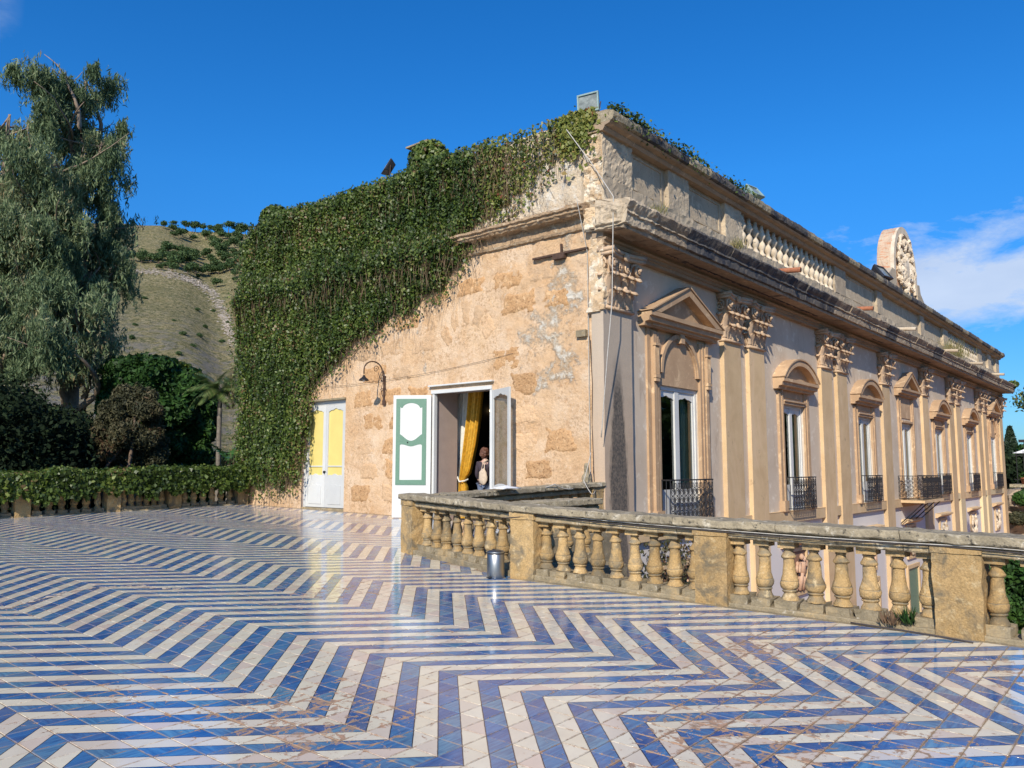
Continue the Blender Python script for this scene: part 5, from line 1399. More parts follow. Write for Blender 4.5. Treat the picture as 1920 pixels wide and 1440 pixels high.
# ------------------------------------------------------------------ trees in the garden
def limb(mb, p0, p1, r0, r1, bend=.12, n=7):
    p0, p1 = Vector(p0), Vector(p1); L = (p1-p0).length; off = Vector((rs.gauss(0, 1), rs.gauss(0, 1), rs.gauss(0, .4))) * L * bend
    pts = [p0.lerp(p1, k/n) + off * math.sin(k/n*math.pi) + Vector((rs.gauss(0,1), rs.gauss(0,1), 0))*L*.008 for k in range(n+1)]
    mb.tube(pts, [r0+(r1-r0)*k/n for k in range(n+1)], 7)
def eucalyptus(base, lobes, label, n_leaf, name='eucalyptus_tree', mat='euc', size=.135, cat='tree'):
    t_ = thing(name, base, label, cat); mb = MB(); b = Vector(base)
    lob = [(Vector(c), r) for c, r in lobes]
    top = max(lob, key=lambda q: q[0].z)[0]
    spine = [b, b.lerp(top, .25) + Vector((.3,.2,0)), b.lerp(top, .5) + Vector((-.3,.3,0)), b.lerp(top, .78), top]
    mb.tube(spine, [.55,.42,.32,.2,.05], 10)
    for c, r in lob:
        f = max(.12, min(.8, (c.z - b.z - 3) / max(1, top.z - b.z))); q = f * 4; i = min(3, int(q)); s0 = Vector(spine[i]).lerp(Vector(spine[i+1]), q-i)
        limb(mb, s0, c, .16, .03)
        for _ in range(4): limb(mb, s0.lerp(c, rs.uniform(.5, .9)), c + Vector((rs.gauss(0,.5)*r[0], rs.gauss(0,.5)*r[1], rs.gauss(0,.4)*r[2])), .05, .012)
    mb.build('trunk', M['palebark'], t_, smooth=True)
    # drooping sprays: each a strand of narrow leaves hanging from a point on the outer part of a lobe
    vol = np.array([r[0]*r[2] for c, r in lob]); vol = vol / vol.sum(); C = []; RN = []
    ns = n_leaf // 16
    cnt = RNG.multinomial(ns, vol)
    for (c, r), k in zip(lob, cnt):
        # sub-clumps
        m_ = max(5, int(4.2 * r[0] * r[2])); sc, _ = blob_points(c, (r[0]*.98, r[1]*.95, r[2]*.98), m_, .5)
        pick = RNG.integers(0, m_, k); cr = RNG.uniform(.16, .42, m_)
        st = sc[pick] + RNG.normal(size=(k, 3)) * (cr[pick][:, None]) * np.array([.8, .8, .7])
        Ls = RNG.uniform(.3, 1.0, k); sh = RNG.uniform(-.18, .18, m_)[pick]
        dr = RNG.normal(size=(k, 3)) * .25; dr[:, 2] = -1
        for q in range(16):
            tt = (q + RNG.random(k)) / 16
            C.append(st + dr * (Ls * tt)[:, None] + RNG.normal(size=(k, 3)) * .05); RN.append(np.clip(RNG.random(k) * .75 + .12 + sh, 0, 1))
    C = np.concatenate(C); RN = np.concatenate(RN); n = len(C)
    a = unit(RNG.normal(size=(n, 3)) * .55 + np.array([0, 0, -1])); bb = unit(np.cross(a, RNG.normal(size=(n, 3))))
    s = size * RNG.uniform(.6, 1.3, (n, 1)); quads('crown', C, a * s, bb * s * .17, L_[mat], t_, RN)
    return t_
PXM = 38 / 1500
def lob_px(lst, d):
    out = []
    for u, v, ru, rv, dd in lst:
        c = at(u, v, d + dd); k = (d + dd) / 1500 * 1.12
        out.append((c, (ru * k, max(1.6, ru * k * .95), rv * k)))
    return out
E1 = lob_px([(118,135,34,34,0),(160,152,32,34,1),(85,170,30,36,0),(128,215,48,42,0),(175,225,28,40,1),(95,285,48,44,-1),(150,300,46,42,0),(180,300,18,28,1),(138,365,50,40,0),(185,412,32,30,0),(90,400,54,50,-1),(155,450,50,36,0),(215,415,16,18,1),(110,500,60,46,-1),(190,500,32,30,0),(212,530,10,24,.5),(140,570,58,42,-1),(190,600,14,24,0),(85,625,56,40,-2),(145,645,40,36,0),(170,690,20,34,0),(195,265,22,30,0),(60,330,40,50,-1),(60,450,46,50,-1),(205,465,22,24,0),(60,560,50,44,-1),(170,540,40,30,0)], 38)
e1 = eucalyptus(at(120, 1010, 39) * 1.0 if False else Vector((*at(110, 880, 39).xy, GZ)), E1, 'tall grey green eucalyptus with drooping foliage rising into the sky at the left', 140000)
E2 = lob_px([(18,215,36,34,2),(30,260,44,40,2),(-30,300,60,60,2),(25,330,50,50,1),(-60,420,90,80,2),(30,420,54,60,1),(10,520,66,60,0),(-70,560,90,80,2),(20,610,64,50,0),(-60,680,90,50,1)], 38)
eucalyptus(Vector((*at(-60, 880, 40).xy, GZ)), E2, 'second eucalyptus with a lower crown cut by the left edge of the photo', 62000)

def round_tree(name, base, lobes, mat, n, size, label, cat='tree', trunk='bark', sub=14, subr=.42, aspect=.6, tr=.28, droop=0, core=True):
    t_ = thing(name, base, label, cat); b = Vector(base); mb = MB()
    lob = [(Vector(c), r) for c, r in lobes]
    cen = sum((c for c, r in lob), Vector()) / len(lob)
    fork = b.lerp(Vector((cen.x, cen.y, cen.z)), .45); mb.tube([b, b.lerp(fork, .5) + Vector((.1, .05, 0)), fork], [tr, tr*.85, tr*.7], 8)
    for c, r in lob: limb(mb, fork, c, tr*.5, .03)
    mb.build('trunk', M[trunk], t_, smooth=True)
    vol = np.array([r[0]*r[1]*r[2] for c, r in lob]) ** .67; vol /= vol.sum(); cnt = RNG.multinomial(n, vol); C = []; RN = []; NRM = []
    for (c, r), k in zip(lob, cnt):
        d = unit(RNG.normal(size=(sub, 3))); scn = np.array(c) + d * np.array(r) * RNG.uniform(.55, .85, (sub, 1)); pick = RNG.integers(0, sub, k)
        rr = np.array(r) * subr; dd = unit(RNG.normal(size=(k, 3))); kk = np.where(RNG.random(k) < .8, RNG.uniform(.8, 1.1, k), RNG.random(k))
        C.append(scn[pick] + dd * rr * kk[:, None]); NRM.append(dd); sh = RNG.uniform(-.15, .15, sub)
        RN.append(np.clip(RNG.random(k) * .7 + .15 + sh[pick], 0, 1))
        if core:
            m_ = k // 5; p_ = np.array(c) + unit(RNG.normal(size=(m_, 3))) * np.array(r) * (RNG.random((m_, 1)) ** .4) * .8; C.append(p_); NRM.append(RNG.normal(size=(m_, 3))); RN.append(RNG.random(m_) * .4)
    C = np.concatenate(C); RN = np.concatenate(RN); NN = np.concatenate(NRM); n = len(C)
    a = unit(RNG.normal(size=(n, 3)) + np.array([0, 0, -droop])); nn = unit(NN * 1.2 + RNG.normal(size=(n, 3)))
    a = unit(a - nn * np.sum(a * nn, 1, keepdims=True)); bb = np.cross(nn, a); s = size * RNG.uniform(.6, 1.35, (n, 1))
    quads('crown', C, a * s, bb * s * aspect, L_[mat], t_, RN); return t_
def gb(u, d): q = at(u, 880, d); return Vector((q.x, q.y, GZ))
def LP(lst, d, depth=.9):
    out = []
    for u, v, ru, rv, dd in lst:
        c = at(u, v, d + dd); k = (d + dd) / 1500 * 1.18; out.append((c, (ru * k, ru * k * depth, rv * k)))
    return out
round_tree('carob_tree', gb(305, 37), LP([(260,712,44,36,0),(310,735,56,46,0),(350,755,42,40,0),(365,800,34,44,0),(290,800,56,48,-1),(225,710,30,32,1),(245,760,44,44,0),(330,850,50,40,0),(250,700,36,26,0)], 37), 'carob', 80000, .125, 'dense dark green round headed tree in the garden below the hill')
round_tree('yellow_green_tree', gb(330, 42), LP([(290,694,30,14,0),(320,696,30,16,0),(350,712,26,16,0)], 42), 'yel', 9000, .13, 'yellow green tree top showing just above the dark round tree')
round_tree('dry_bush', gb(228, 33), LP([(205,800,22,34,0),(232,778,26,30,.5),(268,762,26,26,0),(285,800,18,30,0),(245,820,30,30,-.5),(215,850,30,24,0),(270,850,30,26,0),(236,745,18,16,.5),(296,838,16,22,0),(262,735,12,12,0),(225,765,14,18,0)], 33), 'brush', 30000, .085, 'brownish straggling bush with dry twigs in front of the dark trees', droop=.9, aspect=.3, sub=9, subr=.5)
round_tree('dark_shrub', gb(345, 34), LP([(335,900,30,22,0),(318,838,16,16,0),(300,905,40,20,0),(380,905,40,22,0)], 34), 'carob', 16000, .11, 'low dark green shrub behind the ivy hedge left of the banana plant')
# evergreens that close the garden off, their shade put into the leaf colour
for k, (u, d, h, w, lab) in enumerate(((-120, 46, 11, 6, 'dark evergreen tree at the left edge, behind the eucalyptus trunks'), (40, 47, 10.0, 6, 'dark evergreen tree standing in the shade under the eucalyptus crown'), (130, 56, 9.5, 6, 'dark evergreen tree between the eucalyptus and the dry bush'),
        (215, 60, 8.3, 5, 'dark evergreen tree behind the dry brown bush'), (330, 64, 8.6, 6, 'dark evergreen tree in deep shade behind the round headed tree'), (405, 62, 8.2, 5, 'dark evergreen tree behind the slender palm'), (450, 58, 8.2, 5, 'dark evergreen tree partly hidden by the ivy clad corner'))):
    b = gb(u, d); lob = []
    for j in range(7):
        a = rs.uniform(0, 6.28); lob.append((b + Vector((math.cos(a)*w*.35, math.sin(a)*w*.35, h*rs.uniform(.3, .85))), (w*.42, w*.42, h*.22)))
    lob.append((b + Vector((0, 0, h*.86)), (w*.4, w*.4, h*.16))); lob.append((b + Vector((0, 0, h*.2)), (w*.5, w*.5, h*.2)))
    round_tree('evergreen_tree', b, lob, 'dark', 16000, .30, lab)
for k, (u, d, h, w, lab) in enumerate(((-90, 31, 6.6, 4.5, 'near black mass of foliage behind the hedge at the left edge'), (0, 31.5, 6.0, 4, 'dark shaded tree just behind the ivy hedge near the left edge'), (75, 32, 6.2, 4, 'dark shaded tree behind the hedge under the eucalyptus'), (150, 33, 5.6, 3.6, 'dark shaded tree behind the hedge left of the dry brown bush'))):
    b = gb(u, d); lob = []
    for j in range(8):
        a = rs.uniform(0, 6.28); lob.append((b + Vector((math.cos(a)*w*.4, math.sin(a)*w*.4, h+.4+rs.uniform(-5.2, 3.2))), (w*.38, w*.38, 1.5)))
    round_tree('evergreen_tree', b, lob, 'dark', 40000, .085, lab, sub=24, subr=.5)  # shaded foliage: the darkness lies in the leaf colour
# unseen trees added out of view on the left, to cast shade over the garden
for k, (x, y, h) in enumerate(((-29, -14, 11), (-42, -8, 12))):
    b = Vector((x, y, GZ)); lob = [(b + Vector((rs.uniform(-3, 3), rs.uniform(-3, 3), h*rs.uniform(.4, .9))), (3.4, 3.4, 2.6)) for _ in range(8)]
    round_tree('evergreen_tree', b, lob, 'dark', 9000, .42, ('unseen evergreen tree added beside the terrace to shade the garden', 'second unseen evergreen tree, added farther left to shade the garden')[k])
# palm
def palm():
    b = gb(412, 33); t_ = thing('palm_tree', b, 'slender palm with arching fronds in front of the dark garden trees', 'palm tree')
    top = at(412, 765, 33); mb = MB(); n = 26
    mb.tube([b.lerp(top, k/n) for k in range(n+1)], [.085+.008*(k % 2) for k in range(n+1)], 9); mb.tube([top, top + Vector((0,0,.9))], [.09,.06], 8)
    mb.build('trunk', M['palmbark'], t_, smooth=True)
    top = top + Vector((0,0,.7))
    for k in range(17):
        a = k * 2.4; el = 1.15 - (k / 17) * 1.35; L = rs.uniform(1.3, 1.75); pts = []; p = top.copy(); d = Vector((math.cos(a)*math.cos(el), math.sin(a)*math.cos(el), math.sin(el)))
        for q in range(13):
            pts.append(p.copy()); p = p + d * (L/12); d = (d + Vector((0,0,-.15))).normalized()
        C = []; A = []; B = []
        for q in range(1, 13):
            dd = (pts[q]-pts[q-1]).normalized(); side = dd.cross(Vector((0,0,1))).normalized()
            for f in (0, .33, .66):
                for s_ in (-1, 1):
                    l_ = .27*math.sin(min(1, (q+f)/13*1.05+.12)*math.pi)**.6; ax = (side*s_*.8 + dd*.5 + Vector((0,0,-.55))).normalized()*l_
                    c0 = pts[q-1].lerp(pts[q], f); C.append(c0 + ax); A.append(ax); B.append(dd*.022)
        # midrib joined as narrow quads
        for q in range(1, 13):
            m_ = (pts[q]-pts[q-1])/2; C.append(pts[q-1]+m_); A.append(m_*1.1); B.append(Vector((0,0,.02)))
        quads('frond', np.array([list(c) for c in C]), np.array([list(c) for c in A]), np.array([list(c) for c in B]), L_['palm'], t_)
palm()
def banana(u, d, v, lab, n=7, L=1.3):
    b = gb(u, d); t_ = thing('banana_plant', b, lab, 'plant'); top = at(u, v, d); mb = MB(); mb.tube([b, b.lerp(top, .5), top], [.14,.12,.07], 7); mb.build('stem', M['palmbark'], t_)
    for k in range(n):
        a = k*2.4; C = []; A = []; B = []; p = top.copy(); el = rs.uniform(.5, 1.2); dr = Vector((math.cos(a)*math.cos(el), math.sin(a)*math.cos(el), math.sin(el)))
        for q in range(8):
            p2 = p + dr*(L/8); w = .20*math.sin((q+.7)/8.6*math.pi); m_ = (p2-p)/2
            C.append(list(p+m_)); A.append(list(m_*1.2)); B.append(list(dr.cross(Vector((0,0,1))).normalized()*w)); p = p2; dr = (dr+Vector((0,0,-.16))).normalized()
        quads('leaf', np.array(C), np.array(A), np.array(B), L_['bana'], t_)
banana(430, 31, 872, 'banana plant with broad pale green leaves beside the ivy clad corner')

# ------------------------------------------------------------------ ivy on the villa
IVP = [(-22.20, .95), (-21.80, 1.35), (-21.10, 1.05), (-20.70, 1.3), (-20.00, 1.05), (-19.70, 1.35), (-19.28, 1.25), (-19.12, 2.0), (-18.72, 2.9), (-18.85, 3.45), (-18.90, 3.75), (-18.40, 4.25), (-17.50, 4.62), (-16.90, 5.1), (-16.10, 5.2), (-15.40, 5.65),
       (-14.80, 5.55), (-14.20, 5.98), (-13.60, 6.0), (-13.30, 6.45), (-12.90, 6.6), (-12.50, 7.12), (-12.70, 7.35), (-11.90, 7.6), (-11.10, 7.75), (-10.90, 8.0), (-10.10, 8.35), (-9.60, 8.8), (-9.05, 9.1), (-8.90, 9.28), (-9.60, 9.42), (-10.80, 9.38), (-12.40, 9.42), (-14.00, 9.46), (-15.60, 9.36), (-17.20, 9.42), (-18.60, 9.38), (-19.80, 9.48), (-20.70, 9.42), (-22.00, 9.3), (-22.45, 8.4), (-22.30, 7.2), (-22.65, 6.9), (-22.50, 5.5), (-22.30, 3.5), (-22.35, 2.0)]
def poly_mask(X, Z, P):
    c = np.zeros(len(X), bool); j = len(P) - 1
    for i in range(len(P)):
        (xi, zi), (xj, zj) = P[i], P[j]
        with np.errstate(divide='ignore', invalid='ignore'): c ^= ((zi > Z) != (zj > Z)) & (X < (xj-xi)*(Z-zi)/(zj-zi)+xi)
        j = i
    return c
def poly_dist(X, Z, P):
    best = np.full(len(X), 9.0)
    for i in range(len(P)):
        a = np.array(P[i]); b = np.array(P[(i+1) % len(P)]); ab = b-a; t_ = np.clip(((X-a[0])*ab[0]+(Z-a[1])*ab[1])/(ab@ab), 0, 1)
        best = np.minimum(best, np.hypot(X-a[0]-t_*ab[0], Z-a[1]-t_*ab[1]))
    return best
def thick(X, Z):
    p = np.stack([X*.55, Z*.45], 1); t_ = .16 + .10*sn(p, 3) + .05*sn(p*3.1, 4)
    t_ = t_ + np.where(X < -10.8, .42*np.exp(-((Z-6.95)/.42)**2), .0) + .16*np.exp(-((Z-9.1)/.35)**2) + .12*np.clip((-19.5-X)/3, 0, 1)
    t_ = t_ + .13*np.clip((6.9-Z)/2.5, 0, 1)*np.clip((-14-X)/3, 0, 1)
    return np.maximum(t_*.78, .05)
def ivy_wall():
    t_ = None
    ns = 19000; X0 = RNG.uniform(-23.2, -8.8, ns); Z0 = RNG.uniform(1.0, 9.7, ns); Ls = RNG.uniform(.35, 1.6, ns); nl = 26
    sd = RNG.normal(0, .085, ns); shade = RNG.uniform(-.32, .28, ns)
    C = []; RN = []; st_C = []; 
    for q in range(nl):
        tt = (q + RNG.random(ns)) / nl; X = X0 + RNG.normal(0, .045, ns) + .05*np.sin(tt*5+X0*9); Z = Z0 - Ls*tt
        m_ = poly_mask(X, Z, IVP); dist = poly_dist(X, Z, IVP)
        sparse = np.clip((X + 13.6 - .35*(Z-7.2))/2.2, 0, 1) * (Z > 6.9)
        keep = m_ & (RNG.random(ns) < np.clip(.35 + dist*3.2, 0, 1)*(1-.80*sparse)*(1 - .45*((Z < 6.9) & (X > -14.5))*(RNG.random(ns) < .7)))
        # loose hanging ends below the border
        low = (~m_) & (dist < .35) & (RNG.random(ns) < .05) & (Z < 9) & (X < -9.3); keep |= low
        keep &= ~((X > -19.3) & (X < -17.1) & (Z < 3.4) & (X > -18.75)) 
        T = thick(X, Z) * np.clip(dist*1.6+.25, .2, 1)*(1-.6*sparse) + sd
        C.append(np.stack([X, WY - .03 - np.maximum(T, .02)*RNG.uniform(.72, 1.06, ns), Z], 1)[keep]); RN.append(np.clip(RNG.random(ns)*.75+.12+shade, 0, 1)[keep])
    C = np.concatenate(C); RN = np.concatenate(RN); n = len(C)
    nn = unit(RNG.normal(size=(n, 3))*.75 + np.array([.1, -1, .35])); a = unit(RNG.normal(size=(n, 3))*.7 + np.array([0, 0, -1]))
    a = unit(a - nn*np.sum(a*nn, 1, keepdims=True)); bb = np.cross(nn, a); s = .037*RNG.uniform(.6, 1.4, (n, 1))
    yl = (C[:, 2] > 7.0) & (C[:, 0] > -12.2) & (RNG.random(n) < .55)
    root = thing('ivy', (-18, WY, 5), 'thick curtain of green ivy covering the upper left of the end wall', 'ivy')
    quads('leaves', C[~yl], a[~yl]*s[~yl], bb[~yl]*s[~yl]*.8, L_['ivy'], root, RN[~yl], tri=True, kind='stuff')
    quads('young_leaves', C[yl], a[yl]*s[yl], bb[yl]*s[yl]*.8, L_['yivy'], root, RN[yl], tri=True, kind='stuff')
    # a dim leafy mat behind, so that the wall does not show
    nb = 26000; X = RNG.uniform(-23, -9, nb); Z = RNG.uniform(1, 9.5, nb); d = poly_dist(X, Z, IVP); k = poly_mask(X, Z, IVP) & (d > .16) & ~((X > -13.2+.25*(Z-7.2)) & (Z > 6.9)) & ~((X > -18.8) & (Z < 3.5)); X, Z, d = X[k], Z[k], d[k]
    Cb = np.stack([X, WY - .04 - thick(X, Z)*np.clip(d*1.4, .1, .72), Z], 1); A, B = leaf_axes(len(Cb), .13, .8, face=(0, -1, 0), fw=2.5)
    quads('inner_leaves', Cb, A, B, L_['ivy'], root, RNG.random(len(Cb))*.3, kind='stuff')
    # dry hanging stems
    ns = 6000; X = RNG.uniform(-22.8, -9.2, ns); Z = RNG.uniform(1.1, 9.05, ns); L = RNG.uniform(.15, .65, ns); d = poly_dist(X, Z, IVP); m_ = poly_mask(X, Z, IVP) | ((d < .35) & (X < -9.4) & (Z < 9.2) & (RNG.random(ns) < .6)); m_ &= ~((X > -18.7) & (X < -17.2) & (Z < 4.1))
    X, Z, L, d = X[m_], Z[m_], L[m_], d[m_]; T = thick(X, Z)*np.clip(d*1.6+.25, .2, 1)
    for part in range(2):
        jx = RNG.normal(0, .16, len(X)); A = np.stack([jx*L, np.zeros(len(X)), -L/2], 1); Cc = np.stack([X, WY-.04-T*RNG.uniform(.9, 1.15, len(X)), Z - part*L*.9], 1)
        quads('stems', Cc, A, np.stack([np.full(len(X), .0055), np.zeros(len(X)), np.zeros(len(X))], 1), L_['stem'], root, kind='stuff')
    # a few woody runners along the border
    mb = MB()
    for a_, b_ in (((-19.2, 3.75), (-16.9, 5.05)), ((-17.6, 4.5), (-16.2, 5.15)), ((-19.0, 3.8), (-17.6, 4.65)), ((-14.6, 5.7), (-13.2, 6.5)), ((-13.2, 6.6), (-11.2, 7.5))):
        pts = [(a_[0]+(b_[0]-a_[0])*k/9+rs.gauss(0,.03), WY-.05-rs.uniform(0,.04), a_[1]+(b_[1]-a_[1])*k/9+rs.gauss(0,.05)) for k in range(10)]; mb.tube(pts, .014, 5)
    mb.build('runners', M['bark'], root, kind='stuff')
ivy_wall()
def ivy_clump(name, label, pts_fn, n, size, mat='ivy', cat='ivy', nrm=None, upw=0, stems=0, aspect=.8):
    C, NN = pts_fn(n); n = len(C); nn = unit(NN*1.0 + RNG.normal(size=(n, 3))*.6); a = unit(RNG.normal(size=(n, 3))*.7 + np.array([0, 0, -1 + upw]))
    a = unit(a - nn*np.sum(a*nn, 1, keepdims=True)); bb = np.cross(nn, a); s = size*RNG.uniform(.6, 1.4, (n, 1))
    o = quads(name, C, a*s, bb*s*aspect, L_[mat], None, np.clip(RNG.random(n)*.8+.1+.25*sn(C*1.3, 8), 0, 1), tri=True); return tag(o, label, cat, kind='stuff')
# hedge-like ivy over the left balustrade
def hedge_pts(n):
    y = RNG.uniform(-1.4, 13.55, n); xc = -22.25 + (y-5)*.055 - .12; fr = RNG.random(n)
    e = .10*sn(np.stack([y*1.3, y*0], 1), 5) + .05*sn(np.stack([y*5, y*0], 1), 6)
    top = floor_z(0, 0) + .01436*22 + .02164*y + 1.10 + e*.6
    hang = .60 + .18*sn(np.stack([y*2.1, y*0+2], 1), 9) + .14*sn(np.stack([y*7, y*0+2], 1), 10)
    x = np.empty(n); z = np.empty(n); nx = np.empty((n, 3))
    t0 = fr < .33                                    # top
    x[t0] = (xc + RNG.uniform(-.35, .36, n))[t0]; z[t0] = (top + RNG.normal(0, .035, n) - .12*np.abs((x-xc)/.36)**3)[t0]; nx[t0] = (0, 0, 1)
    f = ~t0; x[f] = (xc + .36 + .05*RNG.normal(size=n) + e*.5)[f]; dz = hang*RNG.random(n)**1.25; z[f] = (top - dz)[f]; nx[f] = (1, 0, .3)
    b = f & (RNG.random(n) < .15); x[b] = (xc - .36 - .05*RNG.random(n))[b]; nx[b] = (-1, 0, 0)
    return np.stack([x, y, z], 1), nx
ivy_clump('ivy', 'trimmed mat of ivy hanging over the left balustrade like a hedge', hedge_pts, 52000, .052)
def tuft(c, r, n, size, label, mat='ivy', cat='ivy', name='ivy', face=(0, -.4, .3), up=0, aspect=.8):
    def f(n_):
        d = unit(RNG.normal(size=(n_, 3))); return np.array(c) + d*np.array(r)*RNG.uniform(.65, 1.08, (n_, 1)), d*.9 + np.array(face)
    return ivy_clump(name, label, f, n, size, mat, cat, upw=up, aspect=aspect)
tuft((-14.75, WY+.5, 9.75), (.62, .4, .50), 3600, .055, 'ivy bush grown over a chimney near the middle of the roof edge')
tuft((-21.9, WY+.6, 9.65), (.55, .4, .42), 2800, .055, 'ivy bush grown over a stump at the left end of the roof')
def top_pts(n):
    y = RNG.uniform(WY-.1, 21.5, n); w = np.clip(1.05 - (y-WY)/8.5 + .35*np.sin(y*2.3), .05, 1); k = RNG.random(n) < w
    x = -8.72 + RNG.normal(0, .10, n); z = 9.18 + np.abs(RNG.normal(0, .06, n))*w*1.1 - np.where(RNG.random(n) < .35, RNG.uniform(0, .35, n), 0)
    return np.stack([x, y, z], 1)[k], np.tile([[.5, -.3, .6]], (k.sum(), 1))
ivy_clump('ivy', 'ragged strip of ivy along the top of the long parapet near the corner', top_pts, 2800, .038)
def root_pts(n):
    x = -9.6 + RNG.normal(0, .28, n); z = 9.3 - np.abs(RNG.normal(0, .42, n)); y = WY - .08 - .08*RNG.random(n); k = (x < -8.95)
    return np.stack([x, y, z], 1)[k], np.tile([[0, -1, .2]], (k.sum(), 1))
ivy_clump('ivy', 'loose green and reddish ivy sprays at the top corner under the floodlight', root_pts, 1500, .05, 'yivy')
def grass_tuft(c, label, n=90, h=.28, mat='grass', spread=.12):
    mb_c = []; A = []; B = []
    for k in range(n):
        a = rs.uniform(0, 6.28); l_ = Vector((math.cos(a)*rs.uniform(.1, .8), math.sin(a)*rs.uniform(.1, .8), 1)).normalized()*h*rs.uniform(.35, 1)/2
        p = Vector(c) + Vector((rs.gauss(0, spread), rs.gauss(0, spread), 0)); mb_c.append(list(p+l_)); A.append(list(l_)); B.append([.008*math.sin(a), .008*math.cos(a), 0])
    o = quads('weed', np.array(mb_c), np.array(A), np.array(B), L_[mat]); return tag(o, label, 'plant', kind='stuff')
grass_tuft((-8.5, 14.9, 7.12), 'dry grass tuft in the broken cornice beside the corner', 120, .35)
grass_tuft((-8.8, 19.9, 7.5), 'pale dry weed at the foot of the parapet pier', 110, .42, spread=.1)
grass_tuft((-8.7, 44.4, 7.3), 'large green and dry weed on the cornice near the far balusters', 260, 1.1, spread=.3)
grass_tuft((-8.6, 45.6, 7.2), 'second weed on the cornice beside the far balusters', 200, .9, spread=.3)
tuft((-8.3, YE+.3, 7.1), (.35, .5, .25), 500, .07, 'green plant hanging off the far end of the cornice', cat='plant', name='cornice_plant')
grass_tuft((-2.05, 8.12, .26), 'small green weed growing at the foot of the pier', 60, .20, 'carob', spread=.035)
grass_tuft((-2.2, 8.10, .24), 'withered brown weed at the base of the last baluster before the pier', 90, .17, 'stem', spread=.04)

# tall trees across the lawn, outside the picture to the right; the windows mirror them
for k, (x, y, h) in enumerate(((24, 26, 15), (27, 38, 17), (23, 50, 15), (26, 63, 16), (21, 76, 15), (18, 92, 17), (12, 106, 16))):
    b = Vector((x, y, GZ)); lob = [(b + Vector((rs.uniform(-4, 4), rs.uniform(-5, 5), h*rs.uniform(.2, .9))), (4.2, 5.0, 3.4)) for _ in range(9)]
    round_tree('evergreen_tree', b, lob, 'carob', 9000, .42, 'dark broad tree across the lawn facing the long front, number %s from the terrace' % ('one', 'two', 'three', 'four', 'five', 'six', 'seven')[k])
# ------------------------------------------------------------------ things on and about the villa
def onY(u, Y, v=None):
    r = ray(u, v or 800); k = Y / r.y; return Vector((r.x*k, Y, CAMZ + r.z*k))
def wall_lamp():
    x, z0 = -15.72, 3.28; t_ = thing('wall_lamp', (x, WY, z0), 'curly wrought iron lamp on the wall between the two doors', 'lamp')
    mb = MB(); y = WY-.05
    mb.ext([(x-.045, z0+.02), (x+.045, z0+.02), (x+.06, z0+.12), (x+.03, z0+.2), (x+.03, z0+.72), (x+.05, z0+.78), (x-.05, z0+.78), (x-.03, z0+.72), (x-.03, z0+.2), (x-.06, z0+.12)], 'y', y, y+.03)
    for s_ in (-1, 1):
        mb.tube([(x+s_*(.03+.05*math.sin(q*.5)), y-.02, z0+.25+q*.05) for q in range(9)], .009, 4)
        mb.tube([(x+s_*.06+.045*math.cos(a)*s_, y-.02, z0+.42+.045*math.sin(a)) for a in np.linspace(0, 5, 9)], .008, 4)
    mb.build('bracket', M['rust'], t_)
    mb = MB(); arc = [(x, y, z0+.55), (x, y-.03, z0+.80)] + [(x, y-.06-.30+.30*math.cos(a), z0+.88+.24*math.sin(a)) for a in np.linspace(.1, math.pi, 14)] + [(x, y-.66, z0+.78)]
    mb.tube(arc, .018, 6)
    mb.tube([(x, y-.27+.10*(1-q/16)*math.cos(q*.62), z0+.93+.10*(1-q/16)*math.sin(q*.62)) for q in range(15)], .009, 5)
    mb.tube([(x, y-.05, z0+.62), (x, y-.15, z0+.75), (x, y-.2, z0+.85)], .009, 5); mb.build('arm', M['rust'], t_, smooth=True)
    mb = MB(); mb.lathe([(.0,.12),(.03,.12),(.035,.09),(.05,.07),(.10,.03),(.125,.0),(.13,-.015),(.12,-.012),(.09,.02),(.0,.05)], x, y-.66, z0+.62, 14); mb.build('lamp_shade', M['iron'], t_, smooth=True)
    mb = MB(); mb.sphere((x, y-.66, z0+.62), (.035,.035,.045), 8, 6); mb.build('bulb', M['cloth'], t_, smooth=True)
wall_lamp()
def cable(name, pts, r, mat, label, cat='cable', sag=0.0, n=8):
    mb = MB(); P = []
    for a, b in zip(pts[:-1], pts[1:]):
        a, b = Vector(a), Vector(b)
        for k in range(n): 
            t_ = k/n; q = a.lerp(b, t_); q.z -= sag*(a-b).length*math.sin(t_*math.pi); P.append(q)
    P.append(Vector(pts[-1])); mb.tube(P, r, 5); o = mb.build(name, M[mat], smooth=True); return tag(o, label, cat)
cable('cable', [(-18.4, WY-.04, 3.95), (-15.75, WY-.05, 3.95), (-11.4, WY-.03, 4.25)], .0045, 'darkcable', 'thin dark cable strung across the wall from the ivy past the lamp', sag=.012)
cable('cable', [(-9.34, WY-.42, 7.25), (-9.335, WY-.06, 6.2), (-9.33, WY-.05, 3.6), (-9.32, WY-.05, 1.35)], .009, 'cable', 'thin pale cable running straight down the end wall beside the corner')
cable('cable', [(-9.27, WY-.10, 4.4), (-9.22, WY-.09, 3.4), (-9.24, WY-.09, 2.6), (-9.2, WY-.09, 1.4)], .008, 'rust', 'dark wire down the edge of the corner pilaster')
cable('rope', [(-9.75, WY-.20, 8.95), (-9.1, WY-.16, 8.0), (-8.52, WY-.3, 7.16), (-8.55, WY-.35, 5.0), (-8.66, WY-.38, 3.9), (-8.86, WY-.33, 2.3)], .011, 'cable', 'pale rope tied to the cornice corner and hanging down in front of the pilaster', 'rope')
cable('cable', [(-9.2, 13.2, 1.42), (-9.05, 12.7, 1.36), (-8.9, 12.3, 1.30), (-8.95, 11.9, 1.40), (-9.1, 11.3, 1.33), (-9.25, 10.9, 1.30)], .009, 'cable', 'loose white cable looping over the return coping near the corner', sag=.06)
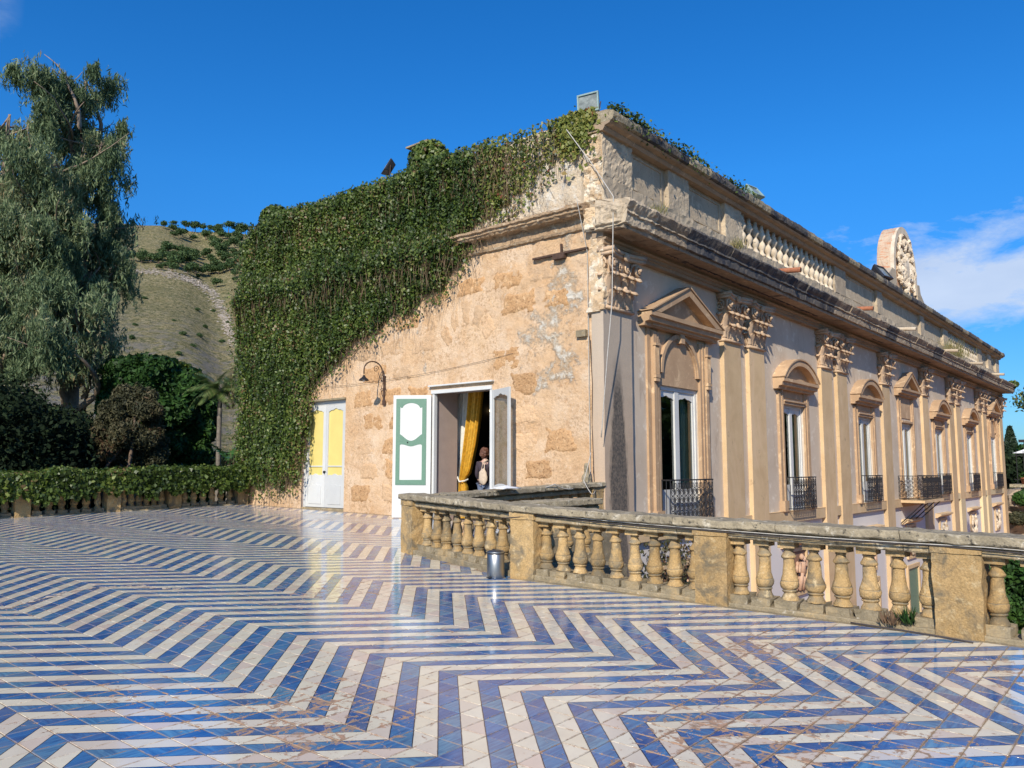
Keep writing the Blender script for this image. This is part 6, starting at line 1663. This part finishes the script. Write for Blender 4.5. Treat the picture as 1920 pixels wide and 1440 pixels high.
cable('cable', [(-9.1, 13.3, 2.0), (-9.0, 12.9, 1.45), (-8.75, 12.8, 1.2), (-9.0, 13.3, 1.25), (-9.2, 13.4, 1.5)], .008, 'cable', 'coiled white cable end beside the stone stump', sag=.05)
zz = PLH + BH + RLH
cable('cable', [(-6.95, 8.085, zf1(-6.9,8.1)+zz-.06), (-6.4, 8.115, zf1(-6.4,8.1)+zz+.01), (-4.2, 8.09, zf1(-4.2,8.1)+zz-.0), (-1.8, 8.09, zf1(-1.8,8.1)+zz+.005), (.7, 8.09, zf1(.7,8.1)+zz)], .006, 'darkcable', 'dark cable clipped under the coping of the front balustrade', sag=.008)
cable('cable', [(-6.3, 8.10, zf1(-6.3,8.1)+zz+.03), (-3.9, 8.085, zf1(-3.9,8.1)+zz+.012), (-1.4, 8.08, zf1(-1.4,8.1)+zz+.02), (.9, 8.08, zf1(.9,8.1)+zz)], .005, 'cable', 'pale cable running along the rail under the front coping', sag=.004)
cable('cable', [(-2.55, 8.06, floor_z(-2.5,8)+.02), (-2.1, 8.02, floor_z(-2.1,8)+.02), (-1.75, 7.97, floor_z(-1.7,8)+.018), (-1.5, 7.93, floor_z(-1.5,8)+.012)], .008, 'darkcable', 'short black cable lying on the tiles at the foot of the pier')
def floodlight(c, yaw, pitch, s, mat, label, stand=.2):
    t_ = thing('floodlight', c, label, 'floodlight'); Rm = Matrix.Rotation(yaw, 3, 'Z') @ Matrix.Rotation(pitch, 3, 'X'); C = Vector(c)
    def tr(mb): mb.v = [tuple(C + Rm @ Vector(p)) for p in mb.v]; return mb
    w, h, d = s*.5, s*.42, s*.28
    mb = MB(); mb.add([(-w*.7,d,-h*.7),(w*.7,d,-h*.7),(w*.7,d,h*.7),(-w*.7,d,h*.7),(-w,-d*.4,-h),(w,-d*.4,-h),(w,-d*.4,h),(-w,-d*.4,h)], [(0,1,2,3),(4,5,6,7),(0,1,5,4),(1,2,6,5),(2,3,7,6),(3,0,4,7)])
    f = s*.07
    mb.box(-w, w, -d*.75, -d*.41, h-f, h); mb.box(-w, w, -d*.75, -d*.41, -h, -h+f); mb.box(-w, -w+f, -d*.75, -d*.41, -h+f, h-f); mb.box(w-f, w, -d*.75, -d*.41, -h+f, h-f)
    tr(mb).build('housing', M[mat], t_, bevel=.004)
    mb = MB(); mb.add([(-w+f,-d*.55,-h+f),(w-f,-d*.55,-h+f),(w-f,-d*.55,h-f),(-w+f,-d*.55,h-f)], [(0,1,2,3)]); tr(mb).build('glass', M['floodglass'], t_)
    mb = MB()
    for s_ in (-1, 1): mb.tube([C + Rm @ Vector((s_*w*1.05, 0, 0)), C + Vector((0,0,-h-stand*.6)) + Matrix.Rotation(yaw, 3, 'Z') @ Vector((s_*w*.8, 0, 0))], .012, 5)
    p = C + Vector((0, 0, -h-stand*.6)); q = Matrix.Rotation(yaw, 3, 'Z') @ Vector((w*.8, 0, 0)); mb.tube([p-q, p+q], .012, 5); mb.tube([p, p+Vector((0,0,-stand))], .018, 6); mb.build('bracket', M['rust'], t_)
M['floodglass'] = simple('floodlight_glass', (0.30,0.33,0.30), 0.15, var=0.3, vs=9)
floodlight((-9.36, WY+.12, 9.52), R(10), R(4), .50, 'lampbody', 'pale green square floodlight on the roof at the corner of the villa', .12)
floodlight((-15.85, WY+.1, 9.70), R(-28), R(-28), .42, 'darkplastic', 'black floodlight on the ivy clad roof edge beside the chimney', .15)
floodlight((-8.95, 21.4, 9.50), R(80), R(-38), .52, 'lampbody', 'grey floodlight tilted down over the middle of the near parapet')
floodlight((-8.95, 33.9, 9.50), R(80), R(-35), .8, 'darkplastic', 'dark floodlight on the parapet just before the arched crest')
# tiled cap of the ivy covered chimney
mb = MB(); mb.box(-15.35, -14.55, WY+.25, WY+.85, 10.15, 10.19); mb.rough(.01, 5); tag(mb.build('chimney_cap', M['plinth']), 'flat slab poking out on top of the ivy covered chimney', 'chimney cap')

# ------------------------------------------------------------------ inside the doorway
def curtain():
    t_ = thing('curtain', (-13.1, WY+.9, .5), 'gold damask curtain tied back inside the open doorway', 'curtain')
    def sheet(name, mat, yb, prof, amp, fr, zt, zb, n=70, m_=40):
        vs = []; fs = []
        for j in range(m_+1):
            t = j/m_; z = zt + (zb-zt)*t; x0 = np.interp(z, [p[0] for p in prof], [p[1] for p in prof]); x1 = np.interp(z, [p[0] for p in prof], [p[2] for p in prof])
            for i in range(n+1):
                s_ = i/n; a = amp*(.4 + .6*min(1, (x1-x0)/.5)); vs.append((x0+(x1-x0)*s_, yb + a*math.sin(s_*fr + .5*math.sin(t*3)) + .3*a*math.sin(s_*fr*2.3+1), z))
        for j in range(m_):
            for i in range(n): fs.append((j*(n+1)+i, j*(n+1)+i+1, (j+1)*(n+1)+i+1, (j+1)*(n+1)+i))
        mb = MB(); mb.add(vs, fs); return mb.build(name, M[mat], t_, smooth=True)
    sheet('gold_drape', 'gold', WY+.95, [(.45,-14.0,-13.66),(1.2,-13.98,-13.66),(1.38,-13.96,-13.76),(1.6,-13.94,-13.55),(2.3,-13.84,-13.34),(3.0,-13.74,-13.22),(3.9,-13.66,-13.10)], .075, 23, 3.9, .45)
    sheet('sheer_drape', 'sheer', WY+1.08, [(.45,-14.5,-13.95),(1.3,-14.45,-13.9),(2.4,-14.4,-13.7),(3.9,-14.4,-13.6)], .04, 30, 3.9, .45)
    mb = MB(); mb.tube([(-13.97, WY+.88, 1.48), (-13.86, WY+.84, 1.36), (-13.72, WY+.88, 1.38), (-13.7, WY+.98, 1.42)], .02, 6); mb.build('tie_back', M['sheer'], t_)
curtain()
def chandelier():
    p = onY(900, 18.3, 770); t_ = thing('chandelier', p, 'lit candle bulbs of a chandelier glowing in the dark room', 'chandelier')
    mb = MB(); mb.tube([p + Vector((.1,0,3)), p + Vector((.1,0,-.2))], .015, 5)
    for k in range(5):
        a = k*1.256; mb.tube([p + Vector((.1,0,-.2)), p + Vector((.1+.2*math.cos(a), .2*math.sin(a), -.28)), p + Vector((.1+.32*math.cos(a), .32*math.sin(a), -.08))], .012, 5)
    mb.build('arms', M['rust'], t_)
    for k in range(5):
        a = k*1.256; mb = MB(); mb.sphere(p + Vector((.1+.32*math.cos(a), .32*math.sin(a), -.02)), (.025,.025,.045), 7, 5); mb.build('bulb', M['bulb'], t_, smooth=True)
chandelier()
def person():
    fx, fy = onY(909, WY+.36).x, WY+.36; fz = .47
    H = 1.64; t_ = thing('person', (fx, fy, fz), 'person with auburn hair stepping through the open doorway, beige bag on the shoulder', 'person')
    # the figure faces into the room (+y, slightly left)
    def skin(name, pts, edges, rad, mats, lvl=2, parent=t_):
        me = bpy.data.meshes.new(name); me.from_pydata([Vector(p) for p in pts], edges, []); 
        for m_ in mats: me.materials.append(m_)
        o = link(name, me, parent); o.rotation_euler[2] = R(18)
        sk = o.modifiers.new('skin', 'SKIN'); sk.use_smooth_shade = True
        for i, r_ in enumerate(rad): me.skin_vertices[0].data[i].radius = (r_, r_) if not isinstance(r_, tuple) else r_
        me.skin_vertices[0].data[0].use_root = True
        ss = o.modifiers.new('sub', 'SUBSURF'); ss.levels = lvl; ss.render_levels = lvl; return o
    P = [(0,0,.90),(0,.0,1.02),(0,-.01,1.16),(0,0,1.30),(0,.0,1.385),(0,.01,1.44),(0,.03,1.52),(0,.03,1.60),      # 0..7 pelvis, torso, neck, head
         (-.16,0,1.345),(-.21,.02,1.08),(-.19,.14,.90),(.16,0,1.345),(.22,.0,1.08),(.20,.10,.88),                      # 8..13 arms
         (-.09,0,.84),(-.09,.02,.48),(-.09,-.06,.08),(-.09,.07,.03),(.09,0,.84),(.10,.08,.50),(.10,.10,.08),(.10,.22,.03)] # legs
    E = [(0,1),(1,2),(2,3),(3,4),(4,5),(5,6),(6,7),(3,8),(8,9),(9,10),(3,11),(11,12),(12,13),(0,14),(14,15),(15,16),(16,17),(0,18),(18,19),(19,20),(20,21)]
    Rr = [(.15,.11),(.12,.095),(.13,.10),(.135,.095),.055,.045,.085,.065,.05,.04,.026,.05,.04,.026,.085,.055,.038,.032,.085,.055,.038,.032]
    hands = []
    for s_, w in ((-1, 10), (1, 13)):
        wp = Vector(P[w]); k = len(P); P.append(tuple(wp + Vector((0, .03, -.06)))); Rr.append((.030,.016)); E.append((w, k))
        for f, (dx, L) in enumerate(((-.024, .060), (-.008, .070), (.008, .067), (.024, .055))):
            a = len(P); P += [tuple(wp + Vector((dx, .035, -.10))), tuple(wp + Vector((dx, .05, -.10-L*.55))), tuple(wp + Vector((dx, .045, -.10-L)))]; Rr += [.009, .008, .007]; E += [(k, a), (a, a+1), (a+1, a+2)]
        a = len(P); P += [tuple(wp + Vector((-s_*.035, .04, -.05))), tuple(wp + Vector((-s_*.045, .055, -.09)))]; Rr += [.010, .008]; E += [(w, a), (a, a+1)]
    body = skin('body', P, E, Rr, [M['skin']])
    # clothing
    skin('top', [(0,0,1.0),(0,-.01,1.16),(0,0,1.30),(0,0,1.37),(-.165,0,1.34),(.165,0,1.34),(0,0,.93),(-.21,.02,1.08),(.22,.0,1.08),(-.195,.10,.97),(.21,.06,.96)], [(0,1),(1,2),(2,3),(2,4),(2,5),(0,6),(4,7),(5,8),(7,9),(8,10)], [(.14,.115),(.145,.115),(.15,.11),(.075,.06),(.062,.062),(.062,.062),(.165,.13),.053,.053,.042,.042], [M['top']])
    skin('jeans', [(0,0,.93),(-.09,0,.84),(-.09,.02,.48),(-.09,-.05,.12),(.09,0,.84),(.10,.08,.50),(.10,.10,.12)], [(0,1),(1,2),(2,3),(0,4),(4,5),(5,6)], [(.165,.125),.10,.068,.055,.10,.068,.055], [M['jeans']])
    mb = MB(); mb.sphere((0, 0, 0), (.105,.112,.128), 22, 18); mb.rough(.028, 14, 3); mb.rough(.016, 40, 5)
    me = mb.mesh('hair', M['hair']); o = link('hair', me, t_); o.location = Vector((.0, -.015, 1.575)); o.rotation_euler = (R(-8), 0, 0)
    for s_ in (-1, 1):
        mb = MB(); mb.sphere((s_*.082, .03, 1.55), (.014,.022,.03), 8, 6); mb.build('ear', M['skin'], None, smooth=True).parent = t_
    mb = MB(); mb.sphere((0, .125, 1.545), (.015,.022,.022), 8, 6); mb.sphere((-.032, .105, 1.575), (.013,.010,.009), 8, 6); mb.sphere((.032, .105, 1.575), (.013,.010,.009), 8, 6); mb.sphere((0, .11, 1.505), (.025,.010,.008), 8, 6)
    mb.build('face', M['skin'], None, smooth=True).parent = t_
    # bag hanging behind the right shoulder
    b = Vector((fx+.10, fy-.17, fz+1.02)); bg = thing('shoulder_bag', b, 'slack beige canvas bag hanging from the person\'s shoulder', 'bag')
    mb = MB(); mb.sphere(b, (.13,.055,.19), 12, 10); mb.rough(.018, 9, 1); mb.build('bag_body', M['canvas'], bg, smooth=True)
    mb = MB(); mb.tube([b + Vector((-.05,.0,.15)), b + Vector((-.03,.03,.34)), b + Vector((-.0,.14,.40)), b + Vector((.02,.2,.34))], .012, 5); mb.tube([b + Vector((.05,.0,.15)), b + Vector((.02,.02,.34)), b + Vector((.02,.14,.395))], .012, 5); mb.build('strap', M['canvas'], bg)
person()

# ------------------------------------------------------------------ on the terrace
def bin_():
    p = onY(930, 8.02); x, y = p.x, p.y
    y = 8.93 - .267*(x + 9.83) - .19; x = onY(930, y).x; z = floor_z(x, y) + .004
    t_ = thing('waste_bin', (x, y, z), 'small cylindrical steel bin in front of the balusters', 'bin')
    mb = MB(); mb.lathe([(.0,0),(.112,0),(.114,.004),(.114,.30),(.11,.305),(.0,.305)], x, y, z, 28); o = mb.build('drum', M['steel'], t_, smooth=True); o.data.set_sharp_from_angle(angle=R(40))
    mb = MB(); mb.lathe([(.0,.306),(.113,.306),(.117,.310),(.117,.318),(.0,.318)], x, y, z, 28); mb.build('rim', M['darkplastic'], t_, smooth=False)
    mb = MB(); mb.lathe([(.0,.319),(.118,.319),(.120,.325),(.118,.335),(.09,.35),(.05,.357),(.0,.359)], x, y, z, 28); o = mb.build('lid', M['steel'], t_, smooth=True); o.data.set_sharp_from_angle(angle=R(40))
    mb = MB(); mb.sphere((x-.02, y-.02, z+.362), (.02,.015,.008), 8, 5); mb.box(x-.03, x+.03, y-.15, y-.11, z+.01, z+.02); mb.build('pedal', M['darkplastic'], t_)
bin_()
def stump():
    x, y, z = -9.22, 13.32, 1.37
    mb = MB(); mb.lathe([(0,0),(.11,0),(.115,.04),(.09,.06),(.10,.10),(.11,.14),(.09,.18),(.055,.21),(.05,.26),(.045,.36),(.04,.42),(0,.43)], x, y, z, 12); mb.rough(.014, 9, 2)
    tag(mb.build('stone_finial', M['coping'], smooth=True), 'broken grey stone finial standing on the coping against the wall', 'finial')
stump()
mb = MB(); vs = []; fs = []
cx_, cy_ = -9.0, 10.55
for j in range(9):
    for i in range(9):
        u_, v_ = (i/8-.5), (j/8-.5); vs.append((cx_+u_*.30, cy_+v_*.5, zf1(cx_, cy_)+.955+.05*math.exp(-(u_*u_+v_*v_)*7)+.02*noise.noise(Vector((u_*6, v_*6, 3)))))
for j in range(8):
    for i in range(8): fs.append((j*9+i, j*9+i+1, (j+1)*9+i+1, (j+1)*9+i))
mb.add(vs, fs); o = mb.build('cloth', M['cloth'], smooth=True); tag(o, 'crumpled white cloth lying on the return coping below the door', 'cloth')
o.modifiers.new('s', 'SOLIDIFY').thickness = .012

# ------------------------------------------------------------------ beyond the far end of the villa, at the right edge
def far_right():
    # quarried rock face with the upper terrace on it
    mb = MB(); n = 40; m_ = 16; vs = []; fs = []
    for j in range(m_+1):
        for i in range(n+1):
            x = -9.6 + 18*i/n; z = GZ + (5.9)*j/m_; p = Vector((x*.5, 3, z*.6))
            vs.append((x, 62.5 + 1.5*noise.noise(p) + .7*noise.noise(p*3) + (.5*(j/m_)) + .02*(x+9)**2, z))
    for j in range(m_):
        for i in range(n): fs.append((j*(n+1)+i, j*(n+1)+i+1, (j+1)*(n+1)+i+1, (j+1)*(n+1)+i))
    mb.add(vs, fs); mb.box(-9.6, 9, 64.5, 95, GZ, .25); tag(mb.build('rock_wall', M['rock']), 'rough quarried rock wall below the upper terrace at the right edge', 'rock wall')
    t_ = thing('upper_terrace', (-4, 64, .3), 'cream edged upper terrace with dark openings beyond the far end of the villa', 'terrace')
    mb = MB(); mb.box(-9.2, 9, 63.0, 66, .42, .62); mb.rough(.02, 2); mb.build('edge_slab', M['coping'], t_)
    mb = MB()
    for x in (-8.6, -7.7, -6.6, -5.2, -3.8, -2): mb.box(x, x+.35, 63.3, 63.9, -.3, .415)
    mb.build('support', M['yellow'], t_)
    mb = MB(); mb.box(-7.6, 9, 64.2, 64.5, .63, 1.05); mb.build('low_wall', M['path'], t_)
    f = thing('metal_fence', (-4, 65, .62), 'tall dark metal fence with thin uprights on the upper terrace', 'fence')
    mb = MB(); mb.box(-9.2, 9, 65.0, 65.04, 2.55, 2.6); mb.box(-9.2, 9, 65.0, 65.04, .9, .94); mb.build('fence_rail', M['iron'], f)
    x = -9.0
    while x < 3: 
        mb = MB(); mb.box(x, x+.035, 65.0, 65.035, .62, 2.9); mb.build('upright', M['iron'], f); x += .42
    g = thing('pergola', (-5, 69, .6), 'dark pergola frame above the fence at the right edge', 'pergola')
    mb = MB(); mb.box(-9.2, 9, 68, 68.15, 3.55, 3.75); mb.box(-9.2, 9, 72, 72.15, 3.55, 3.75); mb.build('beam', M['iron'], g)
    for x in (-8.9, -7.2, -5.4, -3.0, 0): mb = MB(); mb.box(x, x+.1, 68, 68.1, .6, 3.54); mb.build('post', M['iron'], g)
    c = thing('parasol', (-7.9, 67.5, .6), 'white fabric canopy seen through the fence', 'canopy')
    mb = MB(); mb.add([(-9.4,66.4,2.75),(-6.6,66.4,2.75),(-6.6,68.6,2.75),(-9.4,68.6,2.75),(-8.0,67.5,3.35)], [(0,1,4),(1,2,4),(2,3,4),(3,0,4)]); mb.build('fabric', M['cloth'], c)
    mb = MB(); mb.tube([(-8.0,67.5,.6), (-8.0,67.5,3.3)], .04, 6); mb.build('pole', M['iron'], c)
    for k, x in enumerate((-8.35, -7.72, -6.6)):
        p = thing('flower_pot', (x, 63.5, .62), ('terracotta pot with a green plant, leftmost on the edge of the upper terrace', 'second terracotta pot from the left on the edge of the upper terrace', 'terracotta pot nearest the right edge of the photo on the upper terrace')[k], 'flower pot')
        mb = MB(); mb.lathe([(0,0),(.19,0),(.26,.36),(.30,.37),(.30,.45),(.25,.45),(.24,.40),(0,.38)], x, 63.5, .62, 14); mb.build('pot', M['terracotta'], p, smooth=True)
        d = unit(RNG.normal(size=(260, 3))); C = np.array((x, 63.5, 1.22)) + d*np.array((.34,.34,.24))*RNG.uniform(.4, 1, (260, 1)); A, B = leaf_axes(260, .08, .6); quads('plant', C, A, B, L_['carob'], p)
    cb = at(1898, 880, 96); cb.z = GZ; ct = at(1898, 800, 96)
    t2 = thing('cypress_tree', cb, 'pointed dark cypress rising above the pergola at the right edge', 'tree'); mb = MB(); mb.tube([cb, cb.lerp(ct, .8)], [.25,.06], 7); mb.build('trunk', M['bark'], t2)
    n = 9000; h = RNG.random(n)**.8; rr = (1.25*np.sin(np.clip((1-h)*1.15+.04, 0, 1)*math.pi*.52)**.8)*RNG.uniform(.6, 1.05, n); a = RNG.uniform(0, 6.28, n)
    C = np.stack([cb.x + rr*np.cos(a), cb.y + rr*np.sin(a), cb.z + 1 + (ct.z-cb.z-1)*h], 1); A, B = leaf_axes(n, .16, .5, up=(0,0,1), upw=1.5); quads('crown', C, A, B, L_['cyp'], t2)
    for k, (u, v, d, ru, rv, mat, lab) in enumerate(((1896, 876, 80, 26, 18, 'dark', 'dark tree mass behind the metal fence'), (1945, 862, 84, 26, 22, 'carob', 'green tree cut by the right edge behind the fence'))):
        b = at(u, 880, d); b.z = GZ; round_tree('garden_tree', b, LP([(u, v, ru, rv, 0), (u+ru*.5, v+rv*.4, ru, rv, 1), (u-ru*.3, v+rv*.5, ru*.8, rv*.8, 0)], d), mat, 9000, .22, lab)
    # shrubs that spill over the rock
    for k, (x, z, s_, mat, lab) in enumerate(((-8.2, -.25, .8, 'carob', 'green shrub spilling over the rock below the pots'), (-7.0, -.35, 1.0, 'ivy', 'second shrub hanging over the rock near the right edge'), (-8.7, -1.6, .7, 'brush', 'dry brownish creeper on the rock beside the villa corner'))):
        tuft((x, 62.2, z), (s_*.9, .5, s_*.6), 1500, .09, lab, mat, 'shrub', 'shrub')
    # branch entering from the right
    p0 = at(1960, 752, 40); br = thing('tree_branch', p0, 'leafy twig reaching in from the right edge against the sky', 'branch'); e = at(1906, 750, 40)
    mb = MB(); mb.tube([p0, p0.lerp(e, .5)+Vector((0,0,.1)), e], [.03,.02,.006], 5); mb.build('twig', M['bark'], br)
    n = 420; q = RNG.random(n)**.8; C = np.array([list(p0.lerp(e, t)) for t in q]) + RNG.normal(size=(n, 3))*np.array([.16,.16,.20]); A, B = leaf_axes(n, .09, .4); quads('leaves', C, A, B, L_['ivy'], br)
far_right()
# garden right below the balustrade
def below():
    # pink paving and a cream path edge near the foot of the villa; clipped bush on it
    mb = MB(); mb.box(-8.9, 6, 14, 66, GZ+.0, GZ+.03); tag(mb.build('path', M['pink']), kind='structure')
    mb = MB(); mb.box(-5.2, 6, 27, 28.2, GZ+.03, GZ+.35); tag(mb.build('garden_wall', M['path']), 'low cream garden wall below the round green bush', 'wall')
    c = at(1874, 1092, 31); c2 = Vector((c.x+.3, c.y+.4, c.z-.6))
    round_tree('green_bush', Vector((c.x, c.y, GZ)), [(c, (1.1, 1.1, 1.0)), (c2, (1.3, 1.2, 1.1)), (c + Vector((.2,.2,-1.6)), (1.2, 1.2, 1.2))], 'carob', 14000, .09, 'bright green bush seen through the last balusters at the right', 'bush')
    # creeper on the foot of the villa, seen through the balusters
    def f(n):
        y = RNG.uniform(14.6, 18.5, n); z = RNG.uniform(-2.6, .1, n); k = RNG.random(n) < np.clip(1.1 - np.abs(y-16.0)/2.4 - .2*np.abs(z+1.2), .02, 1)
        return np.stack([-8.95 + .12*RNG.random(n), y, z], 1)[k], np.tile([[1, -.2, 0]], (k.sum(), 1))
    ivy_clump('creeper', 'dry brown creeper on the lower wall near the villa corner', f, 3600, .045, 'brush', 'creeper')
below()
